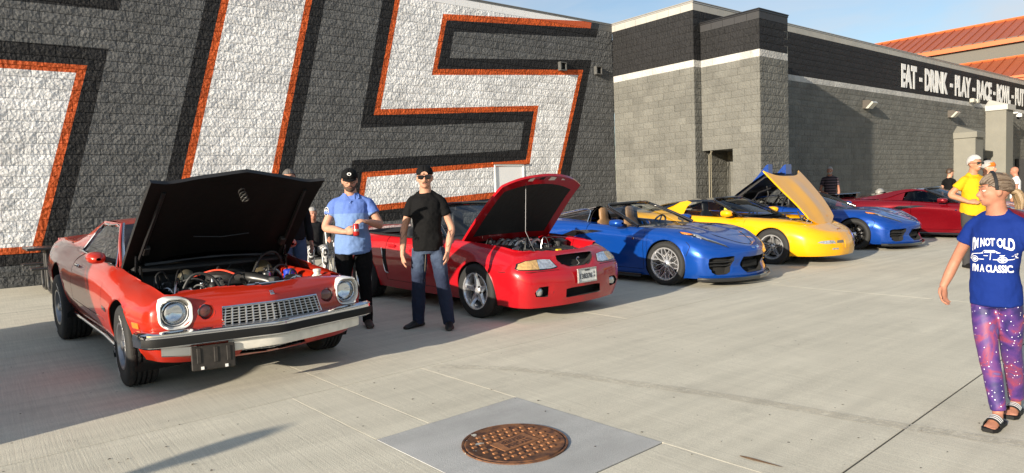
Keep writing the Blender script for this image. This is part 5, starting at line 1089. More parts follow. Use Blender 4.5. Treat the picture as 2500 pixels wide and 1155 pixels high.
# ---------------------------------------------------------------- mid-engined wedge cars and the yellow coupe
BLUE = paint('metallic_blue_paint', (.004, .055, .30), metal=.35, rough=.28); BLUE2 = paint('deep_blue_paint', (.004, .045, .26), metal=.35, rough=.28); DRED = paint('candy_red_paint', (.17, .003, .008), metal=.45, rough=.26); YEL = paint('yellow_paint', (.70, .34, .002), rough=.3)
def c8(name, label, loc, head, pm, top='down', rims=None, style='mesh', seatm=M_SEATT):
    c = Car(name, label, loc, head, pm)
    st = [ST([-3.46, -3.54, -3.58, -3.60, -3.58, -3.54, -3.46], 0, [.25, .36, .48, .62, .80, .92, .99]), ST([-3.45, -3.53, -3.57, -3.59, -3.57, -3.53, -3.45], .5, [.25, .36, .48, .62, .80, .92, .99]),
        ST([-3.36, -3.42, -3.45, -3.46, -3.44, -3.40, -3.34], [.82, .84, .86, .87, .86, .82, .74], [.24, .35, .48, .62, .79, .90, .97]), ST(-3.1, [.88, .92, .945, .955, .93, .87, .78], [.20, .32, .46, .62, .79, .89, .955]),
        ST(-2.722, [.88, .925, .955, .965, .945, .89, .80], [.16, .29, .45, .62, .79, .89, .95]), ST(-2.3, [.88, .92, .94, .95, .935, .885, .80], [.14, .26, .42, .60, .78, .885, .945]), ST(-1.95, [.87, .89, .90, .905, .91, .87, .79], [.135, .24, .40, .58, .77, .875, .93]),
        ST(-1.4, [.86, .865, .86, .865, .89, .85, .775], [.13, .22, .38, .56, .74, .845, .895]), ST(-.85, [.86, .87, .87, .88, .89, .84, .755], [.13, .22, .38, .56, .72, .815, .865]), ST(-.45, [.87, .89, .90, .91, .90, .845, .75], [.13, .22, .38, .56, .70, .80, .855]),
        ST(-.15, [.88, .91, .93, .935, .915, .85, .74], [.13, .22, .38, .55, .70, .80, .85]), ST(.1, [.88, .915, .935, .94, .915, .84, .72], [.13, .22, .37, .54, .69, .785, .835]), ST(.38, [.87, .905, .92, .925, .89, .80, .67], [.13, .21, .35, .51, .645, .73, .78]),
        ST([.60, .60, .60, .60, .58, .56, .54], [.83, .86, .87, .87, .83, .72, .58], [.13, .20, .33, .47, .59, .67, .715]), ST([.76, .765, .75, .77, .75, .72, .69], [.68, .70, .69, .70, .66, .56, .44], [.125, .19, .32, .44, .545, .615, .655]),
        ST([.88, .89, .845, .88, .88, .85, .82], [.44, .45, .44, .45, .42, .36, .28], [.125, .18, .31, .42, .515, .57, .605]), ST([.96, .965, .89, .95, .965, .945, .92], [.20, .21, .20, .20, .19, .16, .13], [.125, .18, .30, .41, .50, .545, .575]), ST([.985, .99, .91, .97, .995, .98, .955], 0, [.125, .18, .30, .405, .495, .54, .57])]
    def bump(x, y):
        a = abs(y); d = 0
        if x > -.5: d = -.035*max(0, 1-a/.45)*max(0, min(1, (.6-x)/.8))+.022*max(0, 1-abs(a-.30)/.10)*max(0, min(1, (.5-x)/.3))*max(0, min(1, (x+.45)/.2))
        if x < -1.6: d = .06*max(0, 1-abs(a-.42)/.3)*max(0, min(1, (-1.6-x)/.3))*max(0, min(1, (x+3.2)/.7))
        return d
    c.loft(st, 6, 3, (3,), 25, lambda x: .012, bump)
    c.arch(0, .33, .365, .42, zlip=.24); c.arch(-2.722, .345, .375, .42, zlip=.24)
    c.take(lambda t_, p: t_[0] == 'd' and (-1.78 if top != 'up' else -1.7) < p[0] < -.62 and abs(p[1]) < .68)
    doors = c.door(-1.62, -.42, 3)
    deckV = None
    if top == 'fold': deckV = c.take(lambda t_, p: t_[0] == 'd' and -3.15 < p[0] < -1.75 and abs(p[1]) < .74)
    ink = [(.40, .435), (.48, .45), (.80, .435), (.84, .39), (.78, .21), (.70, .185), (.54, .195)]
    for sg in (1, -1): c.recess('side_intake', [(sg*a, b_) for a, b_ in ink], 'x', 1, .09, M_WELL, lambda p: p[0] > .3, d=.02)
    c.recess('mouth', [(-.34, .43), (-.25, .19), (.25, .19), (.34, .43), (.15, .42), (-.15, .42)], 'x', 1, .12, M_WELL, lambda p: p[0] > .3, d=.02)
    c.finish(); underbody(c, -3.3, .6, .62, .12)
    wheels(c, [(0, .935, .33, .245, .243, .02), (-2.722, .96, .345, .305, .256, 0)], rims or [M_WCH, M_ALU, M_WELL], style)
    full_ = lambda L_: L_+[(p[0], -p[1], p[2]) for p in L_[::-1][1:]]
    wb = [(-.74, .735, .875), (-.50, .52, .865), (-.33, 0, .845)]; wt = [(-1.36, .565, 1.175), (-1.26, .35, 1.20), (-1.21, 0, 1.21)]
    c.glass('windshield', full_(wb), full_(wt), M_GLASS, 19, 7, .02); q = B(); q.grid([[Vector(a)+Vector((.0, 0, -.01)) for a in curve(full_(wb), 15)], [Vector(a)+Vector((.16, 0, -.028)) for a in curve(full_(wb), 15)]]); q.build('cowl', M_BLKP, c.root)
    c.bar('windshield_frame', [(-.60, .765, .865), (-1.0, .68, 1.04), (-1.36, .575, 1.185), (-1.26, .35, 1.212), (-1.205, 0, 1.222), (-1.26, -.35, 1.212), (-1.36, -.575, 1.185), (-1.0, -.68, 1.04), (-.60, -.765, .865)], .032, M_BLKG, .7, k=5)
    q = B(); q.box((-1.18, 0, 1.13), (.03, .24, .06), bev=.012); q.build('rear_view_mirror', M_BLKP, c.root)
    q = B(); q.box((-.82, 0, .80), (.5, 1.4, .12), bev=.05); q.box((-1.3, 0, .62), (.9, .25, .2), bev=.05); q.build('dashboard', M_DASH, c.root); q = B(); q.box((-1.3, 0, .22), (1.3, 1.5, .05)); q.box((-1.82, 0, .6), (.06, 1.45, .6)); q.build('floor_pan', M_DASH, c.root, smooth=False)
    seat(c, -1.45, .36, .36, seatm); seat(c, -1.45, -.36, .36, seatm); steering(c, -1.02, .36, .83)
    for sg in (1, -1):
        m_ = lambda L_: [(p[0], p[1]*sg, p[2]) for p in L_]
        bl = c.patch('intake_blade', [(-1.22, .785), (-1.45, .80), (-1.85, .79), (-2.12, .70), (-2.16, .62), (-2.02, .62), (-1.75, .72)], 'y', sg, .012, M_BLKG)
        hl = c.patch('headlamp', [(x, sg*y) for x, y in ((.16, .785), (.30, .735), (.55, .64), (.815, .475), (.80, .50), (.62, .66), (.40, .775), (.24, .82))], 'z', 1, .004, P('smoked_lamp', (.02, .022, .026), .1, coat=1))
        c.patch('amber_lens', [(x, sg*y) for x, y in ((.19, .785), (.30, .75), (.37, .735), (.33, .775), (.24, .805))], 'z', 1, .009, M_AMB, hl, d=.02); c.patch('projector_strip', [(x, sg*y) for x, y in ((.34, .72), (.56, .632), (.78, .495), (.76, .515), (.57, .652), (.38, .735))], 'z', 1, .009, M_REFL, hl, d=.02)
        c.patch('clear_lens', [(x, sg*y) for x, y in ((.42, .735), (.50, .70), (.50, .72), (.44, .75))], 'z', 1, .009, P('clear_lamp', (.72, .74, .76), .12, metal=.55, coat=1), hl, d=.02)
        for k in range(2): z_ = .37-.05*k; pts = [c.hit('x', 1, sg*y, z_)[0]-Vector((.02, 0, 0)) for y in (.46+.03*k, .62, .80)]; c.bar('intake_slat', pts, .012, M_BLKG, 1)
        hv = c.patch('hood_vent', [(x, sg*y) for x, y in ((-.10, .33), (.10, .29), (.16, .25), (.05, .23), (-.16, .28))], 'z', 1, .004, M_BLKG)
        c.bar('hood_seam', [c.hit('z', 1, x, sg*y)[0]+Vector((0, 0, .0005)) for x, y in ((-.40, .64), (-.1, .60), (.2, .52), (.5, .38), (.74, .22), (.86, .08), (.875, 0))], .0045, M_WELL)
        c.bar('nose_seam', [c.hit('y', sg, x, z)[0] for x, z in ((.36, .66), (.42, .60), (.40, .52), (.375, .46))], .0045, M_WELL)
        c.bar('splitter_fin', m_([(.55, .90, .125), (.75, .78, .12), (.95, .45, .115), (1.03, .0, .115)]), .03, M_BLKG, .35)
        c.bar('side_skirt', m_([(-2.3, .90, .125), (-1.2, .88, .12), (-.45, .90, .12)]), .03, M_BLKG, .5)
        q = B(); q.box((-.60, sg*.905, .69), (.04, .008, .03), bev=.004); q.build('fender_flag', M_CHR, c.root, smooth=False)
    q = B()
    for sg in (1, -1): q.add([(.985, sg*.0, .525), (.965, sg*.10, .545), (.955, sg*.10, .562), (.972, 0, .548)], [(0, 1, 2, 3)])
    q.build('nose_emblem', M_CHR, c.root, smooth=False)
    q = B(); q.box((.86, 0, .30), (.03, .42, .10), bev=.01); q.build('mouth_grille', M_WELL, c.root)
    mirrorpod(c, -.82, .84, .925, pm, .2, .2, .12)
    if top in ('down', 'fold'):
        for sg in (1, -1): q = B(); q.grid([[(-1.68-.02*k, sg*.38+.28*math.cos(a), .86+.30*math.sin(a)*(1-.02*k)) for a in np.linspace(0, math.pi, 13)] for k in range(3)]); q.build('rear_hoop', M_BLKP, c.root, angle=60)
    if top == 'down':
        for sg in (1, -1):
            G = [[(-1.70-1.35*t_, sg*(.40+.27*math.cos(a)*(1-.25*t_)), .90+(.25*(1-t_)**.8+.03)*math.sin(a)) for a in np.linspace(0, math.pi, 13)] for t_ in np.linspace(0, 1, 10)]; q = B(); q.grid(G); q.build('tonneau_hump', M_BLKG if sg > 0 else M_BLKG, c.root, angle=60)
            c.bar('tonneau_edge', [(-1.72, sg*.70, .90), (-1.75, sg*.62, 1.13), (-2.3, sg*.68, 1.07), (-2.9, sg*.70, .99)], .012, M_CHR)
    if top == 'up':
        rt = [(-2.0, .57, 1.165), (-1.98, .3, 1.20), (-1.97, 0, 1.21)]
        G = [[Vector(a).lerp(Vector(b_), k/8)+Vector((0, 0, .03*math.sin(math.pi*k/8))) for a, b_ in zip(curve(full_(wt), 17), curve(full_(rt), 17))] for k in range(9)]; q = B(); q.grid(G); q.build('roof_panel', M_BLKG, c.root, angle=60)
        rb = [(-3.1, .66, .985), (-3.1, .3, 1.0), (-3.1, 0, 1.0)]; c.glass('engine_cover_glass', full_(rb), full_(rt), M_TINT, 15, 6, .03)
        for sg in (1, -1):
            m_ = lambda L_: [(p[0], p[1]*sg, p[2]) for p in L_]
            sidewin(c, sg, [(-.80, .76, .875), (-1.3, .785, .90), (-1.78, .785, .925)], [(-1.22, .645, 1.10), (-1.45, .625, 1.16), (-1.72, .645, 1.12)], M_TINT)
            q = B(); q.grid([m_(curve([(-1.36, .57, 1.185), (-1.7, .58, 1.205), (-2.0, .575, 1.17), (-2.7, .66, 1.02), (-3.12, .70, .965)], 14)), m_(curve([(-1.26, .64, 1.12), (-1.5, .635, 1.165), (-1.78, .65, 1.13), (-2.3, .79, .97), (-3.05, .79, .955)], 14))]); q.build('roof_rail', pm, c.root, angle=60)
            q = B(); q.grid([m_([(-1.78, .655, 1.12), (-2.05, .70, 1.04), (-2.35, .785, .965)]), m_([(-1.80, .79, .93), (-2.0, .80, .935), (-2.35, .80, .95)])]); q.build('quarter_panel', pm, c.root, angle=60)
        q = B(); q.grid([[(-3.42+.0*k, y, .99+.0*k) if k == 0 else (-3.62, y, 1.10) for y in np.linspace(-.8, .8, 9)] for k in range(2)]); q.box((-3.55, 0, 1.10), (.25, 1.7, .025), bev=.01); q.box((-3.48, .6, 1.04), (.1, .03, .12)); q.box((-3.48, -.6, 1.04), (.1, .03, .12)); q.build('rear_wing', M_BLKG, c.root)
    if top == 'fold':
        tn = empty('tonneau', (-3.12, 0, .98), parent=c.root); tn.rotation_euler = (0, R(-34), 0)
        q = B(); G = [[(1.25*t_, v*.78, .03*(1-v*v)+.02*math.sin(math.pi*t_)) for v in np.linspace(-1, 1, 13)] for t_ in np.linspace(0, 1, 9)]; q.grid(G); q.build('tonneau_skin', pm, tn, angle=60)
        q = B(); q.grid([[(p[0], p[1]*.98, p[2]-.04) for p in r_] for r_ in G]); q.box((.62, .70, -.05), (1.2, .06, .05)); q.box((.62, -.70, -.05), (1.2, .06, .05)); q.box((1.22, 0, -.05), (.06, 1.4, .06)); q.box((.6, 0, -.06), (.06, 1.4, .05)); q.build('tonneau_liner', M_BLKP, tn, angle=60)
        for sg in (1, -1): q = B(); q.prism([(.25, .0), (1.25, .0), (1.38, .20), (1.32, .21), (1.05, .14), (.7, .06)], 1, sg*.44-.10, sg*.44+.20 if sg > 0 else sg*.44+.10); q.build('buttress', pm, tn, smooth=False)
        for sg in (1, -1): q = B(); q.tube([(-2.9, sg*.70, .92), (-2.45, sg*.68, 1.45)], .02, 6); q.tube([(-2.55, sg*.62, .9), (-2.3, sg*.6, 1.25), (-2.0, sg*.58, 1.35)], .016, 6); q.build('roof_linkage', M_BLKP, c.root)
        # roof shell in mid-air and its rear half folded beneath
        q = B(); q.grid([[(-1.55-.75*t_, y, 1.50-.04*(y/.6)**2+.03*math.sin(math.pi*t_)-.08*t_) for y in np.linspace(-.6, .6, 11)] for t_ in np.linspace(0, 1, 6)]); rs_ = q.build('roof_shell', pm, c.root, angle=60); q = B(); q.grid([[(-1.57-.71*t_, y, 1.455-.04*(y/.6)**2-.08*t_) for y in np.linspace(-.57, .57, 11)] for t_ in np.linspace(0, 1, 6)]); q.build('headlining', M_BLKP, rs_, angle=60)
        q = B(); q.grid([[(-1.95-.5*t_, y, 1.20-.04*(y/.6)**2-.05*t_) for y in np.linspace(-.58, .58, 9)] for t_ in np.linspace(0, 1, 5)]); q.build('rear_roof_section', pm, c.root, angle=60)
        for sg in (1, -1): q = B(); q.tube([(-1.75, sg*.55, .9), (-1.62, sg*.56, 1.2), (-1.60, sg*.55, 1.46)], .022, 6); q.tube([(-2.2, sg*.5, .95), (-2.1, sg*.52, 1.2), (-2.15, sg*.5, 1.40)], .016, 6); q.build('roof_arm', M_BLKP, c.root)
        q = B(); q.box((-2.4, 0, .80), (1.2, 1.3, .2), bev=.05); hs = random.Random(4)
        for k in range(14): q.box((hs.uniform(-2.9, -1.9), hs.uniform(-.55, .55), .92), (hs.uniform(.06, .2), hs.uniform(.05, .15), hs.uniform(.05, .14)), bev=.01)
        for k in range(10): x, y = hs.uniform(-2.8, -2.), hs.uniform(-.5, .5); q.tube(crom([(x, y, .9), (x+.1, y+.05, 1.08), (x+.22, y+.12, .98)], 4), .012, 6)
        q.build('engine', M_IRON, c.root)
    return c
def c5(name, label, loc, head, pm):
    c = Car(name, label, loc, head, pm)
    st = [ST([-3.36, -3.43, -3.46, -3.47, -3.46, -3.43, -3.38], 0, [.28, .38, .50, .64, .80, .90, .945]), ST([-3.34, -3.41, -3.44, -3.45, -3.44, -3.41, -3.36], .5, [.28, .38, .50, .64, .80, .90, .945]),
        ST([-3.22, -3.28, -3.31, -3.32, -3.30, -3.27, -3.22], [.80, .83, .85, .86, .84, .80, .72], [.27, .37, .50, .64, .79, .88, .935]), ST(-2.95, [.85, .89, .92, .93, .905, .85, .76], [.24, .34, .48, .63, .78, .87, .925]), ST(-2.654, [.86, .90, .925, .935, .91, .855, .76], [.20, .31, .46, .62, .77, .86, .915]),
        ST(-2.2, [.86, .89, .905, .915, .90, .85, .77], [.17, .28, .43, .60, .75, .85, .90]), ST(-1.7, [.85, .87, .87, .885, .88, .84, .77], [.165, .26, .40, .58, .73, .82, .875]), ST(-1.1, [.85, .865, .865, .88, .87, .83, .755], [.165, .26, .39, .56, .71, .80, .85]), ST(-.55, [.85, .875, .885, .89, .88, .835, .74], [.165, .26, .39, .56, .70, .79, .84]),
        ST(-.2, [.86, .89, .905, .91, .89, .835, .725], [.165, .26, .39, .55, .69, .78, .825]), ST(0, [.86, .89, .91, .915, .89, .825, .71], [.165, .26, .39, .545, .68, .77, .815]), ST(.3, [.85, .885, .905, .905, .87, .79, .67], [.165, .25, .38, .53, .65, .735, .78]),
        ST([.58, .585, .585, .58, .57, .56, .54], [.80, .84, .86, .855, .81, .71, .58], [.165, .24, .36, .49, .60, .675, .715]), ST([.78, .79, .79, .78, .76, .74, .70], [.66, .69, .71, .70, .66, .57, .45], [.165, .23, .345, .46, .555, .62, .65]), ST([.92, .93, .935, .92, .89, .86, .81], [.42, .44, .45, .44, .41, .35, .28], [.165, .225, .335, .445, .53, .585, .61]), ST([.985, 1.0, 1.005, .985, .95, .915, .86], [.2, .2, .2, .2, .19, .16, .13], [.165, .22, .33, .435, .52, .57, .595]), ST([1.0, 1.015, 1.02, 1.0, .965, .93, .87], 0, [.165, .22, .33, .43, .515, .565, .59])]
    c.loft(st, 6, 3, (), 23, lambda x: .015, lambda x, y: .02*max(0, 1-abs(y)/.3)*max(0, min(1, (x+.6)/.3))*max(0, min(1, (.8-x)/.5)) if x > -.6 else 0)
    c.arch(0, .325, .355, .42, zlip=.23); c.arch(-2.654, .335, .365, .42, zlip=.25)
    hood = hoodskin(c, lambda y: -.57-.16*(abs(y)/.7)**3, lambda y: .60-.16*(abs(y)/.5)**2, lambda u: .71-.19*u**1.5+.03*math.sin(math.pi*u))
    c.take(lambda t_, p: t_[0] == 'd' and -2.9 < p[0] < -.62 and abs(p[1]) < .70)
    doors = c.door(-1.85, -.55, 3)
    c.finish(); underbody(c, -3.2, .55, .62, .14)
    wheels(c, [(0, .91, .325, .245, .22, .03), (-2.654, .93, .335, .275, .23, 0)], [M_SILV, M_GUN, M_WELL], 'five')
    full_ = lambda L_: L_+[(p[0], -p[1], p[2]) for p in L_[::-1][1:]]
    wb = [(-.74, .72, .86), (-.52, .48, .875), (-.42, 0, .88)]; wt = [(-1.36, .545, 1.165), (-1.28, .35, 1.19), (-1.25, 0, 1.20)]
    c.glass('windshield', full_(wb), full_(wt), M_GLASS, 17, 6, .02); c.bar('windshield_frame', [(-.66, .745, .85), (-1.02, .66, 1.03), (-1.36, .555, 1.175), (-1.28, .35, 1.20), (-1.245, 0, 1.21), (-1.28, -.35, 1.20), (-1.36, -.555, 1.175), (-1.02, -.66, 1.03), (-.66, -.745, .85)], .03, M_BLKG, .7, k=5)
    rt = [(-1.98, .545, 1.165), (-1.97, .3, 1.195), (-1.96, 0, 1.205)]
    G = [[Vector(a).lerp(Vector(b_), k/8)+Vector((0, 0, .015*math.sin(math.pi*k/8))) for a, b_ in zip(curve(full_(wt), 17), curve(full_(rt), 17))] for k in range(9)]; q = B(); q.grid(G); q.build('targa_roof', M_BLKG, c.root, angle=60)
    hoop0 = [(-1.98, .55, 1.165), (-1.97, .3, 1.197), (-1.96, 0, 1.207)]; hoop1 = [(-2.16, .56, 1.135), (-2.14, .3, 1.17), (-2.13, 0, 1.18)]
    q = B(); q.grid([curve(full_(hoop0), 17), curve(full_(hoop1), 17)]); q.build('roof_hoop', pm, c.root, angle=60)
    rb = [(-3.0, .60, .945), (-3.05, .3, .955), (-3.06, 0, .96)]; c.glass('rear_window', full_(rb), full_(hoop1), M_TINT, 17, 6, .05)
    for sg in (1, -1):
        m_ = lambda L_: [(p[0], p[1]*sg, p[2]) for p in L_]
        sidewin(c, sg, [(-.80, .745, .86), (-1.3, .765, .87), (-1.92, .765, .895)], [(-1.25, .62, 1.10), (-1.5, .60, 1.145), (-1.82, .61, 1.13)], glassm('clear_side', (.8, .82, .82)))
        q = B(); q.grid([m_(curve([(-1.84, .605, 1.14), (-1.92, .66, 1.04), (-1.94, .765, .895)], 8)), m_(curve([(-1.98, .55, 1.165), (-2.12, .63, 1.05), (-2.2, .77, .91)], 8)), m_(curve([(-2.16, .56, 1.135), (-2.5, .60, 1.03), (-2.75, .74, .925)], 8))]); q.build('roof_pillar', pm, c.root, angle=60)
        q = B(); q.grid([m_(curve([(-2.15, .56, 1.135), (-2.55, .58, 1.055), (-3.0, .60, .947)], 10)), m_(curve([(-2.3, .62, 1.06), (-2.6, .70, .97), (-3.02, .72, .935)], 10))]); q.build('hatch_rail', M_BLKG, c.root, angle=60)
        q = B(); q.grid([m_(curve([(-1.36, .55, 1.178), (-1.7, .56, 1.185), (-1.98, .55, 1.172)], 8)), m_(curve([(-1.26, .615, 1.11), (-1.5, .605, 1.15), (-1.84, .615, 1.135)], 8))]); q.build('roof_rail', M_BLKG, c.root, angle=60)
        for d in doors:
            if d.data.vertices[0].co.y*sg > 0: hp, hn = c.hit('y', sg, -1.6, .74); q = B(); q.box(hp+hn*.004, (.16, .016, .04), bev=.006); q.build('door_handle', pm, d)
        fl = c.patch('fog_lamp', [(sg*a, b_) for a, b_ in ((.40, .385), (.43, .435), (.50, .445), (.68, .435), (.73, .41), (.62, .385))], 'x', 1, .004, P('clear_lamp', (.72, .74, .76), .12, metal=.55, coat=1)); c.patch('intake_slot', [(sg*a, b_) for a, b_ in ((.20, .385), (.20, .435), (.36, .435), (.38, .39))], 'x', 1, .003, P('slot_mesh', (.12, .11, .09), .6), d=.025); c.patch('marker_lamp', [(sg*a, b_) for a, b_ in ((.34, .275), (.35, .305), (.47, .305), (.49, .28))], 'x', 1, .003, P('clear_lamp', (.7, .7, .7), .2), d=.025)
        c.patch('headlamp_door', [(x, sg*y) for x, y in ((.30, .46), (.30, .70), (.50, .62), (.62, .46), (.55, .40))], 'z', 1, .003, pm, skirt=.004)
    c.patch('plate_panel', rrect(.32, .15, .03, 3, 0, .36), 'x', 1, .006, pm); 
    q = B(); cx_ = c.hit('z', 1, .80, 0)[0]; q.add([cx_+Vector((.0, .0, .005)), cx_+Vector((.03, -.07, .002)), cx_+Vector((.05, -.05, -.002)), cx_+Vector((.02, 0, .0)), cx_+Vector((.05, .05, -.002)), cx_+Vector((.03, .07, .002))], [(0, 1, 2, 3), (0, 3, 4, 5)]); q.build('nose_emblem', P('emblem_red', (.3, .02, .02), .3), c.root, smooth=False)
    V, F = textmesh('C5', .06, .001, .001, 'CENTER'); px_ = c.hit('x', 1, 0, .36)[0].x
    mirrorpod(c, -.82, .80, .925, pm, .2, .19, .13)
    q = B(); q.box((-.80, 0, .80), (.5, 1.4, .12), bev=.05); q.box((-1.4, 0, .25), (1.5, 1.4, .05)); q.build('dashboard', M_DASH, c.root); seat(c, -1.5, .36, .36, M_SEATB); seat(c, -1.5, -.36, .36, M_SEATB); steering(c, -1.05, .36, .82, P('wheel_tan', (.5, .45, .25), .5))
    # fuzzy dice hung from the mirror
    for k in (0, 1): q = B(); q.box((-1.35, -.02-.09*k, .99-.02*k), (.08, .08, .08), bev=.012, rot=Matrix.Rotation(.5+.6*k, 3, 'Z') @ Matrix.Rotation(.4, 3, 'X')); q.build('plush_die', P('dice_yellow', (.85, .75, .1), .9), c.root)
    q = B(); q.tube([(-1.32, -.06, 1.15), (-1.35, -.03, 1.03)], .004, 5); q.build('cord', M_BLKP, c.root)
    ho = hinge_panel(c, hood[0], hood[1], .56, .675, R(45), [pm, P('hood_under_yellow', (.55, .32, .04), .5), pm], 'hood', .025)
    q = B(); q.box((0, 0, .36), (1.2, 1.2, .05)); q.box((-.5, 0, .6), (.05, 1.3, .45)); 
    for s_ in (-1, 1): q.box((.0, s_*.60, .55), (1.0, .04, .36))
    q.build('engine_bay', M_WELL, c.root, smooth=False); hs = random.Random(2)
    q = B(); q.box((-.15, 0, .62), (.6, .5, .22), bev=.05); q.box((-.15, .2, .75), (.5, .16, .07), bev=.03); q.box((-.15, -.2, .75), (.5, .16, .07), bev=.03); q.build('engine_block', M_IRON, c.root)
    for k in range(10): x, y = hs.uniform(-.4, .3), hs.uniform(-.5, .5); q = B(); q.tube(crom([(x, y, .62), (x+.1, y+.05, .80), (x+.22, y+.12, .70)], 4), .014, 6); q.build('hose', hs.choice([M_HOSE, M_ALU, M_IRON]), c.root)
    for s_ in (-1, 1): q = B(); q.tube([(.45, s_*.42, .58), (.28, s_*.45, .95)], .014, 6); q.build('hood_strut', M_GUN, c.root)
    return c
V_A = c8('convertible_car', 'metallic blue low convertible with tan seats and chrome mesh wheels', carloc(1622, 697, .935), HEAD, BLUE, 'down')
V_Y = c5('coupe_car', 'yellow coupe with black roof and forward-tilting hood raised', carloc(1882, 646, .91), HEAD, YEL)
V_B = c8('convertible_car', 'blue low car with roof folding and rear deck lid lifted, behind the yellow coupe', carloc(2082, 610, .935), HEAD, BLUE2, 'fold', [M_GUN, M_ALU, M_WELL], 'split', M_SEATB)
V_R = c8('coupe_car', 'dark candy red low coupe with black roof, farthest in the row', carloc(2405, 586, .935), HEAD, DRED, 'up', [M_GUN, M_GUN, M_WELL], 'split', M_SEATB)
# ---------------------------------------------------------------- people (each faces local +x, left is +y)
def cloth(name, col, bump=.5, bscale=9, rough=.85, var=.06): return P(name, col, rough, spec=.12, bump=bump, bscale=bscale, var=var, vscale=4, bdist=.03)
SKIN = {k: P('skin_'+k, c, .58, spec=.35, bump=.25, bscale=220, var=.10, vscale=30, bdist=.002) for k, c in (('fair', (.46, .24, .16)), ('tan', (.36, .17, .10)), ('ruddy', (.35, .155, .10)))}
HAIR = {k: P('hair_'+k, c, .5, bump=.6, bscale=160, var=.25, vscale=110, bdist=.006) for k, c in (('brown', (.05, .03, .018)), ('grey', (.28, .27, .26)), ('white', (.42, .41, .40)), ('ash', (.075, .05, .032)), ('blond', (.20, .135, .07)))}
def remesh(o, vox, sm=4, fac=.5):
    m = o.modifiers.new('r', 'REMESH'); m.mode = 'VOXEL'; m.voxel_size = vox; m.use_smooth_shade = True
    if sm: q = o.modifiers.new('s', 'SMOOTH'); q.iterations = sm; q.factor = fac
    return o
def bake(o):
    dg = bpy.context.evaluated_depsgraph_get(); me = bpy.data.meshes.new_from_object(o.evaluated_get(dg)); o.modifiers.clear(); o.data = me; return o
def limb(b_, pts, r, n=14): b_.tube(crom(pts, 5) if len(pts) > 2 else pts, pchip(np.linspace(0, 1, len(r)), np.array(r, float), np.linspace(0, 1, (len(pts)-1)*5+1)).tolist() if len(pts) > 2 else r, n)
def limb2(b_, pts, r, n=18):
    """elliptical radii pairs (depth x, width y)"""
    P_ = crom(pts, 5); rr = pchip(np.linspace(0, 1, len(r)), np.array(r, float), np.linspace(0, 1, len(P_))); b_.tube(P_, [tuple(q) for q in rr], n)
def hand(b_, wr, d, nrm, sd, curl=.5, s=1.0, curls=None):
    """wr wrist, d pointing along hand, nrm palm normal (fingers curl to it), sd +1/-1 thumb side along d x nrm"""
    d = Vector(d).normalized(); nrm = Vector(nrm); nrm = (nrm-d*nrm.dot(d)).normalized(); sv = d.cross(nrm)*sd; wr = Vector(wr)
    M_ = Matrix((d, sv, nrm)).transposed(); b_.ell(wr+d*.052*s, (.058*s, .042*s, .019*s), 14, 10, rot=M_); b_.tube([wr-d*.02*s, wr+d*.03*s], [(.026*s), (.027*s)], 10)
    for i, (o_, L_) in enumerate(((.031, .070), (.011, .080), (-.010, .075), (-.030, .058))):
        p = wr+d*(.092-.006*abs(i-1))*s+sv*o_*s; a = .12; pts = [p-d*.02*s, p]; c = curls[i] if curls else curl
        for k, f_ in enumerate((.45, .32, .23)): a += c*(.8 if k == 0 else 1.0); p = p+(d*math.cos(a)+nrm*math.sin(a)+sv*o_*.8*math.cos(a))*L_*f_*s; pts.append(p)
        b_.tube(pts, [.0095*s, .0095*s, .009*s, .0085*s, .007*s], 8)
    p = wr+d*.025*s+sv*.030*s; q = p+(d*.75+sv*.6+nrm*.25)*.036*s; r_ = q+(d*.9+sv*.15+nrm*(.2+.4*curl))*.034*s; t_ = r_+(d*.9+nrm*(.2+.5*curl))*.024*s; b_.tube([p-d*.01, q, r_, t_], [.015*s, .013*s, .0105*s, .008*s], 8)
def headshape(b_, c, M_, s=1.0, jaw=1.0):
    def E(p, r_, n=16, k=12): b_.ell(Vector(c)+M_ @ (Vector(p)*s), tuple(q*s for q in r_), n, k, rot=M_)
    E((-.012, 0, .022), (.098, .077, .095)); E((.008, 0, -.02), (.083, .068, .085)); E((.036, 0, -.066), (.054, .050*jaw, .046)); E((.062, 0, -.088), (.026, .024*jaw, .02)); E((.071, 0, .030), (.022, .052, .012))
    for y in (1, -1): E((.060, y*.036, -.022), (.026, .024, .022)); E((-.005, y*.077, -.012), (.02, .010, .032)); E((-.018, y*.082, -.004), (.008, .008, .022))
    b_.tube([Vector(c)+M_ @ (Vector(p)*s) for p in ((.078, 0, .022), (.094, 0, -.004), (.110, 0, -.026), (.095, 0, -.038))], [.008*s, .010*s, .015*s, .011*s], 10)
    for y in (1, -1): E((.094, y*.012, -.032), (.012, .009, .008), 8, 6)
    E((.086, 0, -.056), (.012, .024, .007)); E((.084, 0, -.068), (.012, .021, .008))
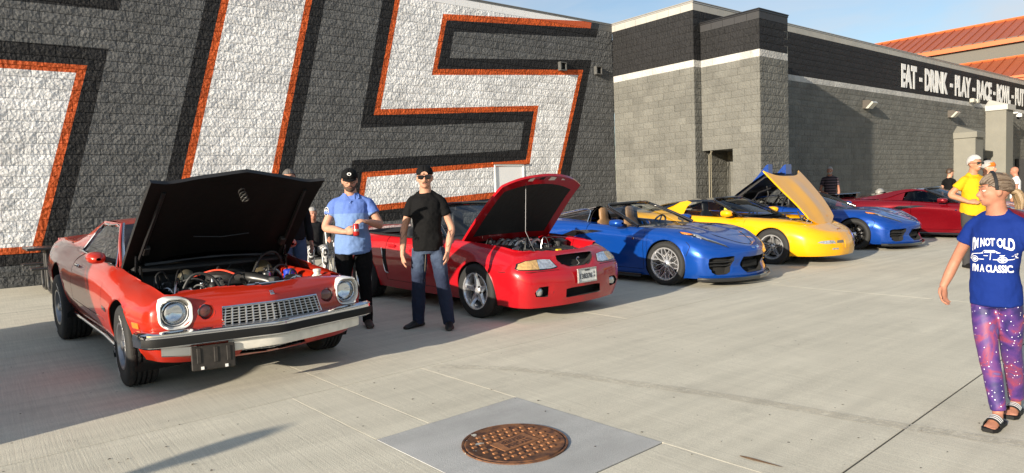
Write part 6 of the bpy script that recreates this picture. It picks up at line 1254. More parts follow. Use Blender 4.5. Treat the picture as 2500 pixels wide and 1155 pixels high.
def faceparts(o, c, M_, s, eyes=True, brow=None, glasses=None, beard=None):
    W_ = lambda p: Vector(c)+M_ @ (Vector(p)*s)
    if eyes:
        for y in (1, -1):
            q = B(); q.ell(W_((.0735, y*.031, .006)), (.0135*s, .0155*s, .0085*s), 12, 8, rot=M_); e = q.build('eye', P('eye_white', (.62, .58, .54), .3), o); q = B(); q.ell(W_((.0835, y*.031, .006)), (.004*s, .0065*s, .0065*s), 10, 6, rot=M_); q.build('iris', P('iris_dark', (.02, .018, .015), .2), e)
            q = B(); q.tube([W_((.084, y*.014, .014)), W_((.088, y*.031, .0175)), W_((.078, y*.05, .012))], .0038*s, 6); q.build('eyelid', o.data.materials[0], o)
    if brow:
        q = B()
        for y in (1, -1): q.tube([W_((.086, y*.012, .030)), W_((.085, y*.030, .036)), W_((.068, y*.050, .031))], [.004*s, .0048*s, .002*s], 6)
        q.build('eyebrows', brow, o)
    q = B(); q.tube([W_((.092, -.022, -.0615)), W_((.0975, 0, -.0615)), W_((.092, .022, -.0615))], .0035*s, 6); q.build('lips', P('lip', (.30, .12, .10), .5), o)
    if glasses == 'sun':
        q = B()
        for y in (1, -1): q.box(W_((.100, y*.036, .006)), (.012*s, .058*s, .040*s), rot=M_, bev=.006); q.tube([W_((.095, y*.064, .012)), W_((.03, y*.080, .012)), W_((-.02, y*.083, .008))], .0035*s, 6)
        q.box(W_((.103, 0, .014)), (.010*s, .02*s, .012*s), rot=M_); q.build('sunglasses', M_BLKG, o)
    if glasses == 'clear':
        q = B()
        for y in (1, -1): q.tube([W_((.106, y*.034+.024*math.cos(a), .004+.017*math.sin(a))) for a in np.linspace(0, 2*math.pi, 17)], .0022*s, 6); q.tube([W_((.100, y*.060, .010)), W_((.0, y*.082, .010))], .0022*s, 6)
        q.tube([W_((.108, -.01, .008)), W_((.108, .01, .008))], .002*s, 6); q.build('eyeglasses', M_BLKP, o)
    if beard:
        q = B(); m, kind = beard
        if kind == 'full':
            q.ell(W_((.045, 0, -.079)), (.052*s, .054*s, .040*s), 16, 10, rot=M_); q.ell(W_((.075, 0, -.092)), (.022*s, .03*s, .022*s), 12, 8, rot=M_)
            for y in (1, -1): q.tube([W_((.0, y*.071, -.02)), W_((.02, y*.064, -.05)), W_((.05, y*.045, -.075))], [.008*s, .012*s, .014*s], 8)
        q.tube([W_((.088, -.030, -.056)), W_((.1015, -.010, -.0485)), W_((.1015, .010, -.0485)), W_((.088, .030, -.056))], [.005*s, .008*s, .008*s, .005*s], 8); w = q.build('beard' if kind == 'full' else 'moustache', m, o); remesh(w, .006, 2)
def hairshell(o, c, M_, s, mat, kind='short', name='hair'):
    W_ = lambda p: Vector(c)+M_ @ (Vector(p)*s); q = B(); rs = random.Random(1); G = []
    back = {'short': -.05, 'tied': -.06, 'bald': -.03}[kind]
    for i in range(15):
        th = math.pi*.5*1.25*i/14; row = []
        for j in range(28):
            ph = 2*math.pi*j/28; fr_ = math.cos(ph)  # 1 = front
            lim = (1.02 if fr_ > .3 else 1.25) if kind != 'bald' else 1.2; t_ = min(th, math.pi*.5*((.72 if kind != 'tied' else .80) if fr_ > .62 else ((.86 if kind != 'tied' else .98) if fr_ > .1 else (1.05 if abs(fr_) <= .35 else 1.28))))
            k = (1.035 if kind != 'tied' else 1.065)+rs.uniform(-.006, .006); row.append(W_((-.014+.101*k*math.sin(t_)*fr_, .079*k*math.sin(t_)*math.sin(ph), .022+.102*k*math.cos(t_))))
        G.append(row+[row[0]])
    q.grid(G); h = q.build(name, mat, o, angle=80); m = h.modifiers.new('t', 'SOLIDIFY'); m.thickness = .012*s; m.offset = -1; q2 = h.modifiers.new('ss', 'SUBSURF'); q2.levels = 1; q2.render_levels = 1; return h
def capmesh(o, c, M_, s, mat, back=False, emblem=None, tilt=0):
    W_ = lambda p: Vector(c)+M_ @ (Vector(p)*s); q = B(); G = []
    for i in range(9):
        th = math.pi*.5*i/8; G.append([W_((-.012+.109*math.sin(th)*math.cos(p_), .087*math.sin(th)*math.sin(p_), .050+.080*math.cos(th))) for p_ in np.linspace(0, 2*math.pi, 25)])
    G.append([Vector(p)+M_ @ Vector((0, 0, -.02*s)) for p in G[-1]]); q.grid(G); h = q.build('cap', mat, o, angle=60); m = h.modifiers.new('t', 'SOLIDIFY'); m.thickness = .004
    sg = -1 if back else 1; q = B(); q.grid([[W_((-.012+sg*((.100+.075*t_)*math.cos(a)), (.083-.01*t_)*math.sin(a)*1.0, .034-.014*t_-.012*math.sin(a)**2*t_)) for a in np.linspace(-1.15, 1.15, 13)] for t_ in np.linspace(0, 1, 6)]); v = q.build('visor', mat, h, angle=60); m = v.modifiers.new('t', 'SOLIDIFY'); m.thickness = .006
    if back:
        q = B(); q.add([W_((.094+.004*math.cos(a*.5), .036*math.cos(a), .032+.030*max(0, math.sin(a)))) for a in np.linspace(0, math.pi, 13)], [tuple(range(13))]); q.build('cap_opening', SKIN['fair'], h, smooth=False)
    if emblem:
        for r_, m_, dx in ((.022, emblem, 0), (.012, mat, .0015)): q = B(); q.add([W_((.093+dx-.004*math.sin(a), r_*math.cos(a), .084+r_*.75*math.sin(a))) for a in np.linspace(0, 2*math.pi, 16, endpoint=False)], [tuple(range(16))]); q.build('cap_emblem', m_, h, smooth=False)
    return h
def person(label, loc, rz, H, arms, feet=None, skin='fair', shirt=None, sleeve=.45, trousers=None, shoes=None, head=(0, 0, 0), build=1.0, vox=.0085, group=None, hair=None, hairk='short', cap=None, face=None, hem=.88, wide=1.0, bare=None, hips=None, cuffw=1.0, jaw=1.0, curl=(.35, .35), seat=None, belly=0, hs=1.05):
    """arms: ((elbow, wrist, handdir, palm) right, left) in metres for this person; feet: (x, y, toe angle) right, left"""
    s = H/1.8; z = lambda q: q*s; bw = build; G = gz(loc[1]); yw = .172*bw*s
    feet = feet or ((0, -.12, -.25), (0, .12, .25)); b_ = B()
    hipz = z(.93) if seat is None else seat; dz = hipz-z(.93); T = lambda q: z(q)+dz
    lean = 0
    tors = [((0, 0, T(.90)), (.100*bw, .135*bw)), ((0, 0, T(1.0)), (.112*bw+belly*.6, .150*bw)), ((.012+belly*.5, 0, T(1.12)), (.108*bw+belly, .138*bw)), ((.01+belly*.2, 0, T(1.28)), (.115*bw+belly*.4, .155*bw)), ((0, 0, T(1.40)), (.105*bw, .165*bw)), ((-.008, 0, T(1.475)), (.072, .12*bw)), ((0, 0, T(1.53)), (.056, .058))]
    limb2(b_, [p for p, _ in tors], [(a*s*.93, c*s*.93) for _, (a, c) in tors])
    nk = Vector((-.005, 0, T(1.50))); hc = Vector((.032*s+head[2]*.0, 0, T(1.672))); M_ = Matrix.Rotation(head[0], 3, 'Z') @ Matrix.Rotation(head[1], 3, 'Y'); b_.tube([nk, nk.lerp(hc, .5), hc-Vector((.01, 0, .05*s))], [.066*s*bw**.5, .061*s*bw**.5, .058*s], 14); headshape(b_, hc, M_, s*hs, jaw)
    for sg in (1, -1): b_.tube([(-.02, sg*.02*s, T(1.52)), (-.015, sg*.10*s, T(1.455)), (-.008, sg*(yw-.02*s), T(1.425))], [.038*s, .038*s, .036*s], 10)
    knees = []
    for i, sg in enumerate((-1, 1)):
        fx, fy, ta = feet[i]; hip = Vector((0, sg*.095*s*bw, T(.92))); an = Vector((fx, fy, z(.09)))
        if seat is None: kn = hip.lerp(an, .5)+Vector((.03, 0, .02))*s
        else: kn = Vector((.45*s, sg*.13*s, hipz+.04)); an = Vector((.42*s, sg*.14*s, z(.09)))
        knees.append((hip, kn, an, ta)); limb(b_, [hip, hip.lerp(kn, .5), kn, kn.lerp(an, .4)+Vector((-.015*s, 0, 0)), an], [.078*bw*s, .072*bw*s, .050*s, .050*s, .035*s])
    for i, sg in enumerate((-1, 1)):
        el, wr, hd, pn = [Vector(q) for q in arms[i]]; sh = Vector((-.005, sg*(yw-.008*s), T(1.41))); limb(b_, [sh-Vector((0, sg*.05*s, -.005)), sh, sh.lerp(el, .5), el, el.lerp(wr, .45), wr], [.045*s, .046*bw**.5*s, .044*bw*s, .040*bw*s, .040*bw*s, .027*s]); hand(b_, wr, hd, pn, -sg if True else sg, curl[i], s)
    if bare:
        for i in (0, 1):
            hip, kn, an, ta = knees[i]; f = Vector((math.cos(ta), math.sin(ta), 0)); sv = Vector((-f.y, f.x, 0)); b_.tube([an+Vector((0, 0, -.01)), an+f*.05*s+Vector((0, 0, -.035*s)), an+f*.11*s+Vector((0, 0, -.055*s)), an+f*.16*s+Vector((0, 0, -.062*s))], [.036*s, .036*s, (.022*s, .042*s), (.012*s, .044*s)], 12)
            for k in range(5): p = an+f*(.165-.008*abs(k-1)*1.2)*s+sv*(.036-.018*k)*s*(1 if i == 0 else -1)+Vector((0, 0, -.064*s)); b_.ell(p+f*.012*s, (.02*s, .009*s, .009*s), 8, 6, rot=Matrix.Rotation(ta, 3, 'Z'))
    o = b_.build('person', SKIN[skin], None, angle=80); o.location = (loc[0], loc[1], G); o.rotation_euler = (0, 0, rz); tag(o, label, 'person', group); remesh(o, vox, 5)
    if face is not None: faceparts(o, hc, M_, s*hs, **face)
    if hair: hairshell(o, hc, M_, s*hs, hair, hairk)
    if cap: capmesh(o, hc, M_, s*hs, **cap)
    # shirt
    if shirt:
        q = B(); hz = T(hem); tt = [((0, 0, hz), (.128*bw*wide+belly, .168*bw*wide)), ((.004+belly*.5, 0, T(max(hem+.07, .98))), (.128*bw*wide+belly*1.0, .167*bw*wide)), ((.012+belly*.5, 0, T(1.12)), (.122*bw*wide**.5+belly, .155*bw*wide**.5)), ((.01+belly*.2, 0, T(1.28)), (.126*bw+belly*.4, .170*bw)), ((0, 0, T(1.40)), (.114*bw, .170*bw)), ((-.008, 0, T(1.465)), (.082, .125*bw)), ((-.004, 0, T(1.508)), (.072, .084))]
        for sg in (1, -1): q.tube([(-.02, sg*.03*s, T(1.500)), (-.015, sg*.10*s, T(1.452)), (-.008, sg*(yw-.015*s), T(1.425))], [.050*s, .053*s, .053*s], 12)
        limb2(q, [p for p, _ in tt], [(a*s, c*s) for _, (a, c) in tt], 24)
        for i, sg in enumerate((-1, 1)):
            el, wr = Vector(arms[i][0]), Vector(arms[i][1]); sh = Vector((-.005, sg*(yw-.008*s), T(1.41)))
            if sleeve <= 1.01: end = sh.lerp(el, sleeve/.5*.55 if sleeve < .9 else 1); pts = [sh-Vector((0, sg*.06*s, -.005)), sh, sh.lerp(end, .55), end]; limb(q, pts, [.058*s*bw**.5, .060*s*bw**.5, .063*bw*s, .066*bw*s])
            else: limb(q, [sh-Vector((0, sg*.06*s, -.005)), sh, sh.lerp(el, .5), el, el.lerp(wr, .5), wr-(wr-el).normalized()*.02], [.058*s, .060*s*bw**.5, .058*bw*s, .055*s, .052*s, .042*s])
        so_ = q.build('shirt', shirt, o, angle=80); remesh(so_, max(vox, .0095), 3); tx = bpy.data.textures.get('fold') or bpy.data.textures.new('fold', 'CLOUDS'); tx.noise_scale = .14; dm_ = so_.modifiers.new('d', 'DISPLACE'); dm_.texture = tx; dm_.strength = .026*s; dm_.mid_level = .5; dm_.texture_coords = 'LOCAL'
        if vox < .01: tx2 = bpy.data.textures.get('fold2') or bpy.data.textures.new('fold2', 'CLOUDS'); tx2.noise_scale = .055; d2 = so_.modifiers.new('d2', 'DISPLACE'); d2.texture = tx2; d2.strength = .009; d2.mid_level = .5; d2.texture_coords = 'LOCAL'
    if trousers:
        q = B(); hp = hips or 1.0; limb2(q, [(0, 0, T(.84)), (0, 0, T(.92)), (0, 0, T(1.0)), (0, 0, T(1.05))], [(.09*bw*s, .13*bw*s), (.122*bw*s*hp, .160*bw*s*hp), (.122*bw*s, .156*bw*s), (.112*bw*s, .145*bw*s)])
        for i in (0, 1):
            hip, kn, an, ta = knees[i]; an2 = an+Vector((0, 0, -.045*s)) if not bare else an+Vector((0, 0, .02*s)); cw = cuffw
            limb(q, [hip+Vector((0, 0, -.02)), hip.lerp(kn, .5), kn, kn.lerp(an, .45)+Vector((-.012*s, 0, 0)), an2], [.086*bw*s*hp, .089*bw*s*hp**.5, .072*s*cw**.5, .070*s*cw, .058*s*cw])
        t_ = q.build('trousers', trousers, o, angle=80); remesh(t_, max(vox, .0095), 3)
        if vox < .01: tx3 = bpy.data.textures.get('fold3') or bpy.data.textures.new('fold3', 'CLOUDS'); tx3.noise_scale = .075; d3 = t_.modifiers.new('d', 'DISPLACE'); d3.texture = tx3; d3.strength = .016 if not bare else .005; d3.mid_level = .5; d3.texture_coords = 'LOCAL'
    if shoes:
        for i in (0, 1):
            hip, kn, an, ta = knees[i]; f = Vector((math.cos(ta), math.sin(ta), 0)); sv = Vector((-f.y, f.x, 0)); q = B(); base = Vector((an.x, an.y, 0)); rr = []
            for u, w, h in ((-.075, .030, .05), (-.05, .042, .085), (0, .045, .10), (.06, .044, .085), (.12, .050, .060), (.17, .048, .05), (.205, .030, .035)):
                c_ = base+f*u*s; rr.append([c_+sv*w*s*math.cos(a)+Vector((0, 0, max(.004, h*s*(.5+.5*math.sin(a)))))for a in np.linspace(0, 2*math.pi, 15)])
            q.grid(rr); q.F.append(tuple(range(14))); q.M.append(0); q.F.append(tuple(len(q.V)-15+k for k in range(14))); q.M.append(0); sh_ = q.build('shoe', shoes, o, angle=60)
    return o, dict(hc=hc, M=M_, s=s, T=T, knees=knees)
def toward(loc, off=0): return math.atan2(-loc[1], -loc[0])+off
# --- man in the light blue work polo, holding a drink can
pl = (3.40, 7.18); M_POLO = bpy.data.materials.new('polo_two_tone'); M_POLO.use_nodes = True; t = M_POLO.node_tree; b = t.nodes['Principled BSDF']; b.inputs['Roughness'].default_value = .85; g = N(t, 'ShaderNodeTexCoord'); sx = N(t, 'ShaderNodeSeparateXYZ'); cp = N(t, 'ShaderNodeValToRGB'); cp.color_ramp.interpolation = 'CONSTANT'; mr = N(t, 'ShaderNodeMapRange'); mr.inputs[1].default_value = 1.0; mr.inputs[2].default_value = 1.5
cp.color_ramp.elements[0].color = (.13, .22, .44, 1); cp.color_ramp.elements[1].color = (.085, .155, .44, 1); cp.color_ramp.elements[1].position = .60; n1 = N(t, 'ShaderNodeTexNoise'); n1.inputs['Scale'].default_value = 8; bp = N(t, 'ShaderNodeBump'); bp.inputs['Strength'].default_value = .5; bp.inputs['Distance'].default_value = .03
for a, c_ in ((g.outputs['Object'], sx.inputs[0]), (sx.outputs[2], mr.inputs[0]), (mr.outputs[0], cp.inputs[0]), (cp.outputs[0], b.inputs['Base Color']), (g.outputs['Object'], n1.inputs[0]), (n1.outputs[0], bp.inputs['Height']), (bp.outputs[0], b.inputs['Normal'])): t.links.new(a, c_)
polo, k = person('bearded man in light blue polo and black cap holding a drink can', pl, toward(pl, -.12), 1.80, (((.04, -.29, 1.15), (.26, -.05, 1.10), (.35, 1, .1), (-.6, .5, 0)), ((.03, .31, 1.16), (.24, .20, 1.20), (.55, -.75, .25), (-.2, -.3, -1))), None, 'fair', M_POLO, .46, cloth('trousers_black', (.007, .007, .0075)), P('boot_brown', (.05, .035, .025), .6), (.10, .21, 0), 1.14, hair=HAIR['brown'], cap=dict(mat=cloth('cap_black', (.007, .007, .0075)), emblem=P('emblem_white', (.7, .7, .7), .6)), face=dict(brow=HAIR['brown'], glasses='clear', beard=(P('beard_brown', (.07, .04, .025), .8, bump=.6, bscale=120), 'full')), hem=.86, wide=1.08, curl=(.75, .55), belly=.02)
q = B(); s_ = k['s']; T_ = k['T']
for sg in (1, -1): q.add([(.085, sg*.005, T_(1.455)), (.10, sg*.055, T_(1.425)), (.065, sg*.10, T_(1.475)), (.01, sg*.085, T_(1.53)), (.055, sg*.05, T_(1.525))], [(0, 1, 2, 3, 4)])
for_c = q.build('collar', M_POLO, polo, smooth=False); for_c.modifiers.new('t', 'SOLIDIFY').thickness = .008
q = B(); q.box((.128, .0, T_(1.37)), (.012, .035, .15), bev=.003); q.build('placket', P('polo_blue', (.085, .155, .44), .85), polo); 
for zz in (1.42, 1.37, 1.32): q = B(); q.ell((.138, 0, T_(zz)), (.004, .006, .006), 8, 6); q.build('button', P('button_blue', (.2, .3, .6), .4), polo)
pc = Vector((.045, -.272, 1.33)); nr = Vector((.65, -.76, .1)).normalized(); e1 = nr.cross(Vector((0, 0, 1))).normalized(); e2 = e1.cross(nr)
for r_, m_, off in ((.046, P('patch_white', (.75, .75, .73), .7), 0), (.040, P('patch_dark', (.03, .035, .06), .7), .002)): q = B(); q.add([pc+nr*off+e1*(r_*math.cos(a))+e2*(r_*1.1*math.sin(a)) for a in np.linspace(0, 2*math.pi, 20, endpoint=False)], [tuple(range(20))]); pt_ = q.build('sleeve_patch', m_, polo, smooth=False); pt_.modifiers.new('t', 'SOLIDIFY').thickness = .004
for dz in (.012, -.014): q = B(); q.add([pc+nr*.006+e1*x+e2*(y+dz) for x, y in ((-.03, -.008), (.03, -.008), (.03, .008), (-.03, .008))], [(0, 1, 2, 3)]); q.build('patch_band', P('patch_white', (.75, .75, .73), .7), polo, smooth=False)
cw = polo.matrix_basis @ Vector((.305, .075, 1.115)); can = empty('drink_can', (cw.x, cw.y, gz(pl[1])+1.055)); tag(can, 'red and silver drink can held by man in blue polo', 'drink can')
q = B(); q.lathe([(.022, 0), (.031, .008), (.033, .016), (.033, .118), (.027, .13), (.026, .133)], n=24); q.build('can_body', [P('can_red', (.45, .02, .02), .3, metal=.4)], can); q = B(); q.lathe([(.0335, .05), (.0337, .052), (.0337, .075), (.0335, .077)], n=24, cap=False); q.build('can_band', M_ALU, can); q = B(); q.lathe([(.001, .131), (.025, .131), (.0275, .134), (.0265, .137), (.024, .133)], n=24, cap=False); q.build('can_lid', M_ALU, can)
# --- man in black tee and jeans
bl = (3.90, 6.38); rzb = toward(bl, -.06)
def tolocal(w, loc, rz): dx, dy = w[0]-loc[0], w[1]-loc[1]; return (dx*math.cos(rz)+dy*math.sin(rz), -dx*math.sin(rz)+dy*math.cos(rz))
fr = tolocal(ong(1022, 797).xy, bl, rzb); fl = tolocal(ong(1097, 800).xy, bl, rzb)
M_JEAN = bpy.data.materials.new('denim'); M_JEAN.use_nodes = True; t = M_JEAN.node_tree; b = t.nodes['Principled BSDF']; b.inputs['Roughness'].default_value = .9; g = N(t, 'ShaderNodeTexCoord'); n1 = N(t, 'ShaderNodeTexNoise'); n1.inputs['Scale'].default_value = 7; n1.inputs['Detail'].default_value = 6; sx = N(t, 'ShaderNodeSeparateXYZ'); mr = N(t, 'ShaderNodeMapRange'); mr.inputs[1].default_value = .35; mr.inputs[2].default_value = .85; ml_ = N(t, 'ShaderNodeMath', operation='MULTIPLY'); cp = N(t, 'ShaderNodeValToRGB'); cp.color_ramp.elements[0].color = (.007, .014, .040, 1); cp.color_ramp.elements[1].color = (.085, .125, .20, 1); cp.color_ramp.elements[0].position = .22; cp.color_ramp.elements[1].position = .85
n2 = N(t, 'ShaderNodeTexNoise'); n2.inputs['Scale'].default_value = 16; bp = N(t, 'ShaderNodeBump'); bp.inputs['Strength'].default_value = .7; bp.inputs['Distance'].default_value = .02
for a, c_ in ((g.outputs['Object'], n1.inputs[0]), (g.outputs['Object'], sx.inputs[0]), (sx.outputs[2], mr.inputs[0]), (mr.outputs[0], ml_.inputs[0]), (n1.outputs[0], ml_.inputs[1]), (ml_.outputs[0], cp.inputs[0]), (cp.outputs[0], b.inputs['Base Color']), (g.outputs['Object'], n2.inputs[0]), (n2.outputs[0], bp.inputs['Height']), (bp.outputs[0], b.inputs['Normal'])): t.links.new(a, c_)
M_BTEE = cloth('tee_black', (.006, .006, .0065))
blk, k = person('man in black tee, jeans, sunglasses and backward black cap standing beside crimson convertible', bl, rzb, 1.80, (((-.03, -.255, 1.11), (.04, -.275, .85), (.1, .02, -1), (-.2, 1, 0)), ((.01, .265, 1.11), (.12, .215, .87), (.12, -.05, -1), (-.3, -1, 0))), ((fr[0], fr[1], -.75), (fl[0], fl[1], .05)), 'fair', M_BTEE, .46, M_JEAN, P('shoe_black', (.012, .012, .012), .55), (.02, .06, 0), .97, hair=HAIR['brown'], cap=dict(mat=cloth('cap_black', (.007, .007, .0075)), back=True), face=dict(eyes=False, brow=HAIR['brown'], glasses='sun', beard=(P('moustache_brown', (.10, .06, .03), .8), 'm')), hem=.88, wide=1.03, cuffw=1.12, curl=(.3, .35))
# flame line tattoo on the forearms, jean stitching
q = B()
for sg, el, wr in ((1, Vector((.01, .265, 1.11)), Vector((.12, .215, .87))), (-1, Vector((-.03, -.255, 1.11)), Vector((.04, -.275, .85)))):
    ax = (wr-el).normalized(); n_ = Vector((.9, .35*sg, .2)); n_ = (n_-ax*n_.dot(ax)).normalized(); w_ = ax.cross(n_)
    for ph in (-.5, .1, .7): pts = [el.lerp(wr, .12+.75*u)+(n_*math.cos(ph+.5*math.sin(7*u+ph*3))+w_*math.sin(ph+.5*math.sin(7*u+ph*3)))*(.0405-.011*u) for u in np.linspace(0, 1, 12)]; q.tube(pts, .0022, 5)
q.build('tattoo_lines', P('tattoo_ink', (.05, .03, .03), .7), blk)
hip, kn, an, ta = k['knees'][0]; q = B(); q.tube(crom([hip+Vector((.09, .075, -.02)), hip.lerp(kn, .5)+Vector((.06, .07, 0)), kn+Vector((.03, .066, 0)), kn.lerp(an, .5)+Vector((.02, .066, 0)), an+Vector((.01, .062, -.03))], 5), .0022, 5); q.build('seam_stitching', P('stitch_tan', (.24, .2, .14), .8), blk)
# --- woman walking at right
wl = (4.80, 1.37); rzw = R(172)
fw1 = tolocal(ong(2437, 1040).xy, wl, rzw); fw2 = tolocal(ong(2480, 1008).xy, wl, rzw)
M_GAL = bpy.data.materials.new('galaxy_print'); M_GAL.use_nodes = True; t = M_GAL.node_tree; b = t.nodes['Principled BSDF']; b.inputs['Roughness'].default_value = .6; g = N(t, 'ShaderNodeTexCoord'); n1 = N(t, 'ShaderNodeTexNoise'); n1.inputs['Scale'].default_value = 6.5; n1.inputs['Detail'].default_value = 7; n1.inputs['Distortion'].default_value = .8; cp = N(t, 'ShaderNodeValToRGB'); E_ = cp.color_ramp.elements
E_[0].position = .25; E_[0].color = (.012, .008, .06, 1); E_[1].position = .82; E_[1].color = (.55, .55, .68, 1)
for p_, c_ in ((.38, (.022, .013, .10, 1)), (.46, (.06, .022, .15, 1)), (.53, (.10, .03, .15, 1)), (.58, (.22, .035, .08, 1)), (.62, (.09, .035, .14, 1)), (.70, (.09, .12, .32, 1))): e = E_.new(p_); e.color = c_
vo = N(t, 'ShaderNodeTexVoronoi'); vo.inputs['Scale'].default_value = 42; lt_ = N(t, 'ShaderNodeMath', operation='LESS_THAN'); lt_.inputs[1].default_value = .13; mxr = N(t, 'ShaderNodeMix', data_type='RGBA'); mxr.inputs[7].default_value = (.85, .85, .95, 1)
for a, c_ in ((g.outputs['Object'], n1.inputs[0]), (n1.outputs[0], cp.inputs[0]), (g.outputs['Object'], vo.inputs[0]), (vo.outputs['Distance'], lt_.inputs[0]), (lt_.outputs[0], mxr.inputs[0]), (cp.outputs[0], mxr.inputs[6]), (mxr.outputs[2], b.inputs['Base Color'])): t.links.new(a, c_)
M_WTEE = cloth('tee_royal_blue', (.006, .022, .15), .5)
wom, k = person('woman in royal blue printed tee and galaxy leggings walking in striped slides', wl, rzw, 1.525, (((-.02, -.235, .985), (.03, -.285, .815), (.22, .12, -1), (.2, 1, 0)), ((-.02, .26, .96), (.10, .25, .77), (.2, -.1, -1), (-.2, -1, 0))), ((fw1[0], fw1[1], .12), (fw2[0], fw2[1], .2)), 'ruddy', M_WTEE, .42, M_GAL, None, (-.85, .06, 0), .93, .007, hair=HAIR['ash'], hairk='tied', face=dict(brow=HAIR['ash']), hem=.865, wide=1.04, bare=True, hips=.92, cuffw=.86, hs=.97, curl=(.45, .3), jaw=.95)
s_ = k['s']; hc, Mh = k['hc'], k['M']; Wh = lambda p: hc+Mh @ (Vector(p)*s_*.97)
q = B(); 
for dy in (-.02, 0, .02): q.tube(crom([Wh((-.10, dy, -.01)), Wh((-.135, dy*1.5, -.03)), Wh((-.150, dy*2.2, -.09)), Wh((-.14, dy*2.6, -.15))], 5), pchip([0, .5, 1], [.018, .022, .006], np.linspace(0, 1, 16)).tolist(), 8)
q.build('ponytail', HAIR['blond'], wom)
hr_ = random.Random(8)
for mat_, seed in ((HAIR['ash'], 0), (P('hair_ash_light', (.14, .105, .075), .5), 1)):
    q = B()
    for kk in range(70):
        ph = hr_.uniform(-2.0, 2.0); t0 = math.pi*.5*(.76 if abs(ph) < .8 else (.92 if abs(ph) < 1.35 else 1.08))+hr_.uniform(-.05, .04); d0 = Vector((math.sin(t0)*math.cos(ph), math.sin(t0)*math.sin(ph), math.cos(t0))); d1 = Vector((-.96, hr_.uniform(-.12, .12), -.22+hr_.uniform(-.1, .1))); pts = []
        for u in np.linspace(0, 1, 8): d_ = (d0.lerp(d1, u)+Vector((0, 0, .22*math.sin(math.pi*u)*(1 if abs(ph) < 1.2 else .2)))).normalized(); kq = 1.085+.012*math.sin(u*9+kk); pts.append(Wh((-.014+.101*kq*d_.x, .079*kq*d_.y, .022+.102*kq*d_.z)))
        q.tube(pts, [.0015]+[.0032]*6+[.002], 5)
    q.build('hair_strands', mat_, wom, kind='stuff')
q = B(); q.tube([Wh((.012+.0*a, .090*math.cos(a), .020+.117*math.sin(a))) for a in np.linspace(-.1, math.pi+.1, 22)], .006, 6, flat=1.6); q.build('headband', M_BLKP, wom)
for i in (0, 1):
    hip, kn, an, ta = k['knees'][i]; f = Vector((math.cos(ta), math.sin(ta), 0)); sv = Vector((-f.y, f.x, 0)); q = B(); G = []
    for u, w in ((-.075, .03), (-.05, .04), (.05, .043), (.12, .052), (.17, .05), (.205, .03)): c_ = Vector((an.x, an.y, 0))+f*u*s_; G.append([c_+sv*w*s_*e+Vector((0, 0, z_)) for e, z_ in ((-1, .002), (-1, .022), (-.5, .024), (.5, .024), (1, .022), (1, .002), (-1, .002))])
    q.grid(G); q.F.append(tuple(range(6))); q.M.append(0); q.F.append(tuple(len(q.V)-7+j for j in range(6))); q.M.append(0); sl_ = q.build('slide_sandal', M_RUB, wom, angle=40)
    def strap(u, a): c_ = Vector((an.x, an.y, .016))+f*u*s_; return c_+sv*(.056*s_*math.cos(a))+Vector((0, 0, .062*s_*math.sin(a)*(1.25-.25*(u-.06)/.06)))
    q = B(); q.grid([[strap(u, a) for a in np.linspace(0, math.pi, 13)] for u in np.linspace(.055, .125, 5)]); st_ = q.build('strap', M_RUB, sl_, angle=60); st_.modifiers.new('t', 'SOLIDIFY').thickness = .005
    for m_ in (.067, .087, .107): q = B(); q.grid([[strap(u, a)+Vector((0, 0, .004))+sv*math.cos(a)*.003 for a in np.linspace(.55, math.pi-.55, 9)] for u in (m_, m_+.011)]); q.build('stripe', M_WHT, st_, angle=60)
# the print on her shirt, laid on the cloth
sh_ = [c_ for c_ in wom.children if c_.name.startswith('shirt')][0]; bake(sh_); bvs = BVHTree.FromPolygons([v.co for v in sh_.data.vertices], [tuple(p.vertices) for p in sh_.data.polygons])
def onshirt(u, v, off=.003):
    h = bvs.ray_cast(Vector((1, u, v)), Vector((-1, 0, 0))); return (h[0]+Vector((off, 0, 0))) if h[0] else Vector((.13, u, v))
M_INK = P('print_white', (.74, .75, .78), .7); T_ = k['T']
def sub(V, F, d):
    b_ = bmesh.new(); vs = [b_.verts.new(v) for v in V]
    for f in F:
        try: b_.faces.new([vs[i] for i in f])
        except ValueError: pass
    bmesh.ops.triangulate(b_, faces=b_.faces); 
    for _ in range(2): bmesh.ops.subdivide_edges(b_, edges=[e for e in b_.edges if e.calc_length() > d], cuts=1, use_grid_fill=False); bmesh.ops.triangulate(b_, faces=b_.faces)
    b_.verts.index_update(); r_ = ([tuple(v.co) for v in b_.verts], [tuple(v.index for v in f.verts) for f in b_.faces]); b_.free(); return r_
CY = .015
def shirttext(tx, wid, hgt, vc, arch):
    V, F = textmesh(tx, 1, 0, .03, 'CENTER'); xs = [v[0] for v in V]; ys = [v[1] for v in V]; w = max(xs)-min(xs); V = [((v[0]-(max(xs)+min(xs))/2)/w*wid, (v[1]-min(ys))/(max(ys)-min(ys)), 0) for v in V]; V, F = sub(V, F, .02); o_ = []
    for v in V: u = v[0]/(wid/2); h = hgt*(1+arch*u*u); y = vc+(v[1]-1)*h; o_.append(onshirt(CY+v[0], y))
    return B().add(o_, F).build('shirt_print', M_INK, sh_, smooth=False, weld=-1)
shirttext("I'M NOT OLD", .21, .048, T_(1.345), .75); shirttext("I'M A CLASSIC", .20, .046, T_(1.158), 0)
q = B(); zc = T_(1.215); kx = .00088
def stroke2(pts, w=.0035):
    for a, c_ in zip(pts, pts[1:]):
        a, c_ = Vector(a), Vector(c_); d = (c_-a); n_ = Vector((-d.y, d.x)).normalized()*w/2; q.add([onshirt(CY+p.x, zc+p.y) for p in (a+n_, a-n_, c_-n_, c_+n_)], [(0, 1, 2, 3)])
def fill2(pts): q.add([onshirt(CY+p[0], zc+p[1]) for p in pts], [tuple(range(len(pts)))])
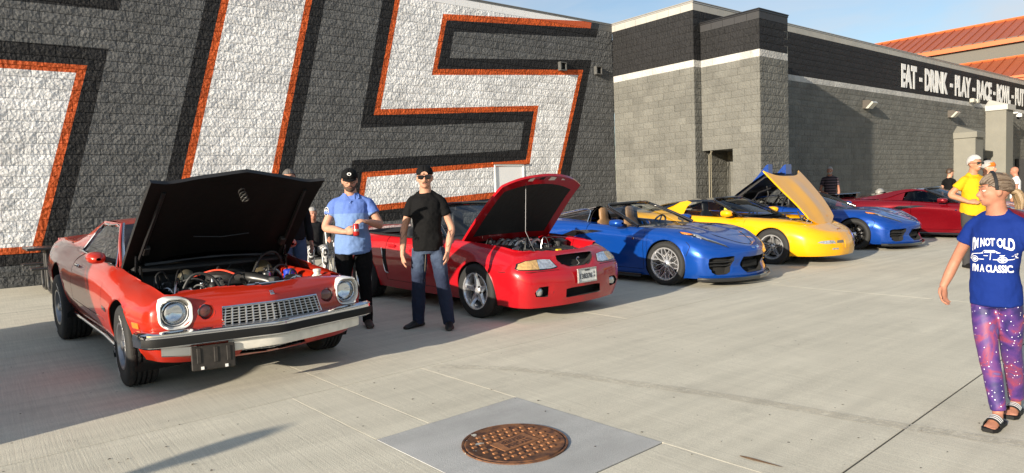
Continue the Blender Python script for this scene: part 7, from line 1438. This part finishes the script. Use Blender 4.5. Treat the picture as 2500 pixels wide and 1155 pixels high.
stroke2([(-.115, -.018), (-.112, .0), (-.105, .010), (-.06, .016), (-.045, .018), (-.03, .034), (.02, .036), (.042, .022), (.112, .018), (.108, .0), (.112, -.008), (.10, -.016), (.08, -.018), (.035, -.018), (-.055, -.018), (-.115, -.018)]); stroke2([(-.03, .034), (-.045, .018), (.042, .022)]); fill2([(-.022, .031), (-.03, .021), (.028, .023), (.02, .032)]); stroke2([(-.105, .002), (-.02, .004), (.06, .006), (.108, .014)]); stroke2([(.005, .02), (.002, -.018)]); fill2([(.05, .008), (.11, .012), (.10, .002)])
for cx_ in (-.085, .06): stroke2([(cx_+.02*math.cos(a), -.018+.017*math.sin(a)) for a in np.linspace(0, 2*math.pi, 15)]); fill2([(cx_+.011*math.cos(a), -.018+.010*math.sin(a)) for a in np.linspace(0, 2*math.pi, 10, endpoint=False)])
q.build('shirt_print', M_INK, sh_, smooth=False, weld=-1)
# --- others further off
def atdepth(px, py, top):
    """ground point so that a head top at height `top` above ground shows at the pixel"""
    d = ray(px, py); best = None
    for t_ in np.linspace(3, 60, 2400):
        p = CAM+d*t_
        e = abs(p.z-gz(p.y)-top)
        if best is None or e < best[0]: best = (e, p)
    return (best[1].x, best[1].y)
HANG = (((-.02, -.27, 1.12), (.05, -.27, .87), (.1, 0, -1), (0, 1, 0)), ((-.02, .27, 1.12), (.05, .27, .87), (.1, 0, -1), (0, -1, 0)))
yl = atdepth(2376, 379, 1.83)
person('white-haired man in yellow shirt and sunglasses standing by the dark red coupe', yl, toward(yl, .85), 1.82, (((-.12, -.32, 1.20), (.12, -.22, 1.08), (.9, .5, 0), (-.3, .6, -.4)), ((.10, .28, 1.15), (.26, .02, 1.14), (.3, -1, 0), (-1, 0, 0))), None, 'tan', cloth('shirt_yellow', (.55, .31, .01)), .5, cloth('trousers_charcoal', (.04, .04, .042)), M_RUB, (-.1, 0, 0), 1.12, .012, hair=HAIR['white'], face=dict(eyes=False, glasses='sun', beard=(HAIR['white'], 'm')), belly=.04, wide=1.06)
ol = atdepth(2418, 391, 1.76); ol = (ol[0]-.35, ol[1]-.05)
person('person in orange cap and orange shirt with folded arms behind the walking woman', ol, toward(ol, 1.2), 1.74, (((.06, -.30, 1.18), (.26, -.02, 1.12), (.2, 1, 0), (-1, 0, 0)), ((.06, .30, 1.18), (.28, .04, 1.17), (.2, -1, 0), (-1, 0, 0))), None, 'fair', cloth('shirt_orange', (.62, .12, .015)), .45, cloth('trousers_grey', (.10, .10, .10)), M_RUB, (.2, 0, 0), 1.1, .012, hair=HAIR['grey'], cap=dict(mat=cloth('cap_orange', (.66, .14, .02)), back=True), face=dict(brow=HAIR['grey']), belly=.03)
sl_ = ony(2026, 407, 11.55); slh = sl_.z-gz(11.55); sl_ = (sl_.x, 11.55); M_STRP = bpy.data.materials.new('striped_polo'); M_STRP.use_nodes = True; t = M_STRP.node_tree; b = t.nodes['Principled BSDF']; g = N(t, 'ShaderNodeTexCoord'); wv = N(t, 'ShaderNodeTexWave', bands_direction='Z'); wv.inputs['Scale'].default_value = 3.4; cp = N(t, 'ShaderNodeValToRGB'); cp.color_ramp.elements[0].position = .8; cp.color_ramp.elements[0].color = (.02, .014, .02, 1); cp.color_ramp.elements[1].position = .95; cp.color_ramp.elements[1].color = (.12, .08, .10, 1); b.inputs['Roughness'].default_value = .9
for a, c_ in ((g.outputs['Object'], wv.inputs[0]), (wv.outputs[0], cp.inputs[0]), (cp.outputs[0], b.inputs['Base Color'])): t.links.new(a, c_)
person('grey-haired man in dark striped polo standing in the shade of the grey wall', sl_, toward(sl_, -.1), max(1.6, min(1.95, slh)), (((.02, -.30, 1.14), (.22, -.16, 1.05), (.6, .8, 0), (0, 0, -1)), HANG[1]), None, 'ruddy', M_STRP, .5, cloth('trousers_black', (.007, .007, .0075)), M_RUB, (-.2, .05, 0), 1.12, .013, hair=HAIR['grey'], face=dict(brow=HAIR['grey'], beard=(HAIR['grey'], 'full')), belly=.03)
tl = atdepth(2318, 410, 1.74)
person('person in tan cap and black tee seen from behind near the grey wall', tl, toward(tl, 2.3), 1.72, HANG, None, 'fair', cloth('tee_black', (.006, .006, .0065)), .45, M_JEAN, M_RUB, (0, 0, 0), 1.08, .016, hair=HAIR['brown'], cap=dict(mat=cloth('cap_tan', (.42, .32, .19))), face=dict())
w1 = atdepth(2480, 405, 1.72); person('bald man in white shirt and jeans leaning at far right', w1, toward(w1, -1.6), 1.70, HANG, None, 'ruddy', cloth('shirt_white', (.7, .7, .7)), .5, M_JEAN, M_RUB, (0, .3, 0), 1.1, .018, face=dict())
w2 = (w1[0]+.9, w1[1]-.1); person('man in maroon shirt beside the bald man at far right', w2, toward(w2, 1.4), 1.64, HANG, None, 'ruddy', cloth('shirt_maroon', (.09, .012, .02)), .5, cloth('trousers_grey', (.10, .10, .10)), M_RUB, (0, .2, 0), 1.1, .018, hair=HAIR['grey'], hairk='bald', face=dict())
g1 = (CAM+ray(706, 500)*9.2).xy; g1 = (g1[0], g1[1])
person('person in black jacket and jeans mostly hidden behind the raised black hood', g1, toward(g1, .5), 1.88, HANG, None, 'fair', cloth('jacket_black', (.014, .014, .015)), 1.2, P('jeans_mid_blue', (.06, .10, .18), .9, bump=.5, bscale=14, var=.2), M_RUB, (-.5, 0, 0), 1.1, .012, hair=P('hair_dark_grey', (.10, .09, .08), .6, bump=.8, bscale=130, var=.4, vscale=70), face=dict(glasses='clear', brow=HAIR['brown']))
# seated onlooker in a folding chair by the mural wall
sp = atdepth(762, 514, 1.24); M_ZEB = bpy.data.materials.new('zebra_print'); M_ZEB.use_nodes = True; t = M_ZEB.node_tree; b = t.nodes['Principled BSDF']; g = N(t, 'ShaderNodeTexCoord'); wv = N(t, 'ShaderNodeTexWave'); wv.inputs['Scale'].default_value = 7; wv.inputs['Distortion'].default_value = 9; cp = N(t, 'ShaderNodeValToRGB'); cp.color_ramp.interpolation = 'CONSTANT'; cp.color_ramp.elements[0].color = (.02, .02, .02, 1); cp.color_ramp.elements[1].color = (.55, .55, .55, 1); cp.color_ramp.elements[1].position = .5
for a, c_ in ((g.outputs['Object'], wv.inputs[0]), (wv.outputs[0], cp.inputs[0]), (cp.outputs[0], b.inputs['Base Color'])): t.links.new(a, c_)
sr = toward(sp, .15)
person('grey-haired person in black top and zebra-print trousers sitting in a folding chair', sp, sr, 1.66, (((.05, -.27, .86), (.28, -.24, .72), (.9, .1, -.3), (0, 0, -1)), ((.05, .27, .86), (.28, .24, .72), (.9, -.1, -.3), (0, 0, -1))), None, 'ruddy', cloth('top_black', (.014, .014, .015)), 1.2, M_ZEB, M_RUB, (.1, .1, 0), 1.15, .012, hair=HAIR['grey'], face=dict(brow=HAIR['grey']), seat=.50, hem=.9, belly=.03)
ch = empty('folding_chair', (sp[0], sp[1], gz(sp[1])), sr); tag(ch, 'folding camp chair with pale metal frame by the mural wall', 'chair'); M_TUBE = P('chair_tube', (.62, .62, .6), .4, metal=.3); M_CANV = P('chair_canvas', (.03, .03, .032), .9)
for sg in (1, -1):
    for nm, pts in (('leg', [(.30, sg*.30, 0), (-.24, sg*.28, .46)]), ('leg', [(-.30, sg*.30, 0), (.26, sg*.28, .46)]), ('leg', [(.30, sg*.30, 0), (.29, sg*.31, .66)]), ('arm_rest', [(.33, sg*.31, .66), (-.25, sg*.30, .68)]), ('back_post', [(-.24, sg*.28, .40), (-.36, sg*.27, 1.0)])): q = B(); q.tube(pts, .014, 8); q.build(nm, M_TUBE, ch)
for nm, pts in (('leg', [(.30, -.30, .02), (.28, .28, .42)]), ('leg', [(.30, .30, .02), (.28, -.28, .42)])): q = B(); q.tube(pts, .010, 8); q.build(nm, M_TUBE, ch)
q = B(); q.grid([[(x, y, .42-.04*math.cos(y*5)) for y in np.linspace(-.27, .27, 7)] for x in (-.24, 0, .27)]); q.build('seat', M_CANV, ch); q = B(); q.grid([[(-.25-.1*t_-.03*math.cos(y*5), y, .44+.55*t_) for y in np.linspace(-.26, .26, 7)] for t_ in (0, .5, 1)]); q.build('backrest', M_CANV, ch)
# ---------------------------------------------------------------- other things
# picnic table by the mural wall
tb = empty('picnic_table', (1.62, 14.25, gz(14.25)), .03); tag(tb, 'black metal picnic table with bent tube legs against the mural wall', 'table'); M_PT = P('picnic_black', (.018, .018, .019), .4, coat=.3)
q = B(); q.box((0, 0, .755), (1.85, .78, .045), bev=.015); q.build('tabletop', M_PT, tb)
for sg in (1, -1):
    q = B(); q.box((0, sg*.66, .45), (1.85, .30, .04), bev=.015); q.build('bench_seat', M_PT, tb)
    for x in (-.62, .62): q = B(); q.tube(crom([(x, sg*.12, .74), (x, sg*.14, .3), (x, sg*.2, .06), (x, sg*.45, .03), (x, sg*.62, .08), (x, sg*.66, .43)], 5), .032, 10); q.build('leg', M_PT, tb)
for x in (-.62, .62): q = B(); q.tube([(x, -.66, .40), (x, .66, .40)], .025, 8); q.build('cross_tube', M_PT, tb)
# orange-roofed block beyond
ob = empty('orange_roofed_building', (56, 25, 0)); tag(ob, 'building with orange standing-seam metal roofs rising behind the grey block wall', 'building')
M_ORF = P('orange_metal_roof', (.30, .075, .03), .42, metal=.15, var=.06, vscale=.5); M_ORB = P('orange_fascia', (.5, .12, .035), .4); M_STU = P('stucco_taupe', (.12, .115, .10), .85, bump=.3, bscale=30)
def opart(b_, n, m, par=None, **k):
    o = b_.build(n, m, par or ob, **k)
    if par is None: o.matrix_parent_inverse = Matrix.Translation((-56, -25, 0))
    return o
X0, X1 = 52.0, 56.5
ez = [onx(2500, 91, X0), onx(2224, 133, X0)]; fz = [onx(2500, 100, X0), onx(2248, 140, X0)]; rz_ = [onx(2500, 43, X1), onx(2140, 110, X1)]; zE = (ez[0].z+ez[1].z)/2; zF = (fz[0].z+fz[1].z)/2; zR = (rz_[0].z+rz_[1].z)/2
X2 = 48.5; t2 = [onx(2500, 137, X0), onx(2337, 160, X0)]; b2 = [onx(2500, 182, X2), onx(2450, 189, X2)]; zT2 = (t2[0].z+t2[1].z)/2; zB2 = (b2[0].z+b2[1].z)/2
y0, y1 = 2.0, 44.0
def seamroof(xa, za, xb, zb, name):
    n = int((y1-y0)/.62); 
    for k in range(n):
        a, c_ = y0+k*.62, y0+(k+1)*.62; q = B(); q.add([(xa, a, za), (xa, c_, za), (xb, c_, zb), (xb, a, zb), (xa, a, za+.07), (xb, a, zb+.07), (xa, a+.035, za+.07), (xb, a+.035, zb+.07), (xa, a+.036, za), (xb, a+.036, zb)], [(0, 1, 2, 3), (0, 3, 5, 4), (4, 5, 7, 6), (6, 7, 9, 8)]); opart(q, name, M_ORF, smooth=False)
seamroof(X0, zE, X1, zR, 'roof_panel'); seamroof(X2, zB2, X0, zT2, 'roof_panel')
q = B(); q.box((X0-.05, (y0+y1)/2, (zE+zF)/2), (.12, y1-y0, zE-zF+.02)); opart(q, 'fascia', M_ORB, smooth=False); q = B(); q.box((X2-.05, (y0+y1)/2, zB2-.16), (.12, y1-y0, .3)); q.box((X2-.15, (y0+y1)/2, zB2-.08), (.2, y1-y0, .14)); opart(q, 'fascia', M_ORB, smooth=False)
q = B(); q.tube([(X1, y0, zR+.05), (X1, y1, zR+.05)], .09, 6); q.tube([(X0-.02, y0, zT2+.03), (X0-.02, y1, zT2+.03)], .07, 6); opart(q, 'ridge_cap', M_ORB, smooth=False)
q = B(); q.box((X0+.4, (y0+y1)/2, (zF+zT2)/2-.3), (.4, y1-y0, zF-zT2+1.4)); q.box((X2+1.5, (y0+y1)/2, zB2/2-.5), (2.6, y1-y0, zB2)); opart(q, 'wall', M_STU, smooth=False)
for k in range(6): q = B(); q.box((X0+.19, y0+3+k*6.5, (zF+zT2)/2), (.012, .03, zF-zT2)); opart(q, 'control_joint', P('joint_grey', (.12, .11, .10), .9), smooth=False)
q = B(); q.box((X1+4, (y0+y1)/2, zR/2), (7.8, y1-y0, zR-.2)); opart(q, 'rear_wall', M_STU, smooth=False)
# the next car in the row, just out of the picture on the left: its shadow falls over the red coupe
def suv(name, label, loc, head, pm):
    c = Car(name, label, loc, head, pm)
    st = [ST([-3.85, -3.9, -3.92, -3.9, -3.88], 0, [.35, .5, .7, .95, 1.12]), ST([-3.8, -3.86, -3.88, -3.86, -3.84], .7, [.35, .5, .7, .95, 1.12]), ST(-3.6, [.88, .94, .96, .95, .88], [.33, .48, .7, .95, 1.12]), ST(-2.9, [.9, .96, .98, .96, .88], [.3, .46, .7, .95, 1.12]), ST(-1.5, [.9, .95, .97, .96, .88], [.28, .45, .68, .93, 1.1]), ST(-.4, [.9, .96, .98, .95, .86], [.28, .45, .68, .92, 1.08]), ST(.2, [.9, .95, .97, .93, .82], [.28, .44, .66, .9, 1.05]), ST([.6, .64, .66, .62, .56], [.85, .88, .9, .86, .75], [.28, .42, .62, .86, 1.0]), ST([.85, .92, .95, .9, .82], [.5, .52, .54, .52, .45], [.28, .4, .6, .84, .98]), ST([.9, .98, 1.0, .95, .86], 0, [.28, .4, .6, .84, .98])]
    c.loft(st, 5, 3, (3,), 13, lambda x: .03); c.arch(0, .38, .44, .5); c.arch(-2.9, .38, .44, .5); c.finish(); underbody(c, -3.6, .5, .65, .3); wheels(c, [(0, .97, .38, .25, .23, 0), (-2.9, .97, .38, .25, .23, 0)], [M_SILV, M_GUN, M_WELL], 'five')
    full_ = lambda L_: L_+[(p[0], -p[1], p[2]) for p in L_[::-1][1:]]
    wb, wt, rt, rb = [(-.75, .84, 1.10), (-.6, 0, 1.13)], [(-1.4, .68, 1.76), (-1.3, 0, 1.80)], [(-3.5, .68, 1.78), (-3.5, 0, 1.82)], [(-3.85, .82, 1.12), (-3.88, 0, 1.12)]
    c.glass('windshield', full_(wb), full_(wt), M_TINT, 11, 4); c.glass('rear_window', full_(rb), full_(rt), M_TINT, 11, 4)
    q = B(); q.grid([[Vector(a).lerp(Vector(b_), k/4)+Vector((0, 0, .03*math.sin(math.pi*k/4))) for a, b_ in zip(curve(full_(wt), 11), curve(full_(rt), 11))] for k in range(5)]); q.build('roof', pm, c.root, angle=60)
    for sg in (1, -1):
        m_ = lambda L_: [(p[0], p[1]*sg, p[2]) for p in L_]
        sidewin(c, sg, [(-.8, .86, 1.10), (-2.3, .88, 1.11), (-3.8, .86, 1.12)], [(-1.4, .70, 1.74), (-2.4, .70, 1.77), (-3.5, .70, 1.76)], P('privacy_glass', (.01, .01, .012), .1, coat=1))
        c.bar('roof_rail', m_([(-.75, .86, 1.1), (-1.4, .69, 1.77), (-2.4, .69, 1.81), (-3.5, .69, 1.79), (-3.86, .85, 1.12)]), .04, pm)
        c.patch('headlamp', [(sg*.5, .74), (sg*.5, .86), (sg*.8, .86), (sg*.84, .76)], 'x', 1, .006, P('clear_lamp', (.62, .64, .67), .16))
    c.patch('grille', rrect(.8, .3, .04, 3, 0, .66), 'x', 1, .006, M_BLKP); mirrorpod(c, -.95, .88, 1.18, pm, .2, .2, .16); return c
NB = suv('parked_suv', 'dark grey tall wagon parked left of the red coupe', (-2.8, 5.85), HEAD, paint('dark_grey_paint', (.05, .05, .055), metal=.4))
pw = (-5.6, 3.02); person('bystander in grey shirt standing left of the cars', pw, R(20), 1.8, HANG, None, 'fair', cloth('shirt_grey', (.2, .2, .2)), .45, M_JEAN, M_RUB, vox=.018, hair=HAIR['brown'], face=dict())
# helmet and folded cloth on the far coupe's deck
ly = V_R.root.matrix_basis
def onV(p): return ly @ Vector(p)
h0 = onV((-2.45, -.45, 1.10)); hm = empty('helmet', h0); tag(hm, 'grey helmet resting on the rear of the dark red coupe', 'helmet'); q = B(); q.ell((0, 0, .02), (.13, .11, .12)); q.build('shell', P('helmet_grey', (.22, .215, .2), .4, coat=.4), hm); q = B(); q.ell((.06, -.05, .0), (.10, .09, .05)); q.build('visor_opening', M_BLKG, hm)
# wind-blown leaf specks and small debris
rs = random.Random(21); M_LEAF = P('dry_leaf', (.03, .022, .014), .9)
q = B()
for k in range(90):
    px, py = rs.uniform(0, 2500), rs.uniform(760, 1150); p = ong(px, py); a = rs.uniform(0, 6.28); L_ = rs.uniform(.004, .012); w = L_*rs.uniform(.4, .9); c_, s2 = math.cos(a), math.sin(a)
    q.add([(p.x+u*c_-v*s2, p.y+u*s2+v*c_, gz(p.y)+z_) for u, v, z_ in ((-L_, 0, .002), (0, -w, .006), (L_, 0, .003), (0, w, .004))], [(0, 1, 2, 3)])
tag(q.build('dry_leaf_specks', M_LEAF, None, smooth=False), 'tiny dark leaf crumbs and grit scattered over the concrete', 'debris', kind='stuff')

# faint tyre track across the slabs
q = B(); M_TRK = concrete('tyre_track_grey', (.48, .455, .385))
path = crom([ong(*p) for p in ((1060, 893), (1300, 905), (1560, 938), (1800, 972), (2050, 1015), (2300, 1055), (2600, 1100))], 60); acc = 0
for i in range(1, len(path)-1):
    d = (path[i+1]-path[i-1]); d.z = 0; d.normalize(); n_ = Vector((-d.y, d.x, 0))
    for k in (-2, -1, 0, 1, 2):
        if rs.random() < .35 or rs.random() < abs(i/len(path)-.5)*.9: continue
        p = path[i]+n_*(k*.026)+d*(.008*(k % 2)); a, w = .011, .009; q.add([(p.x+d.x*u+n_.x*v, p.y+d.y*u+n_.y*v, gz(p.y)+.0016) for u, v in ((-a, -w), (a, -w*.6), (a, w), (-a, w*.6))], [(0, 1, 2, 3)])
q.build('tyre_track', M_TRK, pv, smooth=False, kind='stuff')
